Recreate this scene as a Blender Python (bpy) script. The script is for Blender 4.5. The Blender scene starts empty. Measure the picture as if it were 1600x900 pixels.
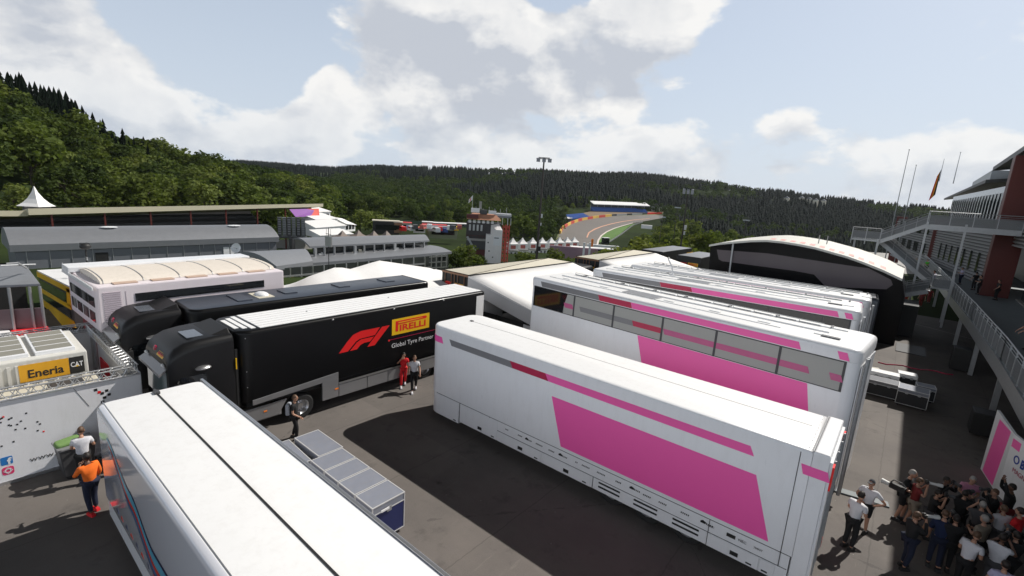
HAZE = True
import bpy, bmesh, math, random
import numpy as np
from mathutils import Vector, Matrix, noise
random.seed(7)
R_ = math.radians
SC = bpy.context.scene
COL = SC.collection

# ------------------------------------------------------------------ camera
FPX, ROLL, PITCH, AZ, CAMH = 750.0, R_(3.85), R_(11.46), R_(39.07), 9.5
_r0 = np.array([math.cos(AZ), math.sin(AZ), 0.0])
_F = np.array([-math.sin(AZ)*math.cos(PITCH), math.cos(AZ)*math.cos(PITCH), -math.sin(PITCH)])
_U0 = np.cross(_r0, _F)
_R = math.cos(ROLL)*_r0 + math.sin(ROLL)*_U0
_U = -math.sin(ROLL)*_r0 + math.cos(ROLL)*_U0
cd = bpy.data.cameras.new('camera'); cam = bpy.data.objects.new('camera', cd); COL.objects.link(cam)
cd.sensor_width = 36; cd.lens = 36*FPX/1600; cd.clip_start = 0.1; cd.clip_end = 9000
m = Matrix.Identity(4)
for i in range(3):
    m[i][0] = _R[i]; m[i][1] = _U[i]; m[i][2] = -_F[i]
m[2][3] = CAMH
cam.matrix_world = m
SC.camera = cam

# survey helpers: direction of a sighting, and where it meets a height / plane / range
def ray(x, y): return _F*FPX + _R*(x-800) + _U*(450-y)
def sz(x, y, z=0.0):
    d = ray(x, y); p = np.array([0, 0, CAMH]) + d*((z-CAMH)/d[2]); return Vector(p)
def sx(x, y, X):
    d = ray(x, y); return Vector(np.array([0, 0, CAMH]) + d*(X/d[0]))
def sy(x, y, Y):
    d = ray(x, y); return Vector(np.array([0, 0, CAMH]) + d*(Y/d[1]))
def sd(x, y, r):
    d = ray(x, y); return Vector(np.array([0, 0, CAMH]) + d*r/math.hypot(d[0], d[1]))

# ------------------------------------------------------------------ light
SUN_AZ, SUN_EL = R_(72), R_(47)
sl = bpy.data.lights.new('sun', 'SUN'); so = bpy.data.objects.new('sun', sl); COL.objects.link(so)
sl.energy = 5.0; sl.angle = R_(0.5); sl.color = (1.0, 0.96, 0.90)
sdir = Vector((math.cos(SUN_AZ)*math.cos(SUN_EL), math.sin(SUN_AZ)*math.cos(SUN_EL), math.sin(SUN_EL)))
so.rotation_euler = sdir.to_track_quat('Z', 'Y').to_euler()
so.location = (0, 0, 60)

class NT:
    def __init__(s, tree): s.t = tree; s.n = tree.nodes; s.l = tree.links
    def new(s, typ, **kw):
        n = s.n.new(typ)
        for k, v in kw.items():
            if k == 'inp':
                for kk, vv in v.items():
                    if hasattr(vv, 'is_output'): s.l.new(vv, n.inputs[kk])
                    else: n.inputs[kk].default_value = vv
            else: setattr(n, k, v)
        return n
    def math(s, op, a, b=0.0, c=0.0, clamp=False):
        n = s.n.new('ShaderNodeMath'); n.operation = op; n.use_clamp = clamp
        for i, v in enumerate((a, b, c)):
            if hasattr(v, 'is_output'): s.l.new(v, n.inputs[i])
            else: n.inputs[i].default_value = v
        return n.outputs[0]
    def mixc(s, f, a, b, blend='MIX'):
        n = s.n.new('ShaderNodeMix'); n.data_type = 'RGBA'; n.blend_type = blend
        for k, v in ((0, f), (6, a), (7, b)):
            if hasattr(v, 'is_output'): s.l.new(v, n.inputs[k])
            else: n.inputs[k].default_value = v if k == 0 else (*v[:3], 1)
        return n.outputs[2]
    def ramp(s, f, stops, interp='LINEAR'):
        n = s.n.new('ShaderNodeValToRGB'); s.l.new(f, n.inputs[0]); cr = n.color_ramp; cr.interpolation = interp
        while len(cr.elements) < len(stops): cr.elements.new(0.5)
        for e, (p, c) in zip(cr.elements, stops):
            e.position = p; e.color = (c, c, c, 1) if isinstance(c, (int, float)) else (*c[:3], 1)
        return n.outputs[0]

W = bpy.data.worlds.new('World'); SC.world = W; W.use_nodes = True
t = NT(W.node_tree); t.n.clear()
out = t.new('ShaderNodeOutputWorld'); bg = t.new('ShaderNodeBackground'); bg.inputs[1].default_value = 0.10
t.l.new(bg.outputs[0], out.inputs[0])
sky = t.new('ShaderNodeTexSky'); sky.sky_type = 'NISHITA'; sky.sun_disc = False
sky.sun_elevation = SUN_EL; sky.sun_rotation = math.pi/2 - SUN_AZ
sky.air_density = 1.0; sky.dust_density = 1.6; sky.ozone_density = 1.2
tc = t.new('ShaderNodeTexCoord'); D = tc.outputs['Generated']
sep = t.new('ShaderNodeSeparateXYZ', inp={0: D})
# cloud field laid out over the sky dome by direction
def vec(op, a, b=None, scale=None):
    n = t.n.new('ShaderNodeVectorMath'); n.operation = op
    for i, v in enumerate((a, b)):
        if v is None: continue
        if hasattr(v, 'is_output'): t.l.new(v, n.inputs[i])
        else: n.inputs[i].default_value = v
    if scale is not None: n.inputs[3].default_value = scale
    return n
def cloudfield(vector):
    st = vec('MULTIPLY', vector, (1, 1, 1.75)).outputs[0]
    big = t.new('ShaderNodeTexNoise', inp={'Vector': st, 'Scale': 4.6, 'Detail': 12.0, 'Roughness': 0.55, 'Distortion': 0.1}).outputs[0]
    vo = t.new('ShaderNodeTexVoronoi', feature='SMOOTH_F1', inp={'Vector': vec('ADD', st, vec('SCALE', t.new('ShaderNodeTexNoise', inp={'Vector': st, 'Scale': 14.0, 'Detail': 4.0}).outputs[1], scale=0.05).outputs[0]).outputs[0], 'Scale': 9.5, 'Smoothness': 0.6}).outputs['Distance']
    return t.math('MULTIPLY_ADD', vo, -0.16, t.math('ADD', big, 0.065))
def dirof(x, y):
    d = ray(x, y); d = d/np.linalg.norm(d); return tuple(d)
# cloud banks (+) and open blue (-): direction, angular radius (deg), weight
BANKS = [(590, 60, 9, .13), (680, 30, 8, .10), (720, 110, 9, .11), (790, 60, 7, .09), (930, 90, 6, .13), (1010, 125, 4, .10), (850, 150, 8, .07), (470, 150, 7, .12), (560, 130, 7, .06), (350, 145, 7, .09), (40, 50, 12, .14), (110, 110, 9, .10), (40, 170, 9, .08), (200, 170, 7, .09), (170, 60, 5, .06),
         (1232, 168, 3.2, .17), (1060, 8, 7, .13), (980, 15, 5, .08), (1560, 180, 6, .10), (1480, 200, 6, .07), (1400, 235, 7, .06), (1120, 235, 8, .08), (1210, 250, 8, .07), (950, 210, 8, .07), (1040, 250, 8, .07), (690, 225, 7, .07), (800, 235, 8, .06), (1320, 80, 2.2, .13), (1145, 103, 2.2, .10), (1300, 250, 8, .06), (1480, 5, 6, .07), (430, 215, 5, .06), (1340, 200, 5, .04),
         (315, 30, 9, -.24), (400, 75, 5, -.14), (430, 20, 5, -.14), (1100, 120, 7, -.12), (1390, 60, 12, -.16), (1280, 110, 7, -.08), (870, 15, 4, -.10), (570, 225, 5, -.07), (1060, 180, 4, -.05), (1580, 90, 8, -.10), (340, 225, 5, -.03)]
bias = None
for (x, y, rad, wgt) in BANKS:
    dt = vec('DOT_PRODUCT', D, dirof(x, y)).outputs['Value']
    mr = t.new('ShaderNodeMapRange', interpolation_type='SMOOTHSTEP', inp={0: dt, 1: math.cos(R_(rad*1.35)), 2: math.cos(R_(rad*0.2)), 3: 0.0, 4: wgt*(0.9 if wgt > 0 else 1.1)}).outputs[0]
    bias = mr if bias is None else t.math('ADD', bias, mr)
c0 = t.math('ADD', cloudfield(D), bias)
up = vec('ADD', D, (math.cos(SUN_AZ)*0.04, math.sin(SUN_AZ)*0.04, 0.055)).outputs[0]
c1 = t.math('ADD', cloudfield(up), bias)
dens = t.new('ShaderNodeMapRange', interpolation_type='SMOOTHSTEP', inp={0: c0, 1: 0.50, 2: 0.59, 3: 0.0, 4: 0.96}).outputs[0]
thick = t.new('ShaderNodeMapRange', interpolation_type='SMOOTHSTEP', inp={0: c0, 1: 0.54, 2: 0.74, 3: 0.0, 4: 1.0}).outputs[0]
over = t.new('ShaderNodeMapRange', inp={0: t.math('SUBTRACT', c0, c1), 1: -0.11, 2: 0.09, 3: 0.0, 4: 1.0}).outputs[0]
shade = t.math('SUBTRACT', t.math('MULTIPLY_ADD', over, 1.1, t.math('MULTIPLY', t.math('SUBTRACT', 1.0, thick), 0.50)), 0.22)
tex = t.new('ShaderNodeTexNoise', inp={'Vector': D, 'Scale': 17.0, 'Detail': 9.0, 'Roughness': 0.6}).outputs[0]
shade = t.math('MULTIPLY_ADD', tex, 0.9, t.math('SUBTRACT', shade, 0.56), clamp=True)
ccol = t.mixc(shade, (5.5, 5.85, 6.5), (9.5, 9.4, 9.2))
hz = t.new('ShaderNodeMapRange', inp={0: sep.outputs[2], 1: 0.0, 2: 0.42, 3: 0.90, 4: 0.55}).outputs[0]
skyc = t.mixc(hz, sky.outputs[0], (6.7, 7.5, 8.6))
lowf = t.new('ShaderNodeMapRange', inp={0: sep.outputs[2], 1: 0.0, 2: 0.16, 3: 0.45, 4: 1.0}).outputs[0]
skyc = t.mixc(t.math('MULTIPLY', dens, lowf), skyc, ccol)
# added fill: sky brightened behind the camera for shaded sides, nearly black overhead
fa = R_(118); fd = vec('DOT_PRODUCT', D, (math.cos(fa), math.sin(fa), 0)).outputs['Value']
rear_fill = t.new('ShaderNodeMapRange', interpolation_type='SMOOTHSTEP', inp={0: fd, 1: -0.35, 2: 0.45, 3: 1.75, 4: 1.0}).outputs[0]
zenith_dim = t.new('ShaderNodeMapRange', interpolation_type='SMOOTHSTEP', inp={0: sep.outputs[2], 1: 0.37, 2: 0.58, 3: 1.0, 4: 0.02}).outputs[0]
skyc = t.mixc(1.0, skyc, t.new('ShaderNodeCombineXYZ', inp={0: t.math('MULTIPLY', rear_fill, zenith_dim), 1: t.math('MULTIPLY', rear_fill, zenith_dim), 2: t.math('MULTIPLY', rear_fill, zenith_dim)}).outputs[0], 'MULTIPLY')
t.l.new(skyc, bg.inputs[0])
W.cycles.sampling_method = 'MANUAL'; W.cycles.sample_map_resolution = 512

SC.view_settings.view_transform = 'Standard'; SC.view_settings.look = 'None'
SC.view_settings.gamma = 1; SC.view_settings.use_curve_mapping = False
SC.view_settings.exposure = 0.0
SC.cycles.max_bounces = 6; SC.cycles.diffuse_bounces = 3; SC.cycles.glossy_bounces = 3; SC.cycles.transparent_max_bounces = 8

# ------------------------------------------------------------------ materials
MATS = {}
def mat(name, col, rough=0.6, metal=0.0, var=0.12, scale=3.0, bump=0.0, bscale=40.0, spec=0.5, dirt=0.0, coat=0.0):
    if name in MATS: return MATS[name]
    m = bpy.data.materials.new(name); m.use_nodes = True; q = NT(m.node_tree)
    b = q.n['Principled BSDF']; b.inputs['Roughness'].default_value = rough; b.inputs['Metallic'].default_value = metal
    b.inputs['Specular IOR Level'].default_value = spec
    if coat: b.inputs['Coat Weight'].default_value = coat; b.inputs['Coat Roughness'].default_value = 0.08
    co = q.new('ShaderNodeTexCoord').outputs['Object']
    n = q.new('ShaderNodeTexNoise', inp={'Vector': co, 'Scale': scale, 'Detail': 6.0, 'Roughness': 0.6}).outputs[0]
    lo = tuple(c*(1-var) for c in col); hi = tuple(min(1, c*(1+var)) for c in col)
    c = q.mixc(n, lo, hi)
    if dirt:
        mp = q.new('ShaderNodeMapping', inp={'Vector': co, 'Scale': (2.2, 2.2, .5)}).outputs[0]
        n2 = q.new('ShaderNodeTexNoise', inp={'Vector': mp, 'Scale': 2.0, 'Detail': 8.0, 'Roughness': 0.7}).outputs[0]
        k = q.ramp(n2, [(0.48, 0.0), (0.75, dirt)])
        c = q.mixc(k, c, (0.30, 0.27, 0.23))
        rr = q.new('ShaderNodeMapRange', inp={0: n2, 3: rough*0.8, 4: min(1, rough*1.5)}).outputs[0]
        q.l.new(rr, b.inputs['Roughness'])
    q.l.new(c, b.inputs['Base Color'])
    if bump:
        nb = q.new('ShaderNodeTexNoise', inp={'Vector': co, 'Scale': bscale, 'Detail': 5.0}).outputs[0]
        bm_ = q.new('ShaderNodeBump', inp={'Height': nb, 'Strength': bump, 'Distance': 0.02})
        q.l.new(bm_.outputs[0], b.inputs['Normal'])
    MATS[name] = m; return m

def asphalt():
    m = bpy.data.materials.new('asphalt'); m.use_nodes = True; q = NT(m.node_tree); b = q.n['Principled BSDF']
    co = q.new('ShaderNodeTexCoord').outputs['Object']
    fine = q.new('ShaderNodeTexNoise', inp={'Vector': co, 'Scale': 38.0, 'Detail': 4.0, 'Roughness': 0.75}).outputs[0]
    mid = q.new('ShaderNodeTexNoise', inp={'Vector': co, 'Scale': 2.2, 'Detail': 8.0, 'Roughness': 0.65}).outputs[0]
    big = q.new('ShaderNodeTexNoise', inp={'Vector': co, 'Scale': 0.35, 'Detail': 5.0, 'Roughness': 0.55}).outputs[0]
    c = q.mixc(fine, (0.056, 0.050, 0.046), (0.205, 0.184, 0.170))
    c = q.mixc(q.ramp(mid, [(0.35, 0.0), (0.7, 0.5)]), c, (0.105, 0.094, 0.085))
    c = q.mixc(q.ramp(big, [(0.4, 0.0), (0.62, 0.45)]), c, (0.185, 0.163, 0.145))
    # oil blots and scuffs
    v = q.new('ShaderNodeTexVoronoi', inp={'Vector': co, 'Scale': 0.9, 'Randomness': 1.0}).outputs['Distance']
    blot = q.math('MULTIPLY', q.ramp(v, [(0.03, 0.75), (0.11, 0.0)]), q.ramp(mid, [(0.4, 0.0), (0.6, 1.0)]))
    c = q.mixc(blot, c, (0.022, 0.020, 0.019))
    mp = q.new('ShaderNodeMapping', inp={'Vector': co, 'Rotation': (0, 0, 0.25), 'Scale': (3.5, 0.35, 1)}).outputs[0]
    scuff = q.new('ShaderNodeTexNoise', inp={'Vector': mp, 'Scale': 1.4, 'Detail': 6.0, 'Roughness': 0.7}).outputs[0]
    c = q.mixc(q.ramp(scuff, [(0.62, 0.0), (0.74, 0.42)]), c, (0.23, 0.21, 0.185))
    # tarred joints between laying lanes
    w1 = q.new('ShaderNodeSeparateXYZ', inp={0: co})
    wob = q.math('MULTIPLY_ADD', mid, 0.14, q.math('ADD', w1.outputs[0], 1.3))
    fr = q.math('FRACT', q.math('DIVIDE', wob, 4.1))
    ln = q.math('LESS_THAN', q.math('ABSOLUTE', q.math('SUBTRACT', fr, 0.5)), 0.0045)
    c = q.mixc(q.math('MULTIPLY', ln, 0.28), c, (0.03, 0.028, 0.026))
    cr = q.new('ShaderNodeTexVoronoi', feature='DISTANCE_TO_EDGE', inp={'Vector': q.new('ShaderNodeMapping', inp={'Vector': co}).outputs[0], 'Scale': 0.11}).outputs[0]
    c = q.mixc(q.math('MULTIPLY', q.math('LESS_THAN', q.math('MULTIPLY_ADD', mid, 0.05, cr), 0.0262), 0.35), c, (0.03, 0.028, 0.027))
    # pale grit and litter specks, darker relaid patches
    sp = q.new('ShaderNodeTexVoronoi', inp={'Vector': co, 'Scale': 3.2, 'Randomness': 1.0}); c = q.mixc(q.math('MULTIPLY', q.math('LESS_THAN', sp.outputs['Distance'], 0.035), q.math('GREATER_THAN', mid, 0.52)), c, (0.45, 0.43, 0.40))
    br = q.new('ShaderNodeTexBrick', offset=0.37, inp={'Vector': co, 'Scale': 0.11, 'Mortar Size': 0.0, 'Color1': (0, 0, 0, 1), 'Color2': (1, 1, 1, 1)}).outputs[0]
    c = q.mixc(q.math('MULTIPLY', br, 0.22), c, (0.062, 0.056, 0.052))
    st = q.new('ShaderNodeTexNoise', inp={'Vector': q.new('ShaderNodeMapping', inp={'Vector': co, 'Location': (7, 3, 0)}).outputs[0], 'Scale': 0.9, 'Detail': 9.0, 'Roughness': 0.7}).outputs[0]
    c = q.mixc(q.ramp(st, [(0.56, 0.0), (0.70, 0.55)]), c, (0.050, 0.046, 0.043))
    q.l.new(c, b.inputs['Base Color']); b.inputs['Roughness'].default_value = 0.82; b.inputs['Specular IOR Level'].default_value = 0.35
    bm_ = q.new('ShaderNodeBump', inp={'Height': fine, 'Strength': 0.35, 'Distance': 0.01})
    q.l.new(bm_.outputs[0], b.inputs['Normal'])
    return m

def leafmat(name, lo, hi, tl=0.3):
    m = bpy.data.materials.new(name); m.use_nodes = True; q = NT(m.node_tree); b = q.n['Principled BSDF']
    oi = q.new('ShaderNodeObjectInfo').outputs['Random']
    geo = q.new('ShaderNodeNewGeometry').outputs['Position']
    n = q.new('ShaderNodeTexNoise', inp={'Vector': geo, 'Scale': 0.35, 'Detail': 5.0, 'Roughness': 0.7}).outputs[0]
    n = q.ramp(n, [(0.3, 0.0), (0.7, 1.0)])
    c = q.mixc(n, lo, hi)
    c = q.mixc(q.math('MULTIPLY', oi, 0.55), c, tuple(x*0.55 for x in lo))
    big = q.new('ShaderNodeTexNoise', inp={'Vector': geo, 'Scale': 0.03, 'Detail': 3.0}).outputs[0]
    c = q.mixc(q.ramp(big, [(0.45, 0.0), (0.65, 0.5)]), c, (hi[0]*1.25, hi[1]*1.1, hi[2]*0.9))
    q.l.new(c, b.inputs['Base Color']); b.inputs['Roughness'].default_value = 0.8; b.inputs['Specular IOR Level'].default_value = 0.08
    tr = q.new('ShaderNodeBsdfTranslucent'); q.l.new(q.mixc(1.0, c, (1.5, 1.6, .8), 'MULTIPLY'), tr.inputs[0])
    mx = q.new('ShaderNodeMixShader', inp={0: tl}); q.l.new(b.outputs[0], mx.inputs[1]); q.l.new(tr.outputs[0], mx.inputs[2]); q.l.new(mx.outputs[0], q.n['Material Output'].inputs[0])
    return m

def glass(name, col=(0.012, 0.014, 0.016), rough=0.06):
    return mat(name, col, rough, 0, 0.05, 1.0, spec=0.8)

M_WHITE = mat('white_paint', (0.78, 0.785, 0.80), 0.26, 0, 0.03, 1.2, dirt=0.10, coat=0.3)
M_ROOF = mat('white_roof', (0.80, 0.80, 0.80), 0.40, 0, 0.04, 0.8, dirt=0.13)
M_SILV = mat('silver_paint', (0.33, 0.33, 0.34), 0.35, 0.6, 0.08, 2)
M_ALU = mat('aluminium', (0.60, 0.60, 0.61), 0.32, 0.9, 0.08, 5)
M_STEEL = mat('galvanised_steel', (0.42, 0.43, 0.44), 0.45, 0.7, 0.15, 5)
M_PINK = mat('pink_vinyl', (0.90, 0.115, 0.41), 0.30, 0, 0.03, 1)
M_CRIM = mat('crimson_vinyl', (0.45, 0.010, 0.065), 0.30, 0, 0.03, 1)
M_GREY = mat('grey_vinyl', (0.20, 0.20, 0.21), 0.35, 0, 0.04, 1)
M_DGREY = mat('dark_grey', (0.055, 0.055, 0.058), 0.5, 0, 0.1, 3)
M_BLACK = mat('black_paint', (0.0045, 0.0045, 0.005), 0.36, 0, 0.2, 1.5, spec=.22, coat=0.04)
M_MATT = mat('matt_black', (0.014, 0.014, 0.014), 0.6, 0, 0.2, 4)
M_RUB = mat('tyre_rubber', (0.018, 0.018, 0.018), 0.85, 0, 0.2, 8)
M_GLASS = glass('dark_glass')
M_BLIND = mat('pale_blind', (0.36, 0.36, 0.34), 0.55, 0, 0.05, 2)
M_RED = mat('red_vinyl', (0.75, 0.015, 0.015), 0.4, 0, 0.05, 1)
M_YEL = mat('yellow_vinyl', (0.85, 0.50, 0.01), 0.4, 0, 0.05, 1)
M_ORA = mat('orange_paint', (0.85, 0.22, 0.02), 0.5, 0, 0.05, 1)
M_SEAM = mat('seam', (0.06, 0.06, 0.065), 0.6, 0, 0.1, 3)
M_BLUEC = mat('case_navy', (0.018, 0.025, 0.10), 0.45, 0, 0.15, 3)
M_CASET = mat('case_grey_laminate', (0.21, 0.225, 0.27), 0.45, 0, 0.14, 3, dirt=0.25)
M_TENT = mat('tent_fabric', (0.78, 0.77, 0.76), 0.65, 0, 0.05, 0.7, bump=0.2, bscale=2, dirt=0.08)
M_CREAM = mat('cream_roof', (0.58, 0.54, 0.44), 0.6, 0, 0.12, 2, dirt=0.3)
M_CLAD = mat('grey_cladding', (0.17, 0.18, 0.20), 0.5, 0.2, 0.08, 2)
M_GROOF = mat('grey_sheet_roof', (0.24, 0.25, 0.27), 0.42, 0.4, 0.10, 1.5, dirt=0.15)
M_GALV = mat('galv_lattice', (0.50, 0.50, 0.50), 0.4, 0.7, 0.2, 20)
M_RCOL = mat('dark_red_paint', (0.11, 0.016, 0.011), 0.5, 0, 0.15, 2)
M_CONC = mat('concrete', (0.30, 0.29, 0.27), 0.8, 0, 0.15, 3, bump=0.1)
M_SKIN = mat('skin', (0.44, 0.24, 0.16), 0.5, 0, 0.05, 8)
M_SKIND = mat('skin_brown', (0.16, 0.08, 0.05), 0.5, 0, 0.05, 8)
M_HAIR = mat('dark_hair', (0.018, 0.012, 0.009), 0.6, 0, 0.2, 30)
M_HAIRB = mat('brown_hair', (0.10, 0.055, 0.03), 0.6, 0, 0.2, 30)
M_HAIRG = mat('grey_hair', (0.30, 0.28, 0.26), 0.6, 0, 0.2, 30)
M_BARK = mat('bark', (0.07, 0.055, 0.04), 0.9, 0, 0.3, 3)
LEAF_D = leafmat('leaf_dark', (0.026, 0.043, 0.014), (0.075, 0.105, 0.028))
LEAF_M = leafmat('leaf_mid', (0.050, 0.074, 0.018), (0.140, 0.180, 0.042))
LEAF_Y = leafmat('leaf_pale', (0.085, 0.115, 0.030), (0.170, 0.200, 0.060))
LEAF_C = leafmat('needle_dark', (0.004, 0.010, 0.006), (0.012, 0.024, 0.012))

# ------------------------------------------------------------------ mesh helpers
class MB:
    def __init__(s): s.v = []; s.f = []; s.mi = []
    def add(s, vs, fs, m=0):
        o = len(s.v); s.v += [tuple(v) for v in vs]
        for f in fs: s.f.append([i+o for i in f]); s.mi.append(m)
        return s
    def box(s, x0, x1, y0, y1, z0, z1, m=0):
        v = [(x, y, z) for z in (z0, z1) for y in (y0, y1) for x in (x0, x1)]
        return s.add(v, [(0, 2, 3, 1), (4, 5, 7, 6), (0, 1, 5, 4), (2, 6, 7, 3), (0, 4, 6, 2), (1, 3, 7, 5)], m)
    def hexa(s, b, t_, m=0):
        n = len(b)
        return s.add(list(b)+list(t_), [tuple(range(n))[::-1], tuple(range(n, 2*n))]+[(i, (i+1) % n, n+(i+1) % n, n+i) for i in range(n)], m)
    def prism(s, pts, z0, z1, m=0):
        return s.hexa([(x, y, z0) for x, y in pts], [(x, y, z1) for x, y in pts], m)
    def ext(s, ax, prof, a0, a1, m=0):
        # profile in the two other axes (in xyz order), extruded along axis ax
        def P(a, p):
            q = list(p); q.insert(ax, a); return tuple(q)
        return s.hexa([P(a0, p) for p in prof], [P(a1, p) for p in prof], m)
    def bar(s, p, q, w, h=None, m=0, up=(0, 0, 1)):
        h = h or w; p = Vector(p); q = Vector(q); d = (q-p).normalized(); u = Vector(up)
        if abs(d.dot(u)) > 0.98: u = Vector((1, 0, 0))
        a = d.cross(u).normalized(); b = a.cross(d)
        c = [(-1, -1), (1, -1), (1, 1), (-1, 1)]
        return s.hexa([p+a*(w/2*i)+b*(h/2*j) for i, j in c], [q+a*(w/2*i)+b*(h/2*j) for i, j in c], m)
    def tube(s, p, q, r0, r1=None, n=8, m=0):
        r1 = r0 if r1 is None else r1; p = Vector(p); q = Vector(q); d = (q-p).normalized(); u = Vector((0, 0, 1))
        if abs(d.dot(u)) > 0.98: u = Vector((1, 0, 0))
        a = d.cross(u).normalized(); b = a.cross(d)
        A = [(math.cos(2*math.pi*i/n), math.sin(2*math.pi*i/n)) for i in range(n)]
        return s.hexa([p+(a*c+b*e)*r0 for c, e in A], [q+(a*c+b*e)*r1 for c, e in A], m)
    def path(s, pts, r, n=6, m=0):
        for a, b in zip(pts[:-1], pts[1:]): s.tube(a, b, r, r, n, m)
        return s
    def ell(s, c, r, nu=10, nv=7, m=0):
        if isinstance(r, (int, float)): r = (r, r, r)
        vs = [(c[0], c[1], c[2]-r[2])]
        for j in range(1, nv):
            t_ = -math.pi/2+math.pi*j/nv
            for i in range(nu):
                a = 2*math.pi*i/nu; vs.append((c[0]+r[0]*math.cos(t_)*math.cos(a), c[1]+r[1]*math.cos(t_)*math.sin(a), c[2]+r[2]*math.sin(t_)))
        vs.append((c[0], c[1], c[2]+r[2])); fs = []
        for i in range(nu): fs.append((0, 1+(i+1) % nu, 1+i))
        for j in range(nv-2):
            for i in range(nu):
                a = 1+j*nu; fs.append((a+i, a+(i+1) % nu, a+nu+(i+1) % nu, a+nu+i))
        a = 1+(nv-2)*nu
        for i in range(nu): fs.append((a+i, a+(i+1) % nu, len(vs)-1))
        return s.add(vs, fs, m)
    def lathe(s, c, ax, prof, n=24, m=0):
        c = Vector(c); d = Vector(ax).normalized(); u = Vector((0, 0, 1))
        if abs(d.dot(u)) > 0.9: u = Vector((1, 0, 0))
        a = d.cross(u).normalized(); b = d.cross(a); vs = []
        for r, h in prof:
            for i in range(n):
                t_ = 2*math.pi*i/n; vs.append(c+d*h+(a*math.cos(t_)+b*math.sin(t_))*r)
        fs = [(j*n+i, j*n+(i+1) % n, (j+1)*n+(i+1) % n, (j+1)*n+i) for j in range(len(prof)-1) for i in range(n)]
        return s.add(vs, fs, m)
    def plate(s, O, u, v, poly, off=0.004, m=0):
        O = Vector(O); u = Vector(u).normalized(); v = Vector(v).normalized(); n = u.cross(v)
        P = [O+u*a+v*b for a, b in poly]
        return s.hexa([p-n*0.002 for p in P], [p+n*off for p in P], m)
    def rings(s, rings, m=0, cap0=True, cap1=True, mtop=None):
        n = len(rings[0]); vs = [p for r in rings for p in r]
        fs = [(j*n+i, j*n+(i+1) % n, (j+1)*n+(i+1) % n, (j+1)*n+i) for j in range(len(rings)-1) for i in range(n)]
        s.add(vs, fs, m); o = len(s.v)-len(vs)
        if cap0: s.f.append([o+i for i in range(n)][::-1]); s.mi.append(m)
        if cap1: s.f.append([o+(len(rings)-1)*n+i for i in range(n)]); s.mi.append(m if mtop is None else mtop)
        return s
    def build(s, name, mats, parent=None, smooth=False, bevel=0.0, fix=True):
        me = bpy.data.meshes.new(name)
        me.from_pydata(s.v, [], s.f)
        if not isinstance(mats, (list, tuple)): mats = [mats]
        for q in mats: me.materials.append(q)
        me.polygons.foreach_set('material_index', s.mi)
        me.update()
        if fix or bevel:
            bm = bmesh.new(); bm.from_mesh(me)
            if fix: bmesh.ops.recalc_face_normals(bm, faces=bm.faces)
            if bevel:
                bmesh.ops.bevel(bm, geom=[e for e in bm.edges if len(e.link_faces) == 2 and e.calc_face_angle(0) > 0.6], offset=bevel, segments=2, affect='EDGES', profile=0.6)
            bm.to_mesh(me); bm.free()
        if smooth:
            me.polygons.foreach_set('use_smooth', [True]*len(me.polygons))
            if smooth == 'auto':
                try: me.set_sharp_from_angle(angle=R_(38))
                except Exception: pass
        o = bpy.data.objects.new(name, me); COL.objects.link(o)
        if parent: o.parent = parent
        return o

def build_each(mb, name, mats, parent, per=1):
    # the collected boxes (8 vertices each), `per` boxes to one object
    n = len(mb.v)//8
    for i in range(0, n, per):
        q = MB(); q.v = mb.v[i*8:(i+per)*8]; q.f = [[k-i*8 for k in f] for f in mb.f if i*8 <= min(f) < (i+per)*8]; q.mi = [0]*len(q.f); q.build(name, mats, parent)
def inset(pts, d):
    n = len(pts); out_ = []
    for i in range(n):
        a = Vector(pts[i-1]); b = Vector(pts[i]); c = Vector(pts[(i+1) % n])
        e1 = (b-a).normalized(); e2 = (c-b).normalized()
        n1 = Vector((-e1.y, e1.x)); n2 = Vector((-e2.y, e2.x)); nn = (n1+n2)
        if nn.length < 1e-5: nn = n1
        nn.normalize(); out_.append(tuple(b+nn*d/max(0.4, nn.dot(n1))))
    return out_
def rrect(x0, x1, y0, y1, r=(0, 0, 0, 0), n=5):
    # CCW from (x0,y0); r per corner (x0y0, x1y0, x1y1, x0y1)
    P = []
    for (cx, cy, a0, rr) in ((x0, y0, 180, r[0]), (x1, y0, 270, r[1]), (x1, y1, 0, r[2]), (x0, y1, 90, r[3])):
        if rr <= 0: P.append((cx, cy)); continue
        ox = cx+rr if cx == x0 else cx-rr; oy = cy+rr if cy == y0 else cy-rr
        for k in range(n+1):
            a = R_(a0+90*k/n); P.append((ox+rr*math.cos(a), oy+rr*math.sin(a)))
    return P
def softbox(mb, outline, z0, z1, b, m=0, mtop=None):
    r = [[(x, y, z0) for x, y in outline]]
    for k in range(4):
        a = math.pi/2*k/3; q = inset(outline, b*(1-math.cos(a))) if k else outline
        r.append([(x, y, z1-b+b*math.sin(a)) for x, y in q])
    return mb.rings(r, m, mtop=mtop)

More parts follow.
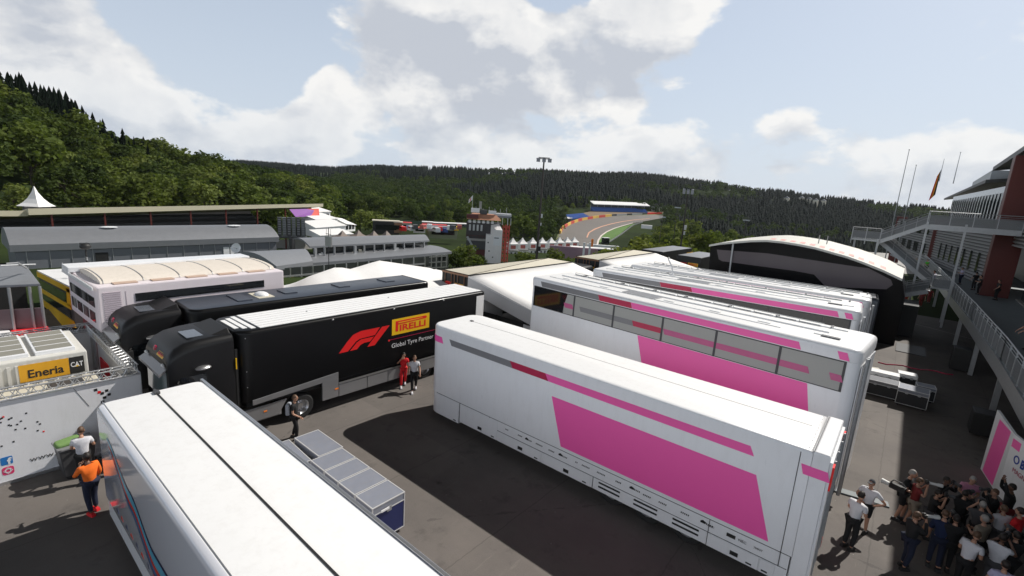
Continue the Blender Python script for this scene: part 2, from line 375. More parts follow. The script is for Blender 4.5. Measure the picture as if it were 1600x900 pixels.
_font = {}
def text(mb, s, O, u, v, height, width=None, m=0, off=0.006, shear=0.0, bold=0.0):
    cu = bpy.data.curves.new('lettering', 'FONT'); cu.body = s; cu.size = 1; cu.shear = shear; cu.offset = bold; cu.resolution_u = 3
    ob = bpy.data.objects.new('lettering', cu); COL.objects.link(ob)
    dg = bpy.context.evaluated_depsgraph_get(); me = ob.evaluated_get(dg).to_mesh()
    vs = [w.co.copy() for w in me.vertices]; fs = [tuple(p.vertices) for p in me.polygons]
    ob.evaluated_get(dg).to_mesh_clear(); bpy.data.objects.remove(ob); bpy.data.curves.remove(cu)
    x0 = min(w.x for w in vs); x1 = max(w.x for w in vs)
    sy_ = height/0.73; sx_ = (width/(x1-x0)) if width else sy_
    O = Vector(O); u = Vector(u).normalized(); v = Vector(v).normalized(); n = u.cross(v)
    mb.add([O+u*((w.x-x0)*sx_)+v*(w.y*sy_)+n*off for w in vs], fs, m)
    return mb

def tag(o, label=None, cat=None, group=None, kind=None):
    if label: o['label'] = label
    if cat: o['category'] = cat
    if group: o['group'] = group
    if kind: o['kind'] = kind
    return o
def thing(name, label, cat, loc=(0, 0, 0), rz=0.0, group=None):
    o = bpy.data.objects.new(name, None); COL.objects.link(o); o.empty_display_size = 0.3
    o.location = loc; o.rotation_euler = (0, 0, rz); return tag(o, label, cat, group)
def kids(o): return [c for c in bpy.data.objects if c.parent is o]
def dup(o, loc=None, rz=None, label=None, parent=None, group=None):
    ch = kids(o); c = o.copy(); COL.objects.link(c); c.parent = parent
    if loc is not None: c.location = loc
    if rz is not None: c.rotation_euler = (0, 0, rz)
    if label: c['label'] = label
    if group: c['group'] = group
    for k in ch: dup(k, parent=c)
    return c
# ------------------------------------------------------------------ terrain
def azof(px, py=300):
    d = ray(px, py); return math.atan2(d[1], d[0])
T_PX = [-900, -300, 0, 100, 200, 300, 400, 500, 600, 700, 800, 900, 1000, 1100, 1200, 1300, 1400, 1600, 1900]
T_R = np.array([62, 75, 100, 150, 200, 250, 300, 350, 450, 600, 750, 950, 1200, 1600, 2200.])
T_Z = [[0, 0, 0, 0, 10, 20, 27, 30, 32, 34, 34, 34, 30, 30, 30],
       [0, -1, -2, -2, 10, 21, 28, 31, 33, 34, 34, 34, 30, 30, 30],
       [0, -2.5, -4, -3, 8, 19, 27, 30, 32, 34, 34, 34, 30, 30, 30],
       [0, -2.5, -4, -6, 4, 13, 20, 24, 25, 25, 25, 25, 25, 25, 25],
       [0, -2.5, -5, -8, -4, 3, 9, 13, 15, 15, 15, 15, 20, 20, 20],
       [0, -3, -6, -9, -7, -3, 3, 7, 9, 9, 8, 8, 15, 20, 20],
       [0, -3.5, -7, -10, -9, -7, -4, 0, 4, 5, 5, 8, 15, 30, 38],
       [0, -4, -8, -11, -12, -12, -10, -7, -4, -2, 0, 8, 18, 30, 32],
       [0, -4, -8, -12, -13, -13.5, -13.5, -13, -12, -6, 3, 18, 33, 46, 40],
       [0, -5, -9, -13, -14, -15, -15.5, -15.5, -14, -6, 6, 28, 43, 42, 35],
       [0, -5, -9, -13.2, -15, -17, -19, -20, -18, -8, 12, 41, 40, 38, 30],
       [0, -5, -9, -13, -16, -19, -21, -21.5, -18, -6, 14, 43, 42, 35, 30],
       [0, -5, -9, -12, -15, -19, -22, -22, -18, -6, 12, 47, 45, 38, 30],
       [0, -4, -7, -9, -12, -16, -20, -22, -20, -12, 6, 39, 38, 30, 25],
       [0, -2, -5, -8, -11, -15, -20, -24, -26, -22, 0, 30, 30, 25, 20],
       [0, 0, -3, -8, -12, -18, -24, -28, -30, -26, -5, 22, 22, 20, 15],
       [0, 0, 0, -3, -8, -16, -24, -30, -32, -28, -8, 16, 16, 14, 10],
       [0, 0, 0, 0, -5, -12, -18, -24, -28, -26, -10, 8, 8, 8, 6],
       [0, 0, 0, 0, 0, 0, 0, 0, 0, 0, 0, 0, 0, 0, 0]]
T_AZ = np.array([azof(p) for p in T_PX]); _o = np.argsort(T_AZ); T_AZ = T_AZ[_o]; T_Z = np.array(T_Z, float)[_o]
def edge(a):      # rim of the level paddock: it stops short where the hall and the terrace stand lower
    k = min(1, max(0, (math.degrees(a)-120)/18)) if a < 4 else 1
    k = k*k*(3-2*k); k2 = min(1, max(0, (math.degrees(a)-179)/8)); return 62-20*k+20*k2
def ground(x, y):
    r = math.hypot(x, y); a = math.atan2(y, x)
    if a < -math.pi/2: a += 2*math.pi
    e = edge(a)
    if r <= e: return 0.0
    r0 = r; r = min(max(r, 75), 2200); a = min(max(a, T_AZ[0]), T_AZ[-1])
    i = min(max(int(np.searchsorted(T_AZ, a))-1, 0), len(T_AZ)-2); j = min(max(int(np.searchsorted(T_R, r))-1, 0), len(T_R)-2)
    u = (a-T_AZ[i])/(T_AZ[i+1]-T_AZ[i]); u = u*u*(3-2*u); v = (r-T_R[j])/(T_R[j+1]-T_R[j])
    g = 1.0 if r0 >= 75 else (r0-e)/(75-e)
    return g*float((T_Z[i, j]*(1-v)+T_Z[i, j+1]*v)*(1-u)+(T_Z[i+1, j]*(1-v)+T_Z[i+1, j+1]*v)*u)
def gp(x, y, dz=0.0): return Vector((x, y, ground(x, y)+dz))
def drape(px, py, dz=0.0, r0=100):
    d = ray(px, py); d = d/math.hypot(d[0], d[1]); r = r0
    while r < 2300:
        if CAMH+d[2]*r < ground(d[0]*r, d[1]*r): break
        r += 4
    lo, hi = r-4, r
    for _ in range(12):
        q = (lo+hi)/2
        if CAMH+d[2]*q < ground(d[0]*q, d[1]*q): hi = q
        else: lo = q
    return Vector((d[0]*lo, d[1]*lo, ground(d[0]*lo, d[1]*lo)+dz))

def grassmat():
    m = bpy.data.materials.new('meadow'); m.use_nodes = True; q = NT(m.node_tree); b = q.n['Principled BSDF']
    co = q.new('ShaderNodeTexCoord').outputs['Object']
    a = q.new('ShaderNodeTexNoise', inp={'Vector': co, 'Scale': 0.02, 'Detail': 8.0, 'Roughness': 0.6}).outputs[0]
    f = q.new('ShaderNodeTexNoise', inp={'Vector': co, 'Scale': 0.6, 'Detail': 5.0}).outputs[0]
    c = q.mixc(q.ramp(a, [(0.4, 0.0), (0.6, 1.0)]), (0.010, 0.022, 0.006), (0.028, 0.050, 0.012))
    c = q.mixc(q.math('MULTIPLY', f, 0.4), c, (0.045, 0.040, 0.022))
    q.l.new(c, b.inputs['Base Color']); b.inputs['Roughness'].default_value = 1.0; b.inputs['Specular IOR Level'].default_value = 0.05
    return m
def terrain():
    angs = list(np.radians(np.arange(40, 215, 0.75)))+list(np.radians(np.arange(215, 400, 7.5)))
    rs = list(np.linspace(40, 75, 12))+list(np.geomspace(78, 2600, 68))
    mb = MB(); n = len(angs)
    for r in rs:
        for a in angs: mb.v.append((r*math.cos(a), r*math.sin(a), ground(r*math.cos(a), r*math.sin(a))-0.06))
    for j in range(len(rs)-1):
        for i in range(n):
            mb.f.append((j*n+i, j*n+(i+1) % n, (j+1)*n+(i+1) % n, (j+1)*n+i)); mb.mi.append(0)
    o = mb.build('terrain', grassmat(), smooth=True, fix=False); tag(o, kind='structure')
    mb = MB(); k = 96
    E_ = [edge(2*math.pi*i/k)+.3 for i in range(k)]; mb.add([(E_[i]*math.cos(2*math.pi*i/k), E_[i]*math.sin(2*math.pi*i/k), 0) for i in range(k)], [tuple(range(k))])
    o = mb.build('paddock_ground', asphalt()); tag(o, kind='structure')
    mb = MB()
    mb.add([(-6, 61.9, 0.002), (60, 15.5, 0.002), (160, 60, 0.002), (60, 210, 0.002), (-10, 180, -1.6)], [(0, 1, 2, 3, 4)])
    tag(mb.build('pit_lane_ground', M_CONC), kind='structure')
terrain()

# ------------------------------------------------------------------ race track on the far slope
def lerp_poly(P, t_):
    k = t_*(len(P)-1); i = min(int(k), len(P)-2); f = k-i
    return (P[i][0]*(1-f)+P[i+1][0]*f, P[i][1]*(1-f)+P[i+1][1]*f)
def strip(A, B, n, m_, dz, name, mats, mfun=None, kind='structure'):
    mb = MB()
    for i in range(n+1):
        a = lerp_poly(A, i/n); b = lerp_poly(B, i/n)
        for j in range(m_+1):
            mb.v.append(tuple(drape(a[0]+(b[0]-a[0])*j/m_, a[1]+(b[1]-a[1])*j/m_, dz)))
    for i in range(n):
        for j in range(m_):
            q = i*(m_+1)+j; mb.f.append((q, q+1, q+m_+2, q+m_+1)); mb.mi.append(mfun(i) if mfun else 0)
    return tag(mb.build(name, mats), kind=kind)
M_TRACK = mat('race_asphalt', (0.155, 0.140, 0.128), 0.85, 0, 0.15, 0.05)
M_GRASS = mat('mown_grass', (0.075, 0.165, 0.020), 0.9, 0, 0.25, 0.15)
M_GRASS2 = mat('rough_grass', (0.115, 0.135, 0.035), 0.9, 0, 0.35, 0.2)
M_DIRT = mat('dirt_bank', (0.20, 0.14, 0.085), 0.9, 0, 0.35, 0.2)
U_ = [(870, 372), (876, 364), (880, 357), (893, 350), (908, 345), (930, 341), (955, 338), (985, 337), (1010, 336.3), (1036, 336)]
L_ = [(928, 392), (933, 380), (937, 371), (946, 363.5), (958, 358), (972, 354), (990, 349), (1008, 346), (1022, 343.5), (1036, 341)]
strip(U_, L_, 44, 6, 0.35, 'race_track', M_TRACK)
strip([(868, 376), (872, 365), (876, 356), (888, 348), (904, 342), (928, 337), (955, 334), (985, 333), (1036, 332)],
      [(876, 370), (876.5, 364), (880.5, 357), (893, 350), (908, 345), (930, 341), (955, 338), (985, 337), (1036, 336)], 30, 2, 0.3, 'run_off_grass', M_GRASS2)
strip([(900, 336), (925, 330), (960, 328), (1000, 330), (1040, 331)], [(905, 341.5), (928, 337.6), (960, 335), (1000, 333.8), (1040, 333)], 24, 3, 0.35, 'dirt_bank', M_DIRT)
strip([(934.5, 380), (938, 371.5), (947, 364), (959, 358.5), (973, 354.5), (991, 349.8)], [(946, 379), (956, 375), (966, 369), (975, 361.5), (983, 355), (993, 350.5)], 24, 3, 0.45, 'track_verge_grass', M_GRASS)
strip([(916, 372), (919, 364), (928, 358.5), (940, 354), (955, 350), (972, 346.5), (990, 344), (1015, 341.8)],
      [(918, 372), (921, 364.6), (930, 359.4), (941, 354.9), (956, 350.8), (973, 347.1), (991, 344.5), (1015, 342.2)], 40, 1, 0.45, 'track_painted_line', mat('faded_orange_line', (0.62, 0.33, 0.22), 0.8))
strip([(931.5, 385), (933.5, 376), (938.5, 368.5), (947, 362.6), (959, 357.2), (972, 353.2), (988, 349)],
      [(934.5, 385), (936, 377), (940.5, 369.5), (948.5, 363.6), (960, 358.1), (973, 354.0), (989, 349.5)], 40, 1, 0.5, 'track_edge_line', mat('edge_line_white', (0.62, 0.55, 0.50), 0.8))
def tyre_wall():
    A = [(875, 366), (879, 358), (892, 350.5), (907, 345.5), (929, 341.5), (955, 338.5)]
    mb = MB(); n = 26; P = [drape(*lerp_poly(A, i/n), 0.3) for i in range(n+1)]
    for i in range(n):
        mb.bar(P[i]+Vector((0, 0, 1.2)), P[i+1]+Vector((0, 0, 1.2)), 1.2, 2.5, m=(i//2) % 2)
    tag(mb.build('tyre_wall', [mat('weathered_yellow', (.66, .42, .08), .7), mat('weathered_red', (.52, .06, .04), .7)]), 'yellow and red painted tyre wall along the outer edge of the uphill bend', 'tyre wall')
    B = [(955, 338), (975, 336.8), (995, 336), (1015, 335), (1034, 334.5)]; mb = MB(); n = 10; P = [drape(*lerp_poly(B, i/n), 0.3) for i in range(n+1)]
    for i in range(n): mb.bar(P[i]+Vector((0, 0, .9)), P[i+1]+Vector((0, 0, .9)), 1.0, 1.8, m=(0 if i > 6 else (1 if i % 3 == 0 else 2)))
    tag(mb.build('barrier', [M_RED, M_DGREY, M_ALU]), 'low barrier below the covered hillside grandstand, red at its far end', 'barrier')
    C = [(1004, 348.5), (990, 353), (982, 359), (972, 367), (960, 375), (952, 380)]; mb = MB(); n = 24; P = [drape(*lerp_poly(C, i/n), 0.2) for i in range(n+1)]
    for i in range(n):
        mb.bar(P[i]+Vector((0, 0, .9)), P[i+1]+Vector((0, 0, .9)), 0.25, 1.1)
        mb.tube(P[i], P[i]+Vector((0, 0, 3.0)), .06, n=4)
    tag(mb.build('guard_rail', M_STEEL), 'pale guard rail with fence posts along the inside of the uphill bend', 'guard rail')
tyre_wall()

# ------------------------------------------------------------------ trees
def leafquad(mb, c, nrm, s, rnd, m=0):
    n = (nrm+Vector((rnd.uniform(-1, 1), rnd.uniform(-1, 1), rnd.uniform(-1, 1)))*0.8)
    if n.length < 1e-3: n = Vector((0, 0, 1))
    n.normalize(); a = n.orthogonal().normalized(); b = n.cross(a); th = rnd.uniform(0, 6.28)
    u = a*math.cos(th)+b*math.sin(th); v = n.cross(u); s1 = s*rnd.uniform(.6, 1.2); s2 = s*rnd.uniform(.4, .9)
    mb.add([c-u*s1, c-v*s2+n*s*.2, c+u*s1, c+v*s2+n*s*.15], [(0, 1, 2, 3)], m)
def crown(seed, nl, leaves, size, rx=4.4, rz=4.2, z0=6.6):
    rz *= 1.35
    rnd = random.Random(seed); mb = MB(); lobes = []
    for k in range(nl):
        a = rnd.uniform(0, 6.28); e = rnd.uniform(-0.75, 1.0); rr = rnd.uniform(.35, .80)
        lobes.append((Vector((math.cos(a)*rx*rr*math.sqrt(max(0.05, 1-e*e*.7)), math.sin(a)*rx*rr*math.sqrt(max(0.05, 1-e*e*.7)), z0+e*rz*.72)), rnd.uniform(1.1, 2.0)))
    lobes.append((Vector((0, 0, z0)), 2.4)); lobes.append((Vector((0, 0, z0+rz*.55)), 1.8))
    for i in range(leaves):
        c, r = lobes[rnd.randrange(len(lobes))]
        d = Vector((rnd.gauss(0, 1), rnd.gauss(0, 1), rnd.gauss(0, 1)+.25)).normalized()
        q = c+d*r*rnd.uniform(.72, 1.15); leafquad(mb, q, d, size, rnd)
    return mb
def trunk_mb(seed, h=6.5, r=.28):
    rnd = random.Random(seed); mb = MB(); mb.tube((0, 0, -1.0), (0.1, 0, h*.55), r, r*.7, 7); mb.tube((0.1, 0, h*.55), (0, .1, h*1.25), r*.7, r*.3, 6)
    for k in range(6):
        a = k*1.05+rnd.uniform(-.3, .3); z = h*rnd.uniform(.5, .95)
        mb.tube((0.05, 0, z), (math.cos(a)*2.6, math.sin(a)*2.6, z+rnd.uniform(1.2, 2.8)), r*.38, r*.12, 5)
    return mb
def mesh_only(mb, name, mt):
    o = mb.build(name, mt, fix=False); me = o.data; bpy.data.objects.remove(o); return me
CR = {k: [mesh_only(crown(i*7+j, 17, 900, .50, rx=(4.6, 4.0, 5.0)[j % 3], rz=(4.2, 4.8, 3.6)[j % 3]), 'crown', mt) for j in range(3)] for i, (k, mt) in enumerate({'D': LEAF_D, 'M': LEAF_M, 'Y': LEAF_Y}.items())}
TR = [mesh_only(trunk_mb(i), 'trunk', M_BARK) for i in range(3)]
_tc = [0]
def tree(x, y, h, kind, label, group, rw=1.0, z=None):
    rnd = random.Random(int(x*13+y*7)); o = thing('tree', label, 'tree', (x, y, ground(x, y) if z is None else z), rnd.uniform(0, 6.28), group)
    o.scale = (h/12.8*rw, h/12.8*rw, h/12.8)
    for nme, me in (('trunk', TR[_tc[0] % 3]), ('crown', CR[kind][_tc[0] % 3])):
        c = bpy.data.objects.new(nme, me); COL.objects.link(c); c.parent = o
    _tc[0] += 1
    return o
def conifer_mb(seed, layers=9, n=9, h=15., r=2.6):
    rnd = random.Random(seed); mb = MB()
    for k in range(layers):
        f = k/layers; z = h*(.12+.86*f); rr = r*(1-f)**.8+.25; dz = h/layers*1.5; vs = [(0, 0, z+dz)]; a0 = rnd.uniform(0, 6)
        for i in range(2*n):
            a = a0+math.pi*i/n; q = rr*(rnd.uniform(.85, 1.2) if i % 2 else rnd.uniform(.4, .62)); vs.append((q*math.cos(a), q*math.sin(a), z-(.35 if i % 2 else -.15)*rr*.6))
        mb.add(vs, [(0, 1+i, 1+(i+1) % (2*n)) for i in range(2*n)])
    return mb
CON = [mesh_only(conifer_mb(i), 'crown', LEAF_C) for i in range(3)]
CTR = mesh_only(MB().tube((0, 0, -1), (0, 0, 14), .22, .05, 6), 'trunk', M_BARK)
def conifer(x, y, h, label, group):
    o = thing('conifer', label, 'tree', gp(x, y), random.uniform(0, 6), group); o.scale = (h/15*random.uniform(.85, 1.2),)*2+(h/15,)
    for nme, me in (('trunk', CTR), ('crown', CON[_tc[0] % 3])):
        c = bpy.data.objects.new(nme, me); COL.objects.link(c); c.parent = o
    _tc[0] += 1
def polar(px, r):
    a = azof(px); return r*math.cos(a), r*math.sin(a)
LBL = {'D': 'dark broadleaf tree in the wood on the hillside behind the covered grandstand', 'M': 'mid green broadleaf tree on the hillside behind the covered grandstand', 'Y': 'pale leaved tree on the hillside behind the covered grandstand'}
def scatter(n, pxr, rr, mind, test=None, seed=1):
    rnd = random.Random(seed); P = []; tries = 0
    while len(P) < n and tries < n*60:
        tries += 1; px = rnd.uniform(*pxr); r = math.sqrt(rnd.uniform(rr[0]**2, rr[1]**2)); x, y = polar(px, r)
        if test and not test(px, r): continue
        if any((x-a)**2+(y-b)**2 < mind*mind for a, b, _, _ in P): continue
        P.append((x, y, px, r))
    return P
def place_word(px, r):
    a = 'above the pointed white tent' if px < 90 else 'above the left half of the grandstand roof' if px < 230 else 'above the middle of the grandstand roof' if px < 360 else 'above the right end of the grandstand roof' if px < 470 else 'above the white marquees'
    b = 'at the hill foot' if r < 190 else 'low on the hillside' if r < 225 else 'halfway up the hillside' if r < 265 else 'high on the hillside'
    return b+' '+a
H1 = scatter(125, (-70, 520), (158, 320), 9.6, lambda p, r: r > 150+max(0, (p-250)*.10) and not (p < 235 and r > 262))
for x, y, px, r in H1:
    k = random.choices('DMY', (5, 5, 1.2))[0]
    tree(x, y, random.uniform(12.5, 18), k, {'D': 'dark tree ', 'M': 'green tree ', 'Y': 'pale tree '}[k]+place_word(px, r), 'broadleaf trees on the hillside behind the grandstand', random.uniform(1.15, 1.4))
for x, y, px, r in scatter(130, (-60, 262), (256, 318), 3.3, seed=3):
    conifer(x, y, random.uniform(14, 21)-max(0, px-120)*.05, 'dark conifer on the upper left crest, '+('by the frame edge' if px < 50 else 'above the left half of the grandstand' if px < 150 else 'at the right end of the conifers')+(', tall' if r > 290 else ''), 'conifers along the crest of the left hill')
LB2 = {'D': 'dark broadleaf tree in the valley wood beyond the control tower', 'M': 'mid green broadleaf tree in the valley wood beyond the control tower', 'Y': 'pale leaved tree in the valley wood beyond the control tower'}
def clear(px, r):
    if 868 < px < 1050 and r < 640: return False
    if 560 < px < 735 and r < 262: return False
    return True
for x, y, px, r in scatter(62, (480, 845), (225, 400), 9.5, lambda p, r: clear(p, r) and r > 225+max(0, 60-(abs(p-700))*.2), seed=5):
    k = random.choices('DMY', (6, 4, 1))[0]
    tree(x, y, random.uniform(10, 15), k, {'D': 'dark', 'M': 'mid green', 'Y': 'pale leaved'}[k]+' tree in the valley wood '+('beyond the white marquees' if px < 600 else 'beyond the distant stalls' if px < 715 else 'right behind the control tower' if px < 790 else 'beyond the pagoda tents')+(', near row' if r < 310 else ', far row'), 'broadleaf trees in the valley wood', random.uniform(1.05, 1.3))
LB3 = {'D': 'dark bushy tree on the slope beyond the black rounded motorhome', 'M': 'mid green bushy tree on the slope beyond the black rounded motorhome', 'Y': 'pale bushy tree on the slope beyond the black rounded motorhome'}
def top_at(px, py, r, k, rw, lab, grp=None, hmin=5):
    p = sd(px, py, r); g = ground(p.x, p.y); tree(p.x, p.y, max(hmin, p.z-g), k, lab, grp, rw)
for i in range(34):
    px = 1045+i*8.2+random.uniform(-3, 3); lim = 347-(30 if px < 1100 else 0)*0+(max(0, px-1120)*.20)
    r = random.uniform(120, 210); py = (352 if px < 1090 else 344+(px-1090)*.17)+random.uniform(0, 12)+(210-r)*.12
    top_at(px, py, r, random.choice('DMMY'), 1.1, 'bushy tree on the slope beyond the rounded motorhome, '+('left' if px < 1120 else 'middle' if px < 1220 else 'right')+' part, '+('near' if r < 165 else 'far')+' row', 'bushy trees beyond the rounded motorhome')
for px, py, r in ((1012, 366, 190), (1022, 362, 215), (1034, 358, 230), (1046, 352, 240), (1003, 376, 160), (1018, 374, 150), (1044, 366, 170), (1056, 348, 260), (1040, 346, 290), (1052, 343, 330), (1066, 338, 330), (1080, 336, 300), (990, 380, 140), (1028, 380, 130)):
    top_at(px, py, r, random.choice('DMY'), 1.15, 'bushy tree among the scrub between the uphill track and the right floodlight mast', 'bushy trees beside the uphill track')
for px, py, r in ((850, 330, 330), (862, 326, 380), (872, 323, 430), (884, 320, 520), (896, 317, 560), (906, 316, 590), (842, 342, 290), (856, 340, 310), (868, 336, 350), (918, 318, 600), (832, 330, 300), (876, 330, 400)):
    top_at(px, py, r, random.choice('DDM'), 1.3, 'dark tree '+('left of the small blue stand' if px < 870 else 'behind the open blue stand')+' beside the uphill track', 'trees beside the hillside stands')
for (px, py, r, k, w_, lab) in [(728, 378, 104, 'M', 1.5, 'round bushy tree beside the foot of the red and white control tower'), (708, 390, 100, 'D', 1.3, 'low dark bush between the terrace building and the control tower'),
                                (752, 396, 108, 'D', 1.2, 'small dark shrub at the right of the round bush by the control tower'),
                                (820, 388, 98, 'Y', 1.4, 'light green shrub in front of the white pagoda tents'), (865, 390, 92, 'Y', 1.4, 'light green bush behind the first white awning roof'),
                                (893, 396, 90, 'M', 1.3, 'small green bush right of the light green bush behind the awning'), (972, 378, 92, 'Y', 1.6, 'yellow green bush behind the second white awning'),
                                (998, 374, 96, 'Y', 1.5, 'tall yellow green bush left of the black support trucks'), (940, 386, 88, 'M', 1.4, 'green bush between the two white awnings and the track'),
                                (1035, 372, 98, 'Y', 1.5, 'yellow green bush above the rear of the black support truck'), (1068, 372, 95, 'M', 1.5, 'green bush in front of the right floodlight mast'),
                                (590, 323, 205, 'Y', 1.5, 'broad silvery tree beyond the white hospitality marquees'), (563, 322, 200, 'Y', 1.4, 'silvery tree left of the broad silvery one beyond the marquees'),
                                (820, 335, 240, 'M', 1.5, 'large round tree right of the floodlight mast above the tents'), (785, 340, 240, 'D', 1.5, 'dark round tree left of the floodlight mast'),
                                (845, 352, 235, 'D', 1.3, 'dark tree at the left end of the tyre wall'), (18, 288, 150, 'Y', 1.6, 'brownish tree beside the white peaked tent behind the grandstand'),
                                (120, 280, 163, 'M', 1.9, 'large light green tree at the foot of the hill behind the grandstand'), (195, 284, 166, 'M', 1.6, 'second light green tree at the foot of the hill behind the grandstand')]:
    top_at(px, py, r, k, w_, lab)

# distant woodland that reads as one mass
def woods():
    rnd = random.Random(11)
    lo = {}
    for k in range(4):
        c = crown(90+k, 9, 84, 1.25); lo[k] = (np.array(c.v), len(c.v))
    V = []; n = 0
    pts = []
    def ok(px, r):
        return not (866 < px < 1045 and r < 605)
    for i in range(5200):
        px = rnd.uniform(330, 1650); r = rnd.uniform(330, 1000)
        if px < 520 and r > 700: continue
        if not ok(px, r): continue
        x, y = polar(px, r)
        nz = noise.noise(Vector((x, y, 0))*.006)
        if r > 640 and nz < 0.12 and px > 590: continue
        if px > 1060 and r > 420 and nz < .12: continue
        pts.append((x, y))
    for i in range(700):      # beyond the hillside's own trees
        px = rnd.uniform(-80, 540); r = rnd.uniform(235, 470); pts.append(polar(px, r))
    Vs = []
    for x, y in pts:
        v = lo[rnd.randrange(4)][0].copy(); s = rnd.uniform(.75, 1.15); a = rnd.uniform(0, 6.28)
        cx = v[:, 0]*math.cos(a)-v[:, 1]*math.sin(a); cy = v[:, 0]*math.sin(a)+v[:, 1]*math.cos(a)
        Vs.append(np.stack([cx*s*1.15+x, cy*s*1.15+y, v[:, 2]*s+ground(x, y)-1.5], 1))
    V = np.concatenate(Vs); nf = len(V)//4
    me = bpy.data.meshes.new('broadleaf_wood'); me.vertices.add(len(V)); me.vertices.foreach_set('co', V.ravel())
    me.loops.add(nf*4); me.loops.foreach_set('vertex_index', np.arange(nf*4)); me.polygons.add(nf)
    me.polygons.foreach_set('loop_start', np.arange(nf)*4); me.polygons.foreach_set('loop_total', np.full(nf, 4)); me.update(calc_edges=True)
    me.materials.append(leafmat('leaf_wood', (0.018, 0.034, 0.010), (0.058, 0.088, 0.019)))
    o = bpy.data.objects.new('broadleaf_wood', me); COL.objects.link(o); tag(o, 'broadleaf woodland filling the valley floor below the ridges', 'woodland', kind='stuff')
    cl = [conifer_mb(50+k, 4, 4) for k in range(3)]; cv = [np.array(c.v) for c in cl]; cf = [np.array(c.f) for c in cl]
    Vs = []; Fs = []; off = 0; cnt = 0; tries = 0
    while cnt < 11500 and tries < 90000:
        tries += 1
        px = rnd.uniform(360, 1660)
        if px < 620: r = rnd.uniform(900, 2250)
        elif px < 760: r = rnd.uniform(640, 1300)
        else: r = (620 if px < 880 or px > 1045 else 600)+(rnd.random()**.8)*430
        if px > 1060 and rnd.random() < .45: r = rnd.uniform(400, 800)
        x, y = polar(px, r); nz = noise.noise(Vector((x, y, 0))*.006)
        if nz > .22: continue
        k = rnd.randrange(3); s = rnd.uniform(.66, .86)*(1.3 if r > 1000 else 1)
        v = cv[k]*np.array([s*1.6, s*1.6, s]); Vs.append(v+np.array([x, y, ground(x, y)-1])); Fs.append(cf[k]+off); off += len(v); cnt += 1
    V = np.concatenate(Vs); Fc = np.concatenate(Fs); nf = len(Fc)
    me = bpy.data.meshes.new('conifer_forest'); me.vertices.add(len(V)); me.vertices.foreach_set('co', V.ravel())
    me.loops.add(nf*3); me.loops.foreach_set('vertex_index', Fc.ravel()); me.polygons.add(nf)
    me.polygons.foreach_set('loop_start', np.arange(nf)*3); me.polygons.foreach_set('loop_total', np.full(nf, 3)); me.update(calc_edges=True)
    me.materials.append(leafmat('needle_forest', (0.0026, 0.006, 0.0055), (0.0075, 0.0145, 0.010), 0.05))
    o = bpy.data.objects.new('conifer_forest', me); COL.objects.link(o); tag(o, 'dark conifer plantation covering the far ridges', 'forest', kind='stuff')
woods()
# ------------------------------------------------------------------ trailers
def wheel_mb(mb_t, mb_r, c, ax, r=.5, w=.3):
    mb_t.lathe(c, ax, [(r*.58, -w/2), (r*.9, -w/2), (r, -w*.36), (r, w*.36), (r*.9, w/2), (r*.58, w/2)], 28)
    mb_r.lathe(c, ax, [(0.0, w*.18), (r*.22, w*.22), (r*.25, w*.10), (r*.42, -w*.02), (r*.50, w*.30), (r*.59, w*.46), (r*.60, w*.40), (r*.60, -w*.45)], 28)
    a = Vector(ax).normalized(); u = Vector((0, 0, 1)); v = a.cross(u)
    for k in range(10):
        t_ = 2*math.pi*k/10; p = Vector(c)+(u*math.cos(t_)+v*math.sin(t_))*r*.33+a*w*.06
        mb_r.tube(p, p+a*.035, .022, n=6)
def add_wheel(par, c, ax, r=.5, w=.3):
    t_ = MB(); r_ = MB(); wheel_mb(t_, r_, c, ax, r, w)
    o = t_.build('wheel', M_RUB, par, smooth='auto'); r_.build('rim', M_ALU, o, smooth='auto')
def par_(s0, s1, z0, z1, k=.09):   # slanted stripe: top edge from s0, bottom shifted
    return [(s0+k, z0), (s1+k, z0), (s1, z1), (s0, z1)]
NEAR = ((1, 0, 0), (0, 0, 1))       # u, v of a face that looks towards -Y

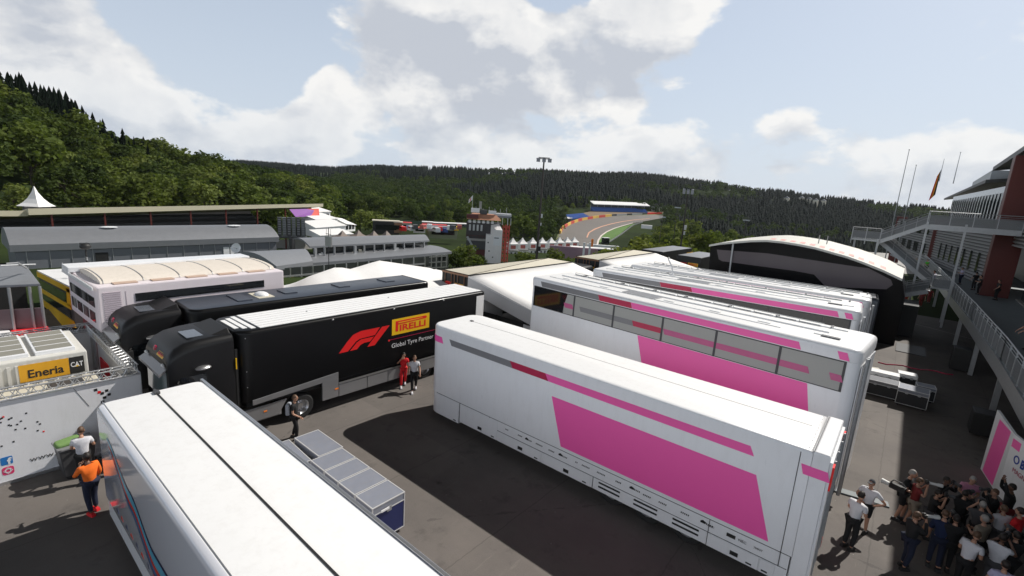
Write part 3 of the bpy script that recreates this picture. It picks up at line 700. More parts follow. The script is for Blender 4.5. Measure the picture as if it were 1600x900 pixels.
def pink_trailer_low():
    t_ = thing('trailer', 'white trailer with a large pink parallelogram and bare white roof, nearest at lower right', 'trailer', (-14.4, 12.6, 0), 0, 'white trailers with pink stripes')
    L, Wd = 13.9, 2.62
    b = MB(); softbox(b, rrect(0, L-.35, 0, Wd, (.55, 0, 0, .55), 6), 1.16, 4.0, .10, 0, 1); b.build('body', [M_WHITE, M_ROOF], t_, smooth='auto')
    b = MB(); softbox(b, rrect(L-.34, L, -.01, Wd+.01), 0.42, 4.02, .05, 0, 1)
    for k in range(11): b.box(L-.47, L-.445, .15+k*.23, .18+k*.23, 4.0, 4.012, 2)
    b.box(L-.36, L-.34, 0.02, Wd-.02, .5, 4.025, 2); b.build('rear_frame', [M_WHITE, M_ROOF, M_SEAM], t_, bevel=.008)
    b = MB()
    b.box(L+.002, L+.06, .05, Wd-.05, .6, 3.85, 0)
    for y in (.35, .95, 1.65, 2.25): b.tube((L+.09, y, .7), (L+.09, y, 3.8), .025, n=6, m=1)
    b.build('rear_door', [M_WHITE, M_STEEL], t_)
    for y in (.18, Wd-.18):
        b = MB(); b.box(L+.062, L+.10, y-.13, y+.13, 3.15, 3.75); b.build('marker_panel', M_RED, t_)
        b = MB(); b.box(L+.01, L+.10, y-.14, y+.14, .30, .60); b.build('tail_light', mat('tail_light', (.35, .01, .01), .25), t_, bevel=.01)
    # skirt with lockers
    b = MB(); y = .012
    softbox(b, rrect(.06, 1.90, y, Wd-y, (.5, 0, 0, .5), 6), .26, 1.14, .01); b.box(1.92, L-.38, y, Wd-y, .36, 1.14)
    for x0, x1 in ((8.2, 8.95), (9.42, 10.16), (10.62, 11.38)): pass
    sk = b.build('skirt', [M_WHITE], t_, bevel=.015)
    for x0, x1, z0 in ((.58, 1.88, .27), (1.94, 3.92, .37), (3.96, 5.96, .37), (5.99, 7.92, .37), (11.60, 12.88, .37), (12.91, 13.25, .37)):
        b = MB(); b.box(x0, x1, -.008, .006, z0, .74 if x0 > 3.9 else 1.12); b.build('locker_door', M_WHITE, t_, bevel=.008)
        h = MB(); h.box(x1-.28, x1-.14, -.016, -.006, z0+.05, z0+.09); h.build('handle', M_MATT, t_)
    b = MB()
    b.box(.6, L-.4, .002, .011, .755, .77); b.box(.56, L-.36, -.004, .004, 1.145, 1.165); b.box(1.905, 1.925, -.004, .012, .28, 1.14)
    b.box(3.5, 3.52, -.004, .011, .78, 1.14); b.box(11.585, 11.6, -.004, .011, .38, 1.14); b.box(13.30, 13.318, -.004, .006, .75, 3.9)
    b.box(8.0, 8.015, -.004, .011, .38, .75)
    b.build('panel_seam', M_SEAM, t_)
    b = MB()
    for x0 in (8.22, 9.42, 10.62):
        for z in (.50, .64): b.plate((x0, .004, z), *NEAR, [(0, 0), (.74, 0), (.74, .05), (0, .05)], .012)
    build_each(b, 'vent_slot', M_MATT, t_, 1)
    b = MB()
    for x0 in (2.95, 4.94, 6.90, 12.2): b.plate((x0, -.012, .46), *NEAR, [(0, 0), (.2, 0), (.2, .11), (0, .11)], .012)
    build_each(b, 'side_marker', M_MATT, t_, 1)
    for x in (8.6, 9.8, 11.0):
        for y, a in ((.30, -1), (Wd-.30, 1)): add_wheel(t_, (x, y, .5), (0, a, 0))
    for name, poly, mt in (('pink_panel', [(6.18, 2.90), (12.48, 2.90), (13.01, 1.28), (6.71, 1.28)], M_PINK), ('pink_stripe', par_(5.85, 12.24, 3.36, 3.60, .12), M_PINK),
                           ('crimson_stripe', par_(4.30, 5.85, 3.36, 3.60, .14), M_CRIM), ('grey_stripe', par_(1.17, 4.30, 3.36, 3.60, .14), M_GREY),
                           ('pink_stripe', par_(13.36, 13.90, 3.38, 3.62, .07), M_PINK), ('pink_stripe', [(.50, 3.33), (.83, 3.33), (.74, 3.58), (.50, 3.58)], M_PINK)):
        b = MB(); b.plate((0, 0, 0), *NEAR, poly, .004 if .6 < poly[0][0] < 13.3 else .014); b.build(name, mt, t_)
    # the front quarter stripe wraps round the rounded corner
    b = MB(); fs = rrect(-.014, 2, -.014, 2, (.564, 0, 0, 0), 6)[:7]; n = len(fs)
    fi = rrect(.004, 2, .004, 2, (.546, 0, 0, 0), 6)[:7]
    for i in range(n-1):
        q = [fs[i], fs[i+1], fi[i+1], fi[i]]; b.hexa([(x, y, 3.33) for x, y in q], [(x, y, 3.58) for x, y in q])
    b.build('pink_stripe', M_PINK, t_)
    b = MB(); rnd = random.Random(3); x = 4.3
    while x < 11.4:     # small sponsor marks, too small to read
        w_ = rnd.uniform(.12, .34); z = .93+rnd.uniform(0, .03); k = rnd.randrange(3)
        if k == 0: b.plate((x, .008, z), *NEAR, [(0, 0), (w_*.4, 0), (w_*.5, .05), (w_*.2, .09), (0, .05)], .006)
        for j in range(int(w_/.045)):
            b.plate((x+j*.05, .008, z), *NEAR, [(0, 0), (.028, 0), (.036, .045), (.008, .045)], .006)
        x += w_+rnd.uniform(.10, .45)
    text(b, 'NEC', (12.35, .0, .93), *NEAR, .075, off=.012); b.plate((12.05, .008, .91), *NEAR, [(0, 0), (.22, 0), (.22, .10), (0, .10)], .006)
    text(b, 'ORBIT', (11.55, .0, .94), *NEAR, .05, off=.012); text(b, '7NNT', (12.72, 0, .93), *NEAR, .06, off=.012)
    b.build('sponsor_marks', M_MATT, t_)
    b = MB(); b.box(.9, L-.6, 1.55, 1.565, 3.998, 4.004); b.build('roof_seam', M_SEAM, t_)
    b = MB(); b.box(.78, .92, 1.5, 1.62, 3.99, 4.03); b.build('roof_fitting', M_DGREY, t_, bevel=.01)
    b = MB(); b.box(.5, 1.0, .5, 2.1, 0, .3); b.box(.6, .75, .6, .75, .3, 1.0); b.box(.6, .75, 1.85, 2.0, .3, 1.0); b.build('landing_leg', M_DGREY, t_)
pink_trailer_low()

def pink_trailer_high(P0, P1, label, zt, marks, Wd=3.1):
    P0 = Vector(P0); P1 = Vector(P1); L = (P1-P0).length; a = math.atan2(P1.y-P0.y, P1.x-P0.x)
    t_ = thing('trailer', label, 'trailer', (P0.x, P0.y, 0), a, 'white trailers with pink stripes')
    b = MB(); softbox(b, rrect(0, L, 0, Wd, (.22, .35, .35, .22), 4), 1.0, zt-.42, .02, 0, 0)
    b.build('body', [M_WHITE, M_ROOF], t_, smooth='auto')
    wz0, wz1 = zt-1.42, zt-.42
    b = MB(); softbox(b, rrect(-.02, L+.02, -.02, Wd+.02, (.24, .37, .37, .24), 4), zt-.41, zt, .12, 0, 1); b.build('roof', [M_WHITE, M_ROOF], t_, smooth='auto')
    b = MB(); b.box(.3, L-.3, .1, Wd-.1, .35, .99)
    b.build('skirt', M_WHITE, t_, bevel=.02)
    y = -.004
    b = MB(); b.plate((0, y, 0), *NEAR, [(.22, wz0), (L-.32, wz0), (L-.32, wz1), (.22, wz1)], .010); b.build('window_frame', M_DGREY, t_)
    b = MB(); b.plate((0, y-.010, 0), *NEAR, [(.24, wz0+.03), (2.05, wz0+.03), (2.30, wz1-.03), (.24, wz1-.03)], .006); b.build('window_pane', M_GLASS, t_)
    xs = [2.10, 3.0*0+2.9, 4.95, 7.1, 9.22, 11.36, L-.36] if marks else [2.1, 4.95, 7.1, 9.22, 11.36, L-.36]
    xs = [2.10, 2.72, 4.83, 7.1, 9.22, 11.36, L-.36]
    for x0, x1 in zip(xs[:-1], xs[1:]):
        b = MB(); b.plate((0, y-.010, 0), *NEAR, [(x0+.03, wz0+.035), (x1-.03, wz0+.035), (x1-.03, wz1-.035), (x0+.03, wz1-.035)], .006); p = b.build('window_pane', M_BLIND if marks else M_GLASS, t_)
    st = [('grey_stripe', .62, 3.95, M_GREY), ('crimson_stripe', 3.96, 5.58, M_CRIM), ('pink_stripe', 5.59, 11.85, M_PINK), ('pink_stripe', L-.62, L-.36, M_PINK)]
    for n_, s0, s1, mt in st:
        b = MB(); b.plate((0, -.022, 0), *NEAR, par_(s0, s1, zt-.385, zt-.14, .10), .005); b.build(n_, mt, t_)
    if marks:
        for n_, s0, s1, mt in (('grey_stripe', 3.03, 5.74, M_GREY), ('crimson_stripe', 5.75, 7.06, M_CRIM), ('pink_stripe', 7.14, 12.23, M_PINK), ('pink_stripe', 2.12, 2.62, M_PINK), ('pink_stripe', L-.72, L-.40, M_PINK)):
            b = MB(); b.plate((0, -.021, 0), *NEAR, par_(s0, s1, zt-1.10, zt-.88, .08), .005); b.build(n_, mat('pink_behind_glass', (.50, .10, .24), .4) if mt is M_PINK else mt, t_)
        b = MB()
        for x in xs[1:-1]: b.plate((0, -.026, 0), *NEAR, [(x-.04, wz0), (x+.04, wz0), (x+.04, wz1), (x-.04, wz1)], .005)
        build_each(b, 'mullion', M_SEAM, t_, 1)
        b = MB(); b.plate((0, -.001, 0), *NEAR, [(6.06, wz0-.02), (12.30, wz0-.02), (12.85, 1.2), (6.9, 1.2)], .005); b.build('pink_panel', M_PINK, t_)
    # roof gear
    b = MB(); r = zt+.001
    b.box(.6, L-1.2, Wd*.52, Wd*.52+.05, r, r+.05, 0); b.box(.9, L-.8, Wd*.80, Wd*.80+.03, r, r+.04, 0); b.box(.5, L-2.5, Wd*.25, Wd*.25+.02, r, r+.025, 0)
    for x in (1.1, 3.3, 5.0, 6.5, 8.4, 10.2, 12.0): b.box(x, x+.42, Wd*.34, Wd*.40, r, r+.03, 0); b.box(x+.2, x+.26, Wd*.80, Wd*.9, r, r+.07, 2)
    b.box(4.6, 6.2, Wd*.28, Wd*.50, r, r+.035, 1); b.box(L-1.3, L-.75, Wd*.28, Wd*.33, r, r+.05, 2)
    b.build('roof_fittings', [M_ROOF, M_GREY, M_SEAM], t_, bevel=.006)
    b = MB()
    for k in range(14): b.box(.8+k*.8, 1.5+k*.8, Wd-.62, Wd-.60, r, r+.05); b.tube((.8+k*.8, Wd-.61, r), (.8+k*.8, Wd-.61, r+.12), .012, n=5)
    b.bar((.8, Wd-.61, r+.12), (12, Wd-.61, r+.12), .02); b.build('roof_rail', M_STEEL, t_)
    b = MB(); b.plate((L+.022, .35, 0), (0, 1, 0), (0, 0, 1), [(0, .6), (Wd-.7, .6), (Wd-.7, zt-.5), (0, zt-.5)], .02); b.build('rear_door', M_WHITE, t_)
    for yy in (.5, .7): b = MB(); b.tube((L+.12, yy, .4), (L+.12, yy, zt-.3), .05, n=8); b.build('rear_pipe', M_STEEL, t_)
    for x in (9.0, 10.2, 11.4):
        for yy, s in ((.28, -1), (Wd-.28, 1)): add_wheel(t_, (x, yy, .5), (0, s, 0))
    return t_
T2 = pink_trailer_high((-14.0, 18.75), (-.5, 17.62), 'tall white trailer with a band of pale windows and a pink panel', 5.42, True)
T3 = pink_trailer_high((-13.7, 24.1), (-1.0, 24.95), 'tall white trailer with a pink roof stripe, just behind the one with pale windows', 5.42, False, 2.9)
T4 = pink_trailer_high((-13.3, 28.1), (-.9, 28.75), 'tall white trailer of which only the roof shows, rearmost of the pink striped ones', 5.42, False, 2.6)
def antennas():
    b = MB(); b.path([(0, 0, 0), (-.1, 0, .5), (-.35, 0, .9)], .04); b.ell((-.35, 0, .95), .06); b.box(-.15, .15, -.15, .15, 0, .05)
    o = b.build('antenna', M_ALU, T3); o.location = (4.0, 1.9, 5.42)
antennas()

def front_trailer():
    t_ = thing('trailer', 'large white trailer at the lower left with a dark cable along its plain roof', 'trailer', (-15.2, 2.16, 0), 0)
    L, Wd, zt = 15.5, 2.48, 3.5
    b = MB(); softbox(b, rrect(0, L, 0, Wd, (.3, 0, 0, .3), 5), 1.0, zt, .14, 0, 1)
    b.build('body', [mat('gloss_white_paint', (0.66, 0.67, 0.72), 0.09, 0, 0.02, 1, coat=0.8), M_ROOF], t_, smooth='auto')
    b = MB(); b.box(.15, L, .05, Wd-.05, .35, .98); b.build('skirt', M_WHITE, t_, bevel=.02)
    b = MB(); b.box(.05, L, Wd-.10, Wd-.03, zt-.03, zt+.03); b.box(.05, L, .16, .18, zt-.002, zt+.006); b.build('roof_gutter', M_ALU, t_, bevel=.01)
    b = MB(); b.box(.30, L, 1.245, 1.275, zt, zt+.02); b.build('roof_cable', M_MATT, t_)
    b = MB(); b.box(.22, .42, 1.2, 1.32, zt, zt+.07); b.tube((.22, 1.26, zt+.04), (.10, 1.26, zt+.04), .03); b.build('cable_bracket', M_DGREY, t_, bevel=.01)
    # ribbons on the side that faces away from the camera's right
    def ribbon(pts, w, mt, k, name):
        b = MB(); n = 40; A = []; B = []
        for i in range(n+1):
            f = i/n; j = min(int(f*(len(pts)-1)), len(pts)-2); g = f*(len(pts)-1)-j; g2 = g*g*(3-2*g)
            x = pts[j][0]+(pts[j+1][0]-pts[j][0])*g; z = pts[j][1]+(pts[j+1][1]-pts[j][1])*g2; ww = w*math.sin(math.pi*min(1, max(0.04, f*1.04)))**.6
            A.append((x, -.004-k, z-ww)); B.append((x, -.004-k, z+ww))
        b.add(A+B, [(i, i+1, n+2+i, n+1+i) for i in range(n)]); b.build(name, mt, t_, fix=False)
    P = [(1.2, 2.9), (3.0, 2.2), (4.6, 1.55), (7.5, 1.55), (10.5, 1.4)]
    ribbon(P, .34, mat('ribbon_dark_blue', (.02, .03, .09), .2), .001, 'dark_blue_ribbon'); ribbon([(x, z+.10) for x, z in P], .15, mat('ribbon_light_blue', (.10, .38, .52), .2), .003, 'light_blue_ribbon')
    ribbon([(x+.1, z-.06) for x, z in P], .07, mat('ribbon_red', (.60, .06, .04), .2), .005, 'red_ribbon'); ribbon([(x+.1, z-.2) for x, z in P], .05, mat('ribbon_mid_blue', (.05, .16, .36), .2), .005, 'mid_blue_ribbon')
    b = MB(); rnd = random.Random(5)
    for k in range(16): b.plate((1.6+k*.42, .0, 1.15), (-1, 0, 0), (0, 0, 1), [(0, 0), (rnd.uniform(.1, .25), 0), (.15, .10), (.05, .10)], .006, m=k % 2)
    b.build('sponsor_marks', [mat('ribbon_dark_blue', (0, 0, 0)), mat('ribbon_red', (0, 0, 0))], t_)
    for x in (10.6, 11.8, 13.0):
        for y, a in ((.28, -1), (Wd-.28, 1)): add_wheel(t_, (x, y, .5), (0, a, 0))
front_trailer()

# ------------------------------------------------------------------ black lorries
SIDE = ((0, 1, 0), (0, 0, 1))        # face that looks towards +X
def p_logo(par, O, u, v, w, name='tyre_maker_logo', lit=True):
    O = Vector(O); u = Vector(u).normalized(); v = Vector(v).normalized(); n = u.cross(v); h = w*.34
    b = MB(); b.plate(O, u, v, [(0, 0), (w, 0), (w, h), (0, h)], .006); bo = b.build(name, M_YEL, par)
    b = MB(); O2 = O+n*.007
    b.plate(O2, u, v, [(w*.09, h*.20), (w*.155, h*.20), (w*.155, h*.62), (w*.09, h*.62)], .003)
    b.plate(O2, u, v, [(w*.09, h*.62), (w*.155, h*.62), (w*.90, h*.68), (w*.93, h*.76), (w*.90, h*.86), (w*.60, h*.86), (w*.09, h*.86)], .003)
    b2 = MB(); b2.plate(O2+n*.004, u, v, [(w*.16, h*.70), (w*.80, h*.745), (w*.80, h*.775), (w*.16, h*.76)], .003)
    text(b, 'IRELLI', O2+u*(w*.195)+v*(h*.20), u, v, h*.40, w*.70, off=.004, bold=.03)
    b.build('lettering', M_RED, bo)
    b2.build('lettering_gap', M_YEL, bo)
def f_logo(par, O, u, v, w):
    k = w/2.35; P = lambda L: [(x*k, z*k) for x, z in L]
    b = MB()
    b.plate(O, u, v, P([(0, 0), (.42, 0), (.80, .36), (.98, .44), (1.75, .47), (2.0, .78), (1.05, .78), (.66, .68), (.40, .44)]), .006)
    b.plate(O, u, v, P([(.52, 0), (.85, 0), (1.02, .16), (1.20, .22), (1.50, .22), (1.70, .41), (1.05, .40), (.85, .31)]), .006)
    b.plate(O, u, v, P([(1.36, .0), (1.74, .0), (2.52, .78), (2.12, .78)]), .006)
    b.build('racing_series_logo', M_RED, par)
def tractor(par, ox=0.0, oy=-2.1):
    """cab and chassis, front towards -Y; box nose at y=0 of the lorry"""
    W_ = 2.46; x0 = ox; x1 = ox+W_
    def ringy(y, zb, zt, ins, rad=.34):
        pts = rrect(x0+ins, x1-ins, zb, zt, (.06, .06, rad, rad), 5); return [(px, oy+y, pz) for px, pz in pts]
    b = MB(); b.rings([ringy(.06, .95, 3.10, .20, .14), ringy(.0, .95, 3.22, .10, .18), ringy(.03, .95, 3.42, .05, .22), ringy(.12, .95, 3.60, .02, .27), ringy(.28, .95, 3.75, .0, .30), ringy(.55, .95, 3.88, .0, .30), ringy(.95, .95, 3.94, .0, .28), ringy(1.45, .95, 3.97, .0, .26), ringy(1.96, .95, 3.98, .0, .24), ringy(2.0, .95, 3.95, .03, .22)])
    cab = b.build('cab', mat('cab_black', (.008, .008, .009), .42, 0, .2, 1.5, spec=.35), par, smooth='auto')
    b = MB(); b.box(x0+.12, x1-.12, oy+.2, oy+1.95, .45, .94); b.box(x0+.05, x1-.05, oy-.02, oy+.35, .30, .93); b.build('bumper', M_DGREY, par, bevel=.03)
    b = MB(); b.hexa([(x0+.16, oy+.075, 1.95), (x1-.16, oy+.075, 1.95), (x1-.18, oy+.10, 3.02), (x0+.18, oy+.10, 3.02)], [(x0+.16, oy+.0, 1.95), (x1-.16, oy+.0, 1.95), (x1-.18, oy+.01, 3.02), (x0+.18, oy+.01, 3.02)])
    b.build('windscreen', mat('windscreen', (.10, .13, .13), .08, 0, .05, 1, spec=.9), cab)
    b = MB(); b.hexa([(x0+.10, oy-.02, 3.08), (x1-.10, oy-.02, 3.08), (x1-.10, oy-.20, 2.92), (x0+.10, oy-.20, 2.92)], [(x0+.10, oy+.03, 3.17), (x1-.10, oy+.03, 3.17), (x1-.10, oy-.20, 3.02), (x0+.10, oy-.20, 3.02)])
    b.build('sun_visor', mat('smoked_visor', (.20, .19, .19), .15, 0, .1, 1), cab, bevel=.01)
    b = MB()
    for s in (x0+.35, x1-.35): b.ell((s, oy-.02, 3.24), (.12, .06, .05))
    for s in (x0+.3, x1-.3): b.box(s-.2, s+.2, oy-.04, oy+.0, .55, .75)
    b.build('headlight', mat('lamp_glass', (.6, .6, .58), .1), cab, smooth='auto')
    b = MB()
    for k in range(5): b.box(x0+.35, x1-.35, oy+.03, oy+.05, 1.0+k*.13, 1.07+k*.13)
    b.build('grille', M_MATT, cab)
    p_logo(cab, (x0+1.35, oy+.02, 3.40), (1, 0, 0), (0, .12, .20), .62)
    b = MB(); b.ell((x0+1.0, oy+.09, 3.50), (.15, .06, .12)); b.build('nose_emblem', mat('emblem_maroon', (.30, .02, .05), .2), cab, smooth='auto')
    b = MB(); b.box(x0+1.0, x1-.55, oy+.75, oy+1.25, 3.93, 3.965); b.build('roof_hatch', mat('hatch_tint', (.10, .11, .13), .15), cab, bevel=.01)
    b = MB(); b.hexa([(x0+.35, oy+1.35, 3.95), (x1-.35, oy+1.35, 3.95), (x1-.20, oy+1.98, 3.94), (x0+.20, oy+1.98, 3.94)], [(x0+.40, oy+1.45, 3.98), (x1-.40, oy+1.45, 3.98), (x1-.45, oy+1.98, 4.13), (x0+.45, oy+1.98, 4.13)])
    b.build('roof_deflector', mat('cab_black', (0, 0, 0)), cab, bevel=.03)
    for xx, s in ((x1-.015, 1), (x0+.015, -1)):
        b = MB(); b.hexa([(xx-.02, oy+.25, 2.0), (xx-.02, oy+1.1, 2.0), (xx-.02, oy+1.1, 2.8), (xx-.02, oy+.35, 2.8)], [(xx+.03, oy+.25, 2.0), (xx+.03, oy+1.1, 2.0), (xx+.03, oy+1.1, 2.8), (xx+.03, oy+.35, 2.8)])
        b.build('side_window', M_GLASS, cab)
        b = MB(); q = xx+s*.22; b.tube((xx, oy+.3, 2.7), (q, oy+.2, 2.7), .025); b.tube((xx, oy+.3, 1.75), (q, oy+.2, 1.8), .025); b.box(q-.07, q+.07, oy+.14, oy+.30, 1.75, 2.68)
        b.build('mirror', M_MATT, cab, bevel=.02)
    b = MB(); b.ell((x1+.06, oy+1.0, 3.02), (.14, .25, .08)); b.build('air_intake', M_ALU, cab, smooth='auto')
    b = MB(); b.tube((x1-.16, oy+2.08, 1.2), (x1-.16, oy+2.08, 3.4), .09, n=10); b.build('exhaust_stack', M_MATT, par)
    b = MB(); b.box(x1-.02, x1+.03, oy+2.02, oy+2.05, 2.7, 3.1); b.build('cab_hose', M_YEL, par)
    b = MB(); b.hexa([(x1-.10, oy+2.1, .42), (x1-.10, oy+3.6, .42), (x1-.10, oy+3.6, 1.0), (x1-.10, oy+2.1, 1.0)], [(x1+.0, oy+2.1, .50), (x1, oy+3.45, .50), (x1, oy+3.8, 1.06), (x1, oy+2.1, 1.0)])
    b.build('side_fairing', M_SILV, par, bevel=.012); b = MB(); b.box(x0+.1, x0+.2, oy+2.25, oy+3.7, .45, 1.0); b.build('side_fairing', M_SILV, par, bevel=.012)
    b = MB(); b.plate((x1+.002, oy+2.9, .76), *SIDE, [(0, 0), (.12, 0), (.12, .05), (0, .05)], .01); b.build('side_marker', M_ORA, par)
    b = MB(); b.box(x0+.8, x1-.8, oy+1.5, 4.0, .75, .98); b.build('chassis', M_MATT, par)
    for y in (oy+1.05, oy+4.36):
        for xx, s in ((x1-.18, 1), (x0+.18, -1)): add_wheel(par, (xx, y, .52), (s, 0, 0), .52, .34)
def lorry(loc, label, kind, rz=0.0, L=12.4, Wd=2.52):
    """box occupies x 0..Wd, y 0..L"""
    t_ = thing('lorry', label, 'lorry', loc, rz, 'black support lorries')
    top = M_CREAM if kind in ('awning',) else (mat('roof_dark_blue_grey', (.045, .055, .075), .35, 0, .1, 1, dirt=.1) if kind == 'plain' else M_BLACK)
    b = MB(); softbox(b, rrect(0, Wd, 0, L, (.5, .5, .03, .03) if kind != 'awning' else (.03,)*4, 6), 1.3 if kind != 'awning' else .9, 4.0, .13, 0, 1); body = b.build('body', [M_BLACK, top], t_, smooth='auto')
    if kind == 'striped':
        b = MB(); n = 7
        for k in range(n): b.box(.22+k*.305, .22+k*.305+.265, .85, L-.05, 3.995, 4.025)
        for k in range(3): b.box(.30+(2-k)*.16, Wd-.30-(2-k)*.16, .12+k*.23, .28+k*.23, 3.99, 4.022)
        b.build('roof_panel', M_ROOF, body, bevel=.006)
        b = MB()
        for x, y in ((1.2, 3.2), (1.0, 7.4)): b.ell((x, y, 4.03), (.05, .05, .03))
        b.build('roof_vent', M_STEEL, body)
        b = MB()
        for y in (3.6, 6.6, 9.6): b.ell((Wd+.0, y, 3.90), (.035, .05, .035))
        for z in (1.9, 2.5, 3.75): b.ell((Wd-.08, .28, z), .03)
        b.build('marker_lamp', M_ALU, body)
        f_logo(body, (Wd, 3.85, 2.40), *SIDE, 2.35)
        p_logo(body, (Wd, 6.5, 2.66), *SIDE, 2.2)
        b = MB(); text(b, 'Global Tyre Partner', (Wd, 6.5, 2.06), *SIDE, .22, 2.5, off=.006); b.build('lettering', M_WHITE, body)
        b = MB(); b.plate((Wd, 6.4, 2.46), *SIDE, [(0, 0), (2.9, 0), (2.9, .02), (0, .02)], .005); b.build('pinstripe', M_CRIM, body)
        b = MB(); b.ell((Wd+.0, 6.35, 2.45), (.01, .05, .05)); b.build('registered_mark', M_RED, body)
        b = MB(); b.hexa([(Wd-.06, .4, 1.18), (Wd-.06, 3.82, 1.34), (Wd-.06, 3.82, 1.60), (Wd-.06, .4, 1.38)], [(Wd+.02, .4, 1.18), (Wd+.02, 3.82, 1.34), (Wd+.02, 3.82, 1.60), (Wd+.02, .4, 1.38)])
        b.box(Wd-.06, Wd+.02, 3.1, 3.82, .52, 1.335); b.build('silver_band', M_SILV, t_, bevel=.01)
        for k, (y0, y1) in enumerate(((3.85, 5.2), (5.23, 6.3), (6.33, 8.2), (8.23, 10.2), (10.23, L))):
            b = MB(); b.box(Wd-.06, Wd+.015, y0, y1, .50, 1.02); b.build('side_skirt', M_SILV, t_, bevel=.012)
        b = MB(); b.box(Wd-.05, Wd+.03, 3.85, L, 1.05, 1.10); b.build('skirt_rail', M_ALU, t_)
        b = MB()
        for y in (3.65, 7.4): b.plate((Wd+.02, y, .85), *SIDE, [(0, 0), (.16, 0), (.16, .06), (0, .06)], .01)
        b.build('side_marker', M_ORA, t_)
        b = MB(); b.box(.05, Wd-.05, L-.02, L+.02, 1.3, 3.97); b.build('rear_door', M_DGREY, t_)
        b = MB(); b.box(Wd-.01, Wd+.02, L-.62, L-.05, 1.9, 3.8); b.build('rear_panel', M_TENT, t_)
        b = MB(); b.box(.3, Wd-.3, .3, L, 1.0, 1.28); b.build('underframe', M_MATT, t_)
        for y in (8.6, 9.9, 11.2):
            for xx, s in ((Wd-.25, 1), (.25, -1)): add_wheel(t_, (xx, y, .5), (s, 0, 0))
    elif kind == 'plain':
        b = MB(); b.box(.5, 1.9, 2.0, 2.6, 3.99, 4.05); b.build('roof_hatch', top, body, bevel=.01)
        for y in (4.2, 7.0, 9.8): b = MB(); b.box(.6, 1.5, y, y+.6, 3.99, 4.05); b.build('roof_hatch', top, body, bevel=.01)
        b = MB(); b.box(.6, 1.8, 2.9, 3.6, 3.99, 4.03); h = b.build('open_hatch_frame', M_CREAM, body); b = MB(); b.ell((1.2, 3.25, 4.03), (.42, .30, .16)); b.build('satellite_dome', M_WHITE, h, smooth=True)
        p_logo(body, (.5, -.005, 2.5), (1, 0, 0), (0, 0, 1), .75)
        b = MB(); b.box(Wd-.5, Wd+.38, 1.4, 8.6, 1.5, 3.5); so_ = b.build('slide_out', M_BLACK, t_, bevel=.03); b = MB(); b.box(Wd-.3, Wd+.44, 1.3, 8.7, 3.5, 3.58); b.build('slide_out_roof', M_DGREY, so_, bevel=.02)
        b = MB(); b.box(Wd-.02, Wd+.03, 8.9, 9.3, 3.0, 3.3); b.build('side_vent', M_DGREY, body)
        b = MB(); b.box(.3, Wd-.3, .3, L, .5, 1.28); b.build('underframe', M_MATT, t_)
        for y in (8.6, 9.9, 11.2):
            for xx, s in ((Wd-.25, 1), (.25, -1)): add_wheel(t_, (xx, y, .5), (s, 0, 0))
    else:
        b = MB()
        for x in (.35, .95, 1.25, 1.57, 2.15): b.tube((x, -.04, 1.1), (x, -.04, 3.85), .025)
        b.box(.02, Wd-.02, -.03, -.005, 3.86, 3.97); b.build('rear_bars', mat('rust_brown_bar', (.25, .12, .06), .5), body)
        k = .8; f_logo(body, (.15, -.01, 3.05), (1, 0, 0), (0, 0, 1), .80); p_logo(body, (1.22, -.012, 3.02), (1, 0, 0), (0, 0, 1), .85)
        b = MB(); b.box(.05, .07, .1, L, 4.0, 4.03); b.box(Wd-.07, Wd+.01, 0, L, 3.9, 4.02); b.build('roof_edge', M_MATT, body)
    return t_
P1_ = lorry((-19.87, 6.42, 0), 'black articulated lorry with red and yellow logos and ribbed white roof panels', 'striped', L=12.6); tractor(P1_)
P2_ = lorry((-23.75, 6.2, 0), 'black articulated lorry with a plain dark roof and a small white dome on it', 'plain', rz=R_(-1), L=12.0); tractor(P2_, -.55, -2.1)
P3_ = lorry((-23.75, 21.7, 0), 'black box lorry with a cream roof, left of the first large white awning', 'awning', L=12.2)
P4_ = lorry((-23.2, 37.4, 0), 'black box lorry with a cream roof, left of the second, farther white awning', 'awning', L=11.8)
def lorry_far(loc, label, L, lo):
    t_ = thing('lorry', label, 'lorry', loc, 0, 'black support lorries')
    b = MB(); softbox(b, rrect(0, 2.5, 0, L), .9, 4.0, .06, 0, 1); body = b.build('body', [M_BLACK, M_GROOF], t_, smooth='auto')
    if lo == 'side':
        f_logo(body, (2.5, L*.55, 2.4), *SIDE, 2.0); p_logo(body, (2.5, L*.55+2.4, 2.75), *SIDE, 2.2)
        b = MB(); text(b, 'Global Tyre Partner', (2.5, L*.55+2.4, 2.2), *SIDE, .28, 2.2); b.build('lettering', M_WHITE, body)
        p_logo(body, (1.2, -.005, 3.0), (1, 0, 0), (0, 0, 1), 1.0)
    else:
        f_logo(body, (.15, -.01, 3.0), (1, 0, 0), (0, 0, 1), .95); p_logo(body, (1.25, -.012, 3.0), (1, 0, 0), (0, 0, 1), 1.05)
    b = MB(); b.box(.3, 2.2, .5, L-.5, .3, .88); b.build('underframe', M_MATT, t_)
    for y in (L-3.6, L-2.4):
        for xx, s in ((2.25, 1), (.25, -1)): add_wheel(t_, (xx, y, .5), (s, 0, 0))
lorry_far((-23.0, 51.0, 0), 'black box lorry with logos on its long side, beyond the second white awning', 9.0, 'side')
lorry_far((-18.6, 50.2, 0), 'short black box lorry tucked against the left end of the rounded black motorhome', 6.6, 'end')
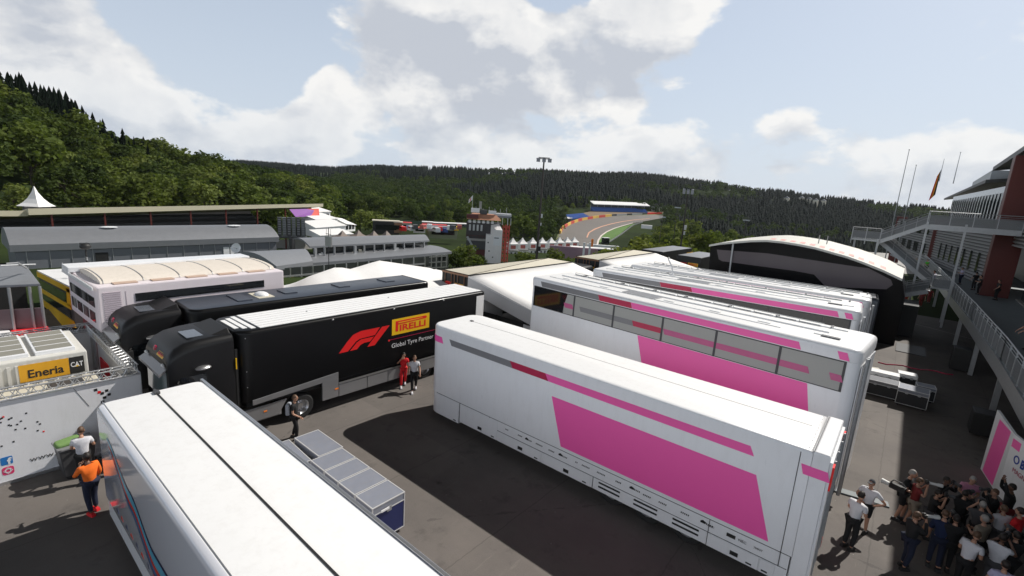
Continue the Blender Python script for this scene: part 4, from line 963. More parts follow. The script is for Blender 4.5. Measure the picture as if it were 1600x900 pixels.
def small_cab():
    t_ = thing('lorry_cab', 'small black lorry cab parked between the two cream roofed lorries', 'lorry cab', (-22.9, 35.2, 0), 0)
    b = MB(); softbox(b, rrect(0, 2.2, -0.6, 1.6, (.3,)*4, 4), .9, 3.6, .4); c = b.build('cab', M_BLACK, t_, smooth='auto'); p_logo(c, (.9, -.62, 3.0), (1, 0, 0), (0, .1, 1), .8)
    b = MB(); b.box(.2, 2.0, -.63, -.59, 1.7, 2.7); b.build('windscreen', M_GLASS, c); b = MB(); b.box(.2, 2.0, -.4, 1.5, .35, .88); b.build('bumper', M_MATT, t_)
small_cab()

def awning(X0, X1, Y0, Y1, z0, z1, label, grp='white awnings beside the black lorries'):
    t_ = thing('awning', label, 'awning', (X0, Y0, 0), 0, grp); w = X1-X0; l = Y1-Y0
    b = MB(); n = 10; m_ = 8; V = []
    for i in range(n+1):
        for j in range(m_+1):
            x = w*j/m_; y = l*i/n; z = z0+(z1-z0)*j/m_-.12*math.sin(math.pi*j/m_)*(1-abs(math.cos(math.pi*i*2/n))*.5); V.append((x, y, z))
    F_ = [(i*(m_+1)+j, i*(m_+1)+j+1, (i+1)*(m_+1)+j+1, (i+1)*(m_+1)+j) for i in range(n) for j in range(m_)]
    b.add(V, F_); o = b.build('roof_fabric', M_TENT, t_, smooth=True, fix=False)
    md = o.modifiers.new('s', 'SOLIDIFY'); md.thickness = .04
    b = MB(); b.hexa([(0, 0, z0-.9), (w, 0, z1-.9), (w, 0, z1), (0, 0, z0)], [(0, .05, z0-.9), (w, .05, z1-.9), (w, .05, z1), (0, .05, z0)])
    b.box(w-.9, w, 0, .05, .05, z1-.88); b.build('end_wall', mat('tent_wall', (.52, .51, .51), .6, 0, .05, 1, bump=.2, bscale=2), t_)
    b = MB(); b.box(w-.05, w, .06, l, .05, z1-.05); b.build('side_wall', mat('tent_wall', (0, 0, 0)), t_)
    b = MB(); b.box(.1, w-.95, .3, .34, .05, z1-.9)
    for x in (.2, w*.45, w-1.0): b.tube((x, .1, 0), (x, .1, z1-.8), .04)
    b.build('dark_interior', M_MATT, t_)
awning(-21.2, -15.6, 21.6, 33.9, 3.95, 2.75, 'large white awning sloping down from the first cream roofed lorry behind the tall pink trailer')
awning(-20.65, -15.2, 37.4, 49.4, 3.95, 2.9, 'second white awning sloping down from the farther cream roofed lorry')

def peaked_tent():
    t_ = thing('marquee', 'white marquee with two soft peaks behind the black lorries', 'marquee', (-29.5, 12.2, 0), 0)
    b = MB(); nx, ny = 14, 26; Wx, Ly = 6.0, 14.0; V = []
    for i in range(ny+1):
        for j in range(nx+1):
            x = Wx*j/nx; y = Ly*i/ny; e = min(1, (1-abs(2*x/Wx-1))*1.0)
            pk = max(1.0-abs(y-3.4)*.16, 1.12-abs(y-6.4)*.13, .1)
            V.append((x, y, 2.75+1.50*(e**1.15)*max(0, pk)*min(1, y/1.6, (Ly-y)/3.0)))
    b.add(V, [(i*(nx+1)+j, i*(nx+1)+j+1, (i+1)*(nx+1)+j+1, (i+1)*(nx+1)+j) for i in range(ny) for j in range(nx)])
    o = b.build('roof_fabric', M_TENT, t_, smooth=True, fix=False); md = o.modifiers.new('s', 'SOLIDIFY'); md.thickness = .03
    b = MB(); b.box(0, Wx, 0, .05, 0, 2.74); b.box(Wx-.05, Wx, .06, Ly, 0, 2.74); b.box(0, Wx, Ly-.05, Ly, 0, 2.74); b.build('wall', M_TENT, t_)
peaked_tent()
t_ = thing('marquee', 'white flat fronted marquee at the rear of the plain roofed black lorry', 'marquee', (-24.2, 18.8, 0), 0)
b = MB(); b.hexa([(0, 0, 0), (4.2, 0, 0), (4.2, 5, 0), (0, 5, 0)], [(0, 0, 3.3), (4.2, 0, 2.5), (4.2, 5, 2.5), (0, 5, 3.3)]); b.build('roof_fabric', M_TENT, t_, bevel=.04)

# dark trailer with an orange flash behind the pink ones
t_ = thing('trailer', 'dark grey trailer with an orange flash on its roof edge before the rounded motorhome', 'trailer', (-13.0, 38.9, 0), R_(4))
b = MB(); softbox(b, rrect(0, 12.2, 0, 2.6, (.8, .1, .1, .8), 5), .9, 4.05, .2, 0, 0); bb = b.build('body', [mat('charcoal_paint', (.035, .04, .05), .3, 0, .1, 1)], t_, smooth='auto')
b = MB(); b.box(.6, 12.0, .10, .9, 4.045, 4.07); b.build('roof_strip', M_GREY, bb); b = MB(); b.add([(5.4, -.02, 3.80), (7.6, -.02, 3.72), (8.2, .35, 4.09), (6.0, .4, 4.09), (5.2, .2, 4.07)], [(0, 1, 2, 3, 4)]); b.build('orange_flash', M_ORA, bb, fix=False)
b = MB(); b.box(.4, 12, .1, 2.5, .3, .88); b.build('skirt', M_MATT, t_)
b = MB(); b.box(.5, 4.2, .2, .8, 4.07, 4.10); b.box(8.5, 9.4, .15, 1.0, 4.07, 4.10); b.build('roof_panel', M_GROOF, bb)

def round_motorhome():
    Y0 = 45.2
    pts = [sy(x, y, Y0) for x, y in [(1113, 423), (1110, 383), (1128, 380), (1150, 378), (1175, 376), (1200, 375.5), (1225, 378), (1250, 382), (1275, 387), (1300, 394), (1325, 401), (1350, 410), (1380, 422), (1410, 436)]]
    t_ = thing('motorhome', 'black glazed motorhome with a curved white roof, right of centre beside the metal stairs', 'motorhome', (pts[0].x, Y0, 0), 0)
    ox = pts[0].x; P = [(p.x-ox, p.z) for p in pts]; P[0] = (P[0][0], 0.0); P.append((P[-1][0]+.4, 3.6)); P.append((P[-1][0], 0.0))
    M_BG = mat('black_gloss_panel', (.007, .007, .008), .20, 0, .1, 1, spec=.12)
    b = MB(); b.ext(1, P, 0, 6, 0); body = b.build('body', M_BG, t_)
    roof = P[1:-2]; b = MB(); n = len(roof)
    V = [(x, y, z+.05+(0 if y < 1 else .15)) for y in (-.35, 8.5) for x, z in roof]+[(x, y, z-.12) for y in (-.35, 8.5) for x, z in roof]
    F_ = [(i, i+1, n+i+1, n+i) for i in range(n-1)]+[(2*n+i, 2*n+i+1, i+1, i) for i in range(n-1)]+[(n+i, n+i+1, 3*n+i+1, 3*n+i) for i in range(n-1)]
    b.add(V, F_); r_ = b.build('roof', mat('off_white_membrane', (.66, .65, .60), .5, 0, .05, 1, dirt=.1), t_)
    b = MB(); rnd = random.Random(4)
    for k in range(12):
        i = 4+k*.62; j = int(i); f = i-j
        if j+1 >= n: break
        x = roof[j][0]*(1-f)+roof[j+1][0]*f; z = roof[j][1]*(1-f)+roof[j+1][1]*f; sl = (roof[j+1][1]-roof[j][1])/(roof[j+1][0]-roof[j][0])
        b.add([(x, .6, z+.08), (x+.38, .6, z+.08+sl*.38), (x+.30, 1.9, z+.115+sl*.3), (x-.05, 1.9, z+.115)], [(0, 1, 2, 3)])
    b.build('roof_lettering', mat('faded_red_print', (.75, .36, .33), .6), r_, fix=False)
    def g(pp): return [((q.x-ox), q.z) for q in (sy(x, y, Y0-.01) for x, y in pp)]
    b = MB(); b.plate((0, -.002, 0), *NEAR, g([(1120, 390), (1200, 396), (1340, 417), (1357, 419), (1392, 437), (1395, 445), (1385, 452), (1290, 448), (1272, 429), (1240, 423), (1128, 408), (1123, 405)])[::-1], .01)
    b.build('smoked_window', mat('smoked_mauve_glass', (.13, .11, .12), .2, 0, .1, .6, spec=.3), body)
    b = MB()
    for q in ((1146, 379, 1139, 432),):
        a_ = sy(q[0], q[1], Y0-.1); c_ = sy(q[2], q[3], Y0-.1); b.bar((a_.x-ox, -.1, a_.z), (c_.x-ox, -.1, c_.z), .12)
    b.build('support_strut', M_STEEL, t_)
    b = MB(); b.tube((7.4, 3, 6.8), (7.4, 3, 7.5), .04); b.tube((8.0, 3, 6.8), (8.0, 3, 7.5), .04); b.build('roof_aerial', M_STEEL, r_)
round_motorhome()

# ------------------------------------------------------------------ left: motorhomes, tent, banner fence and generators
M_PALE = mat('pale_pinkish_paint', (.74, .67, .70), .4, 0, .03, 1, dirt=.06)
def pale_motorhome():
    t_ = thing('motorhome', 'pale pinkish white two storey motorhome with an arched canvas roof, left behind the black lorries', 'motorhome', (-28.6, 3.7, 0), R_(2))
    L, Wd = 7.4, 4.7
    b = MB(); b.box(0, Wd, 0, L, 2.9, 4.75); body = b.build('upper_deck', M_PALE, t_, bevel=.06)
    b = MB(); b.box(.2, Wd-.5, .3, L-.3, 0, 2.88); b.build('lower_deck', mat('dark_maroon', (.06, .012, .015), .5), t_)
    b = MB(); b.box(Wd-.01, Wd+.02, 1.2, 6.4, 4.02, 4.36); b.build('window', M_GLASS, body); b = MB(); b.box(Wd-.01, Wd+.02, 1.25, 6.4, 3.55, 3.72); b.build('window', M_GLASS, body)
    for k in range(4):
        x = .35+k*1.0
        b = MB(); b.box(x, x+.88, -.02, .02, 3.85, 4.25); b.build('window', M_GLASS, body); b = MB(); b.box(x, x+.78, -.02, .02, 3.2, 3.62); b.build('window', M_GLASS, body)
    b = MB()
    for k in range(16): b.box(Wd-.005, Wd+.02, .18, .75, 3.2+k*.085, 3.23+k*.085)
    b.box(Wd-.005, Wd+.012, .9, .91, 3.0, 4.5); b.build('louvre', mat('louvre_mauve', (.45, .38, .42), .5), body)  # louvre strips and panel line in a darker mauve than the wall
    b = MB(); n = 12; P = [(.75+3.4*(1-math.cos(math.pi*i/n))/2, 4.76+.26*math.sin(math.pi*i/n)**.8) for i in range(n+1)]
    b.ext(1, P, .25, L-.2); r_ = b.build('canvas_roof', mat('beige_canvas', (.66, .60, .53), .7, 0, .06, 1, dirt=.2), t_, smooth='auto')
    for k in range(6):
        b = MB(); y = .35+k*1.33
        for (a0, c0), (a1, c1) in zip(P[:-1], P[1:]): b.bar((a0, y, c0+.005), (a1, y, c1+.005), .03)
        b.build('roof_hoop', M_GALV, r_)
    b = MB(); b.box(-.1, 1.0, -.15, L, 4.76, 5.0); b.box(-.1, Wd+.05, -.16, -.10, 4.62, 4.78); b.build('roof_edge', M_WHITE, t_, bevel=.04)
    b = MB()
    for k in range(5): b.box(3.8, 4.5, .6+k*1.3, 1.4+k*1.3, 4.76, 4.79)
    build_each(b, 'roof_tile', mat('terracotta_patch', (.50, .36, .28), .7), t_, 1)
pale_motorhome()
def yellow_motorhome():
    Y0 = 4.35; g = lambda x, y: (lambda p: (p.x+40, p.z))(sy(x, y, Y0))
    t_ = thing('motorhome', 'yellow framed two storey motorhome with tinted windows, left of the pale pinkish one', 'motorhome', (-40, Y0, 0), 0)
    out_ = [g(58, 424), g(110, 450), g(118, 512), g(74, 505)]
    b = MB(); b.ext(1, out_, 0.02, 1.4); b.ext(1, [(out_[0][0]+.05, out_[0][1]-.02), (out_[1][0], out_[1][1]-.02), (out_[1][0], out_[1][1]-.4), (out_[0][0], out_[0][1]-.4)], 1.41, 7); b.build('body', M_DGREY, t_)
    b = MB(); b.hexa([(out_[0][0], 0, out_[0][1]), (out_[1][0], 0, out_[1][1]), (out_[1][0], 6, out_[1][1]), (out_[0][0], 6, out_[0][1])], [(out_[0][0], 0, out_[0][1]+.08), (out_[1][0], 0, out_[1][1]+.08), (out_[1][0], 6, out_[1][1]+.08), (out_[0][0], 6, out_[0][1]+.08)]); rf = b.build('roof', M_ROOF, t_)
    b = MB(); x_ = out_[0][0]+2.0; b.box(x_, x_+1.4, .8, 1.6, out_[0][1]+.05, out_[0][1]+.25); b.tube((x_+.6, 1, out_[0][1]), (x_+.5, 1, out_[0][1]+.9), .12, .02); b.build('roof_unit', M_STEEL, rf)
    for nm, q in (('frame', [(58, 424), (110, 450), (110, 458), (59, 432)]), ('frame', [(61, 448), (112, 478), (112, 484), (62, 455)]), ('frame', [(104, 450), (110, 452), (112, 480), (106, 476)]), ('front_panel', [(65, 466), (116, 502), (119, 512), (74, 506)])):
        b = MB(); b.plate((0, 0, 0), *NEAR, [g(*p) for p in q][::-1], .03); b.build(nm, M_YEL, t_)
    for q in ([(61, 436), (103, 458), (104, 472), (62, 449)], [(64, 457), (110, 485), (112, 497), (66, 466)]):
        b = MB(); b.plate((0, 0, 0), *NEAR, [g(*p) for p in q][::-1], .012); b.build('window', M_GLASS, t_)
yellow_motorhome()
def grey_canopy():
    Y0 = 2.5
    t_ = thing('pavilion', 'grey roofed open pavilion with a mauve screen wall at the left edge', 'pavilion', (0, 0, 0), 0)
    q = [sz(x, y, 3.6) for x, y in ((-30, 418), (42, 419), (63, 447), (-30, 451))]
    b = MB(); b.hexa([tuple(p) for p in q], [tuple(p+Vector((0, 0, .12))) for p in q]); b.build('roof', M_GROOF, t_, bevel=.02)
    a, c = q[3], q[2]
    for f in (.05, .45, .8, .98):
        p = a.lerp(c, f); b = MB(); b.tube((p.x+.1, p.y, 0), (p.x+.1, p.y, 3.6), .06); b.build('post', M_STEEL, t_)
    b = MB(); d = (c-a).normalized()*.0; b.hexa([(a.x, a.y, 0), (c.x, c.y, 0), (c.x-.05, c.y, 0), (a.x-.05, a.y, 0)], [(a.x, a.y, 2.55), (c.x, c.y, 2.55), (c.x-.05, c.y, 2.55), (a.x-.05, a.y, 2.55)]); b.build('screen_wall', mat('mauve_screen', (.21, .15, .16), .3, 0, .05, 1), t_)
    b = MB(); b.box(q[1].x-2, q[1].x-1.8, -12, q[1].y, 0, 3.5); b.build('back_wall', M_MATT, t_)
    b = MB(); p = sz(70, 470, 3.6); b.path([tuple(sz(10, 412, 4.6)), tuple(sz(28, 411, 4.6)), tuple(sz(42, 419, 4.0))], .05); b.path([tuple(sz(0, 415, 4.4)), tuple(sz(55, 413, 4.2))], .04); b.build('roof_rail', M_STEEL, t_)
    t2 = thing('tent', 'bright red low tent roof in front of the mauve screen wall', 'tent', (0, 0, 0), 0)
    q = [sz(x, y, 1.6) for x, y in ((8, 504), (57, 499), (80, 513), (22, 523))]; b = MB(); b.hexa([tuple(Vector((p.x, p.y, 0))) for p in q], [tuple(p) for p in q]); b.build('roof', mat('bright_red_fabric', (.80, .02, .03), .5, 0, .05, 2), t2, bevel=.05)
    q = [sz(x, y, 1.6) for x, y in ((-20, 507), (7, 504), (20, 523), (-20, 528))]; b = MB(); b.hexa([tuple(Vector((p.x, p.y, 0))) for p in q], [tuple(p) for p in q]); b.build('white_roof_strip', M_TENT, t2, bevel=.05)
    b = MB(); o = b.box(-25.3, -23.9, 3.95, 4.9, 0, 1.5); o = b.build('red_booth', mat('bright_red_fabric', (0, 0, 0)), None, bevel=.03); tag(o, 'small red booth between the banner fence and the front black lorry cab', 'booth')
grey_canopy()

def truss(par, A, B, w=.29):
    A = Vector(A); B = Vector(B); d = (B-A).normalized(); s = d.cross(Vector((0, 0, 1))).normalized()*w/2; u = Vector((0, 0, w/2)); L = (B-A).length; b = MB()
    C = [s+u, -s+u, -s-u, s-u]
    for c in C: b.tube(A+c, B+c, .026, n=6)
    n = max(2, int(L/.32))
    for i in range(n):
        p = A+d*(L*i/n); q = A+d*(L*(i+.5)/n); r = A+d*(L*(i+1)/n)
        for k in range(4): b.tube(p+C[k], q+C[(k+1) % 4], .012, n=4); b.tube(q+C[(k+1) % 4], r+C[k], .012, n=4)
    return b.build('truss', M_GALV, par)
def banner_fence():
    t_ = thing('banner_fence', 'white printed banner fence topped by silver lattice truss, round the generators at the left edge', 'fence', (-19.4, 0, 0), 0)
    M_BAN = mat('white_banner', (.76, .76, .78), .6, 0, .03, 1, bump=.25, bscale=2.5, dirt=.12)
    Y0, Y1, xb = -5.0, 3.85, -6.4
    truss(t_, (0, Y0, 2.72), (0, Y1, 2.72)); truss(t_, (0, Y1, 2.72), (xb, Y1, 2.72)); truss(t_, (xb, Y1, 2.72), (xb, Y0, 2.72))
    b = MB(); b.box(.15, .18, Y0, Y1+.15, .05, 2.62); ban = b.build('banner', M_BAN, t_)
    b = MB(); b.box(xb, .14, Y1+.15, Y1+.18, .05, 2.62); b.build('banner', M_BAN, t_)
    b = MB(); b.box(xb-.18, xb-.15, Y0, Y1+.15, .05, 2.62); b.build('banner', M_BAN, t_)
    b = MB(); b.box(.185, .20, Y0, Y1+.1, .0, .10); b.tube((.20, Y0, 2.60), (.20, Y1+.15, 2.60), .03); b.build('hem_bar', M_ALU, t_)
    for x, y in ((.1, Y1+.1), (xb, Y1)): b = MB(); b.tube((x, y, 0), (x, y, 2.6), .05); b.build('post', M_ALU, t_)
    X = .181; O = lambda y, z: (X, y, z)
    b = MB(); text(b, 'www.sp', O(1.14, .50), *SIDE, .17, .80); b.build('lettering', M_DGREY, ban)
    f = MB(); f.plate(O(.55, .62), *SIDE, rrect(0, .25, 0, .25, (.03,)*4, 2), .004); fo = f.build('social_badge', mat('badge_blue', (.02, .18, .50), .4), ban)
    f = MB(); text(f, 'f', O(.68, .63), *SIDE, .20, off=.008, bold=.04); f.build('badge_mark', M_WHITE, fo)
    f = MB(); f.plate(O(.55, .30), *SIDE, rrect(0, .25, 0, .25, (.06,)*4, 3), .004); fo = f.build('social_badge', mat('badge_rose', (.70, .05, .16), .4), ban)
    f = MB(); f.lathe((X+.007, .675, .425), (1, 0, 0), [(.045, 0), (.045, .003), (.065, .003), (.065, 0)], 20)
    f.lathe((X+.007, .675, .425), (1, 0, 0), [(.088, 0), (.088, .003), (.103, .003), (.103, 0)], 4); f.ell((X+.007, .73, .48), (.004, .012, .012)); f.build('badge_mark', M_WHITE, fo)
    b = MB(); rnd = random.Random(8)
    for k in range(26):
        y = .45+rnd.random()*1.05; z = 1.15+rnd.random()*.95
        b.plate(O(y, z), *SIDE, [(0, 0), (.045, 0), (.045, .045), (0, .045)], .004, m=1 if k in (3, 11) else 0)
    for k, (y, z, mm) in enumerate(((2.78, 2.30, 0), (2.86, 2.20, 1), (2.93, 2.14, 0), (3.05, 2.20, 0), (2.98, 1.98, 0), (3.1, 2.05, 0), (2.92, 1.85, 0))):
        b.plate(O(y, z), *SIDE, [(0, 0), (.085, .0), (.085, .085), (0, .085)], .004, m=mm)
    b.build('chequer_pattern', [M_MATT, M_RED], ban)
    b = MB(); b.bar(O(2.30, 2.55), O(2.62, 1.85), .012, .01); b.build('seam', M_SEAM, ban)
    # generators inside
    g = thing('generator', 'white louvred generator container with an orange and black sign, inside the banner fence', 'generator', (-21.2, -6.0, 0), 0)
    b = MB(); b.box(-3.2, 0, 0, 9.0, .1, 3.1); c = b.build('container', mat('cream_white_paint', (.62, .61, .57), .5, 0, .05, 1, dirt=.25), g, bevel=.04)
    b = MB(); 
    for k in range(46): b.box(.0, .035, .2+k*.19, .28+k*.19, .3, 2.95)
    for k in range(26): b.box(-3.0, -1.2, .1+k*.24, .20+k*.24, 3.1, 3.14)
    b.build('corrugation', mat('cream_white_paint', (0, 0, 0)), c)
    for y in (6.6, 7.75):
        b = MB(); b.box(-2.9, -.3, y, y+1.0, 3.1, 3.22); gl = b.build('roof_grille', M_WHITE, c, bevel=.01); b = MB()
        for k in range(4): b.box(-2.8+k*.62, -2.30+k*.62, y+.06, y+.94, 3.22, 3.235)
        b.build('grille_mesh', mat('grille_mesh', (.27, .26, .22), .6, .2, .1, 10), gl)
    b = MB(); b.plate((.036, 7.3, 2.38), *SIDE, [(0, 0), (1.2, 0), (1.2, .58), (0, .58)], .006); s_ = b.build('orange_sign', mat('sign_orange', (.72, .36, .015), .5), c); b = MB(); text(b, 'Eneria', (.043, 7.50, 2.50), *SIDE, .28, .86, bold=.02); b.build('lettering', M_MATT, s_)
    b = MB(); b.plate((.036, 8.51, 2.38), *SIDE, [(0, 0), (.38, 0), (.38, .58), (0, .58)], .006); s_ = b.build('black_sign', M_MATT, c); b = MB(); text(b, 'CAT', (.043, 8.54, 2.62), *SIDE, .17, .32, bold=.02); b.build('lettering', M_WHITE, s_)
    b = MB(); b.add([(.046, 8.62, 2.61), (.046, 8.78, 2.61), (.046, 8.70, 2.70)], [(0, 1, 2)]); b.build('triangle_mark', M_YEL, s_, fix=False)
    g2 = thing('generator', 'low cream generator housing with a rusty top, between the signed container and the banner', 'generator', (-21.0, -5.0, 0), 0)
    b = MB(); b.box(0, 1.3, 0, 8.1, .1, 2.35); c = b.build('housing', M_CREAM, g2, bevel=.05); b = MB(); b.box(.3, .9, 6.9, 7.7, 2.35, 2.42); b.build('hatch', M_DGREY, c, bevel=.01)
banner_fence()

# ------------------------------------------------------------------ flight cases
def flight_case(w, d, h, body, lid, label, loc, rz=0, group=None, hs=1.0):
    t_ = thing('flight_case', label, 'flight case', loc, rz, group)
    b = MB(); b.box(.01, w-.01, .01, d-.01, .12, h*.80); c = b.build('body', body, t_)
    b = MB(); b.box(.01, w-.01, .01, d-.01, h*.81, h-.005); l = b.build('lid', [lid], t_)
    b = MB(); e = .028
    for x in (0, w-e): 
        for y in (0, d-e): b.box(x, x+e, y, y+e, .12, h)
    for z in (.12, h*.80-.01, h-e):
        for y in (0, d-e): b.box(e, w-e, y, y+e, z, z+e)
        for x in (0, w-e): b.box(x, x+e, e, d-e, z+.0005, z+e-.0005)
    b.build('edge_trim', mat('trim_alloy', (.62, .62, .62), .4, .25, .05, 5), t_)
    b = MB()
    for x in (w*.3, w*.7):
        b.box(x-.06, x+.06, -.02, .0, h*.74, h*.86); b.box(x-.06, x+.06, d, d+.02, h*.74, h*.86)
    b.box(w, w+.02, d*.5-.07, d*.5+.07, h*.74, h*.86); build_each(b, 'latch', M_STEEL, t_, 1)
    for x in (.12, w-.12):
        for y in (.12, d-.12): b = MB(); b.tube((x, y-.02, .055), (x, y+.02, .055), .055, n=10); b.build('caster', M_RUB, t_)
    return t_
ends = [-14.15, -12.50, -11.62, -10.95, -10.18, -9.40]; ends = [-14.15] + [sz(x, y, 1.2).x for x, y in ((531, 701), (552, 717), (576, 732), (604, 750), (632, 770))]
labs = ['grey topped flight case standing apart at the head of the row beside the white trailer', 'grey topped navy flight case, second from the far end of the row', 'grey topped navy flight case in the middle of the row', 'grey topped navy flight case, second from the near end of the row', 'grey topped navy flight case at the near end of the row, its blue end showing']
for i in range(5):
    x0, x1 = ends[i], ends[i+1]
    flight_case(x1-x0-.03, 1.05 if i else .82, 1.2, M_BLUEC, M_CASET, labs[i], (x0, 6.5 if i else 6.78, 0), 0, 'navy flight cases in a row')
flight_case(1.6, .45, 1.14, M_BLUEC, M_CASET, 'narrow grey topped flight case squeezed between the far case and the white trailer', (-14.3, 6.22, 0), R_(-3), 'navy flight cases in a row')
b = MB(); b.plate((-9.395, 6.75, .98), *SIDE, [(0, 0), (.25, 0), (.25, .06), (0, .06)], .02); b.build('label_plate', M_ROOF, [o for o in bpy.data.objects if o.name.startswith('flight_case') and o.get('label') == labs[4]][0]).matrix_parent_inverse = Matrix.Translation((-ends[4], -6.5, 0))
M_CBLK = mat('case_black', (.02, .02, .022), .5, 0, .1, 3)
for (x, y, w, d, h, r, lab, lid) in ((-.10, 34.0, 1.45, .75, .95, 2, 'black flight case with a white lid, back left of the cluster by the tall trailer', M_ROOF), (1.28, 34.9, .85, .7, .95, 4, 'small black flight case with a white lid, back middle of the cluster by the trailer', M_ROOF),
                                 (-.05, 32.4, 1.45, .95, .9, 1, 'black flight case with a dark lid, front left of the cluster by the tall trailer', M_GREY), (1.32, 32.0, 1.25, 1.0, .95, -2, 'long grey flight case half in sun, front right of the cluster by the trailer', M_CASET),
                                 (2.10, 33.6, .8, .7, .85, 5, 'pale blue grey flight case at the back right of the cluster', M_CASET), (-.1, 35.6, .7, .6, .6, 20, 'small open case behind the cluster by the tall trailer', M_CREAM)):
    flight_case(w, d, h, M_CBLK, lid, lab, (x-.45, y-3.1 if False else y-1.2, 0), R_(r), 'black flight cases beside the tall pink trailer')
# grey bin with a green bag
t_ = thing('wheeled_bin', 'dark grey wheeled bin in front of the white banner fence', 'bin', (-18.9, 1.65, 0), R_(4))
b = MB(); b.hexa([(0.08, .08, .12), (.62, .08, .12), (.62, .75, .12), (.08, .75, .12)], [(0, 0, 1.02), (.7, 0, 1.02), (.7, .85, 1.02), (0, .85, 1.02)]); b.build('tub', M_DGREY, t_, bevel=.03)
b = MB(); b.box(-.03, .73, -.03, .88, 1.02, 1.08); b.build('lid', M_GREY, t_, bevel=.015)
for x in (.15, .55):
    for y in (.2, .65): b = MB(); b.tube((x-.03, y, .09), (x+.03, y, .09), .09, n=12); b.build('wheel', M_RUB, t_)
b = MB(); softbox(b, rrect(.05, .42, 0, .6, (.1,)*4, 3), 0, .13, .06); b.box(.41, .43, .15, .5, .05, .08)
o = b.build('bag', mat('green_canvas', (.15, .26, .08), .7, 0, .15, 6), smooth='auto'); o.location = (-18.75, 1.62, 1.08); o.rotation_euler = (R_(4), R_(6), R_(8)); tag(o, 'green bag lying on top of the dark grey bin', 'bag')
# lamp mast with clustered lamps at the left
t_ = thing('lamp_mast', 'thin black mast with a lamp cluster, standing before the pale pinkish motorhome', 'lamp mast', tuple(sz(146, 500, 0))[:2]+(0,))
bx = t_.location; tp = sd(133, 385, math.hypot(bx.x, bx.y)); hh = tp.z
b = MB(); b.tube((0, 0, 0), (0, 0, hh), .045); b.build('pole', M_MATT, t_)
b = MB(); b.ell((0, 0, hh), (.28, .28, .20)); b.box(-.35, .1, -.2, .2, hh-.02, hh+.18); b.build('lamp', M_MATT, t_, smooth='auto'); b = MB(); b.box(-.2, .2, -.03, .03, hh*.82, hh*.86); b.build('crossbar', M_STEEL, t_)
b = MB(); b.ell((.5, .4, hh*.55), (.12, .12, .18)); b.ell((.3, .15, hh*.53), (.12, .12, .18)); b.tube((0, 0, hh*.45), (.5, .4, hh*.5), .02); b.build('speaker', M_MATT, t_)
# cable protector and red hose
b = MB(); p0 = sz(1300, 764, 0); p1 = sz(1388, 790, 0); b.bar((p0.x, p0.y, .03), (p1.x, p1.y, .03), .34, .05); tag(b.build('cable_cover', mat('cable_cover_grey', (.17, .19, .20), .6), bevel=.01), 'flat grey cable cover on the asphalt between the trailer and the photographers', 'cable cover')
b = MB(); rnd = random.Random(2); P = [sz(1372+i*13, 566+i*2.1+math.sin(i*1.7)*1.2, .03) for i in range(10)]; b.path(P, .035); tag(b.build('hose', M_CRIM), 'thin dark red hose across the shaded asphalt behind the flight cases', 'hose')
t_ = thing('banner_wall', 'pink and white angled banner wall with blue lettering at the right edge', 'banner wall', (0, 0, 0), 0)
pts = [(3.72, 25.4), (3.98, 23.4), (4.45, 22.0), (5.0, 21.2), (5.8, 20.6)]
b = MB(); H_ = [2.5, 2.35, 2.3, 2.3, 2.3]
for i in range(4):
    (x0, y0), (x1, y1) = pts[i], pts[i+1]; d = Vector((x1-x0, y1-y0, 0)).normalized(); n = Vector((d.y, -d.x, 0))*.08
    b.hexa([(x0, y0, 0), (x1, y1, 0), (x1-n.x, y1-n.y, 0), (x0-n.x, y0-n.y, 0)], [(x0, y0, H_[i]), (x1, y1, H_[i+1]), (x1-n.x, y1-n.y, H_[i+1]), (x0-n.x, y0-n.y, H_[i])])
b.build('panel', M_WHITE, t_)
def wplate(i, s0, s1, z0, z1, mt, nm, sl=0):
    (x0, y0), (x1, y1) = pts[i], pts[i+1]; u = Vector((x1-x0, y1-y0, 0)).normalized(); b = MB(); b.plate((x0, y0, 0), u, (0, 0, 1), [(s0, z0), (s1, z0), (s1+sl, z1), (s0+sl, z1)], .006); b.build(nm, mt, t_)
wplate(0, .25, 1.5, .05, 2.3, M_PINK, 'pink_panel', .25); wplate(1, .05, .5, 1.9, 2.2, M_PINK, 'pink_stripe')
u1 = Vector((pts[2][0]-pts[1][0], pts[2][1]-pts[1][1], 0)).normalized(); u2 = Vector((pts[3][0]-pts[2][0], pts[3][1]-pts[2][1], 0)).normalized()
b = MB(); text(b, 'BW', Vector((pts[1][0], pts[1][1], 1.45))+u1*.75, u1, (0, 0, 1), .30, .62, bold=.04, off=.01); text(b, 'T', Vector((pts[2][0], pts[2][1], 1.45))+u2*.1, u2, (0, 0, 1), .30, .28, bold=.04, off=.01); b.lathe(Vector((pts[1][0], pts[1][1], 1.60))+u1*.5, u1.cross(Vector((0, 0, 1))), [(.15, .004), (.15, .012), (.10, .012), (.10, .004)], 20); b.build('lettering', mat('letter_blue', (.01, .04, .30), .4), t_)
b = MB(); text(b, 'MAGNESI', Vector((pts[1][0], pts[1][1], 1.14))+u1*.45, u1, (0, 0, 1), .17, .95, off=.01); b.build('small_lettering', M_CRIM, t_)
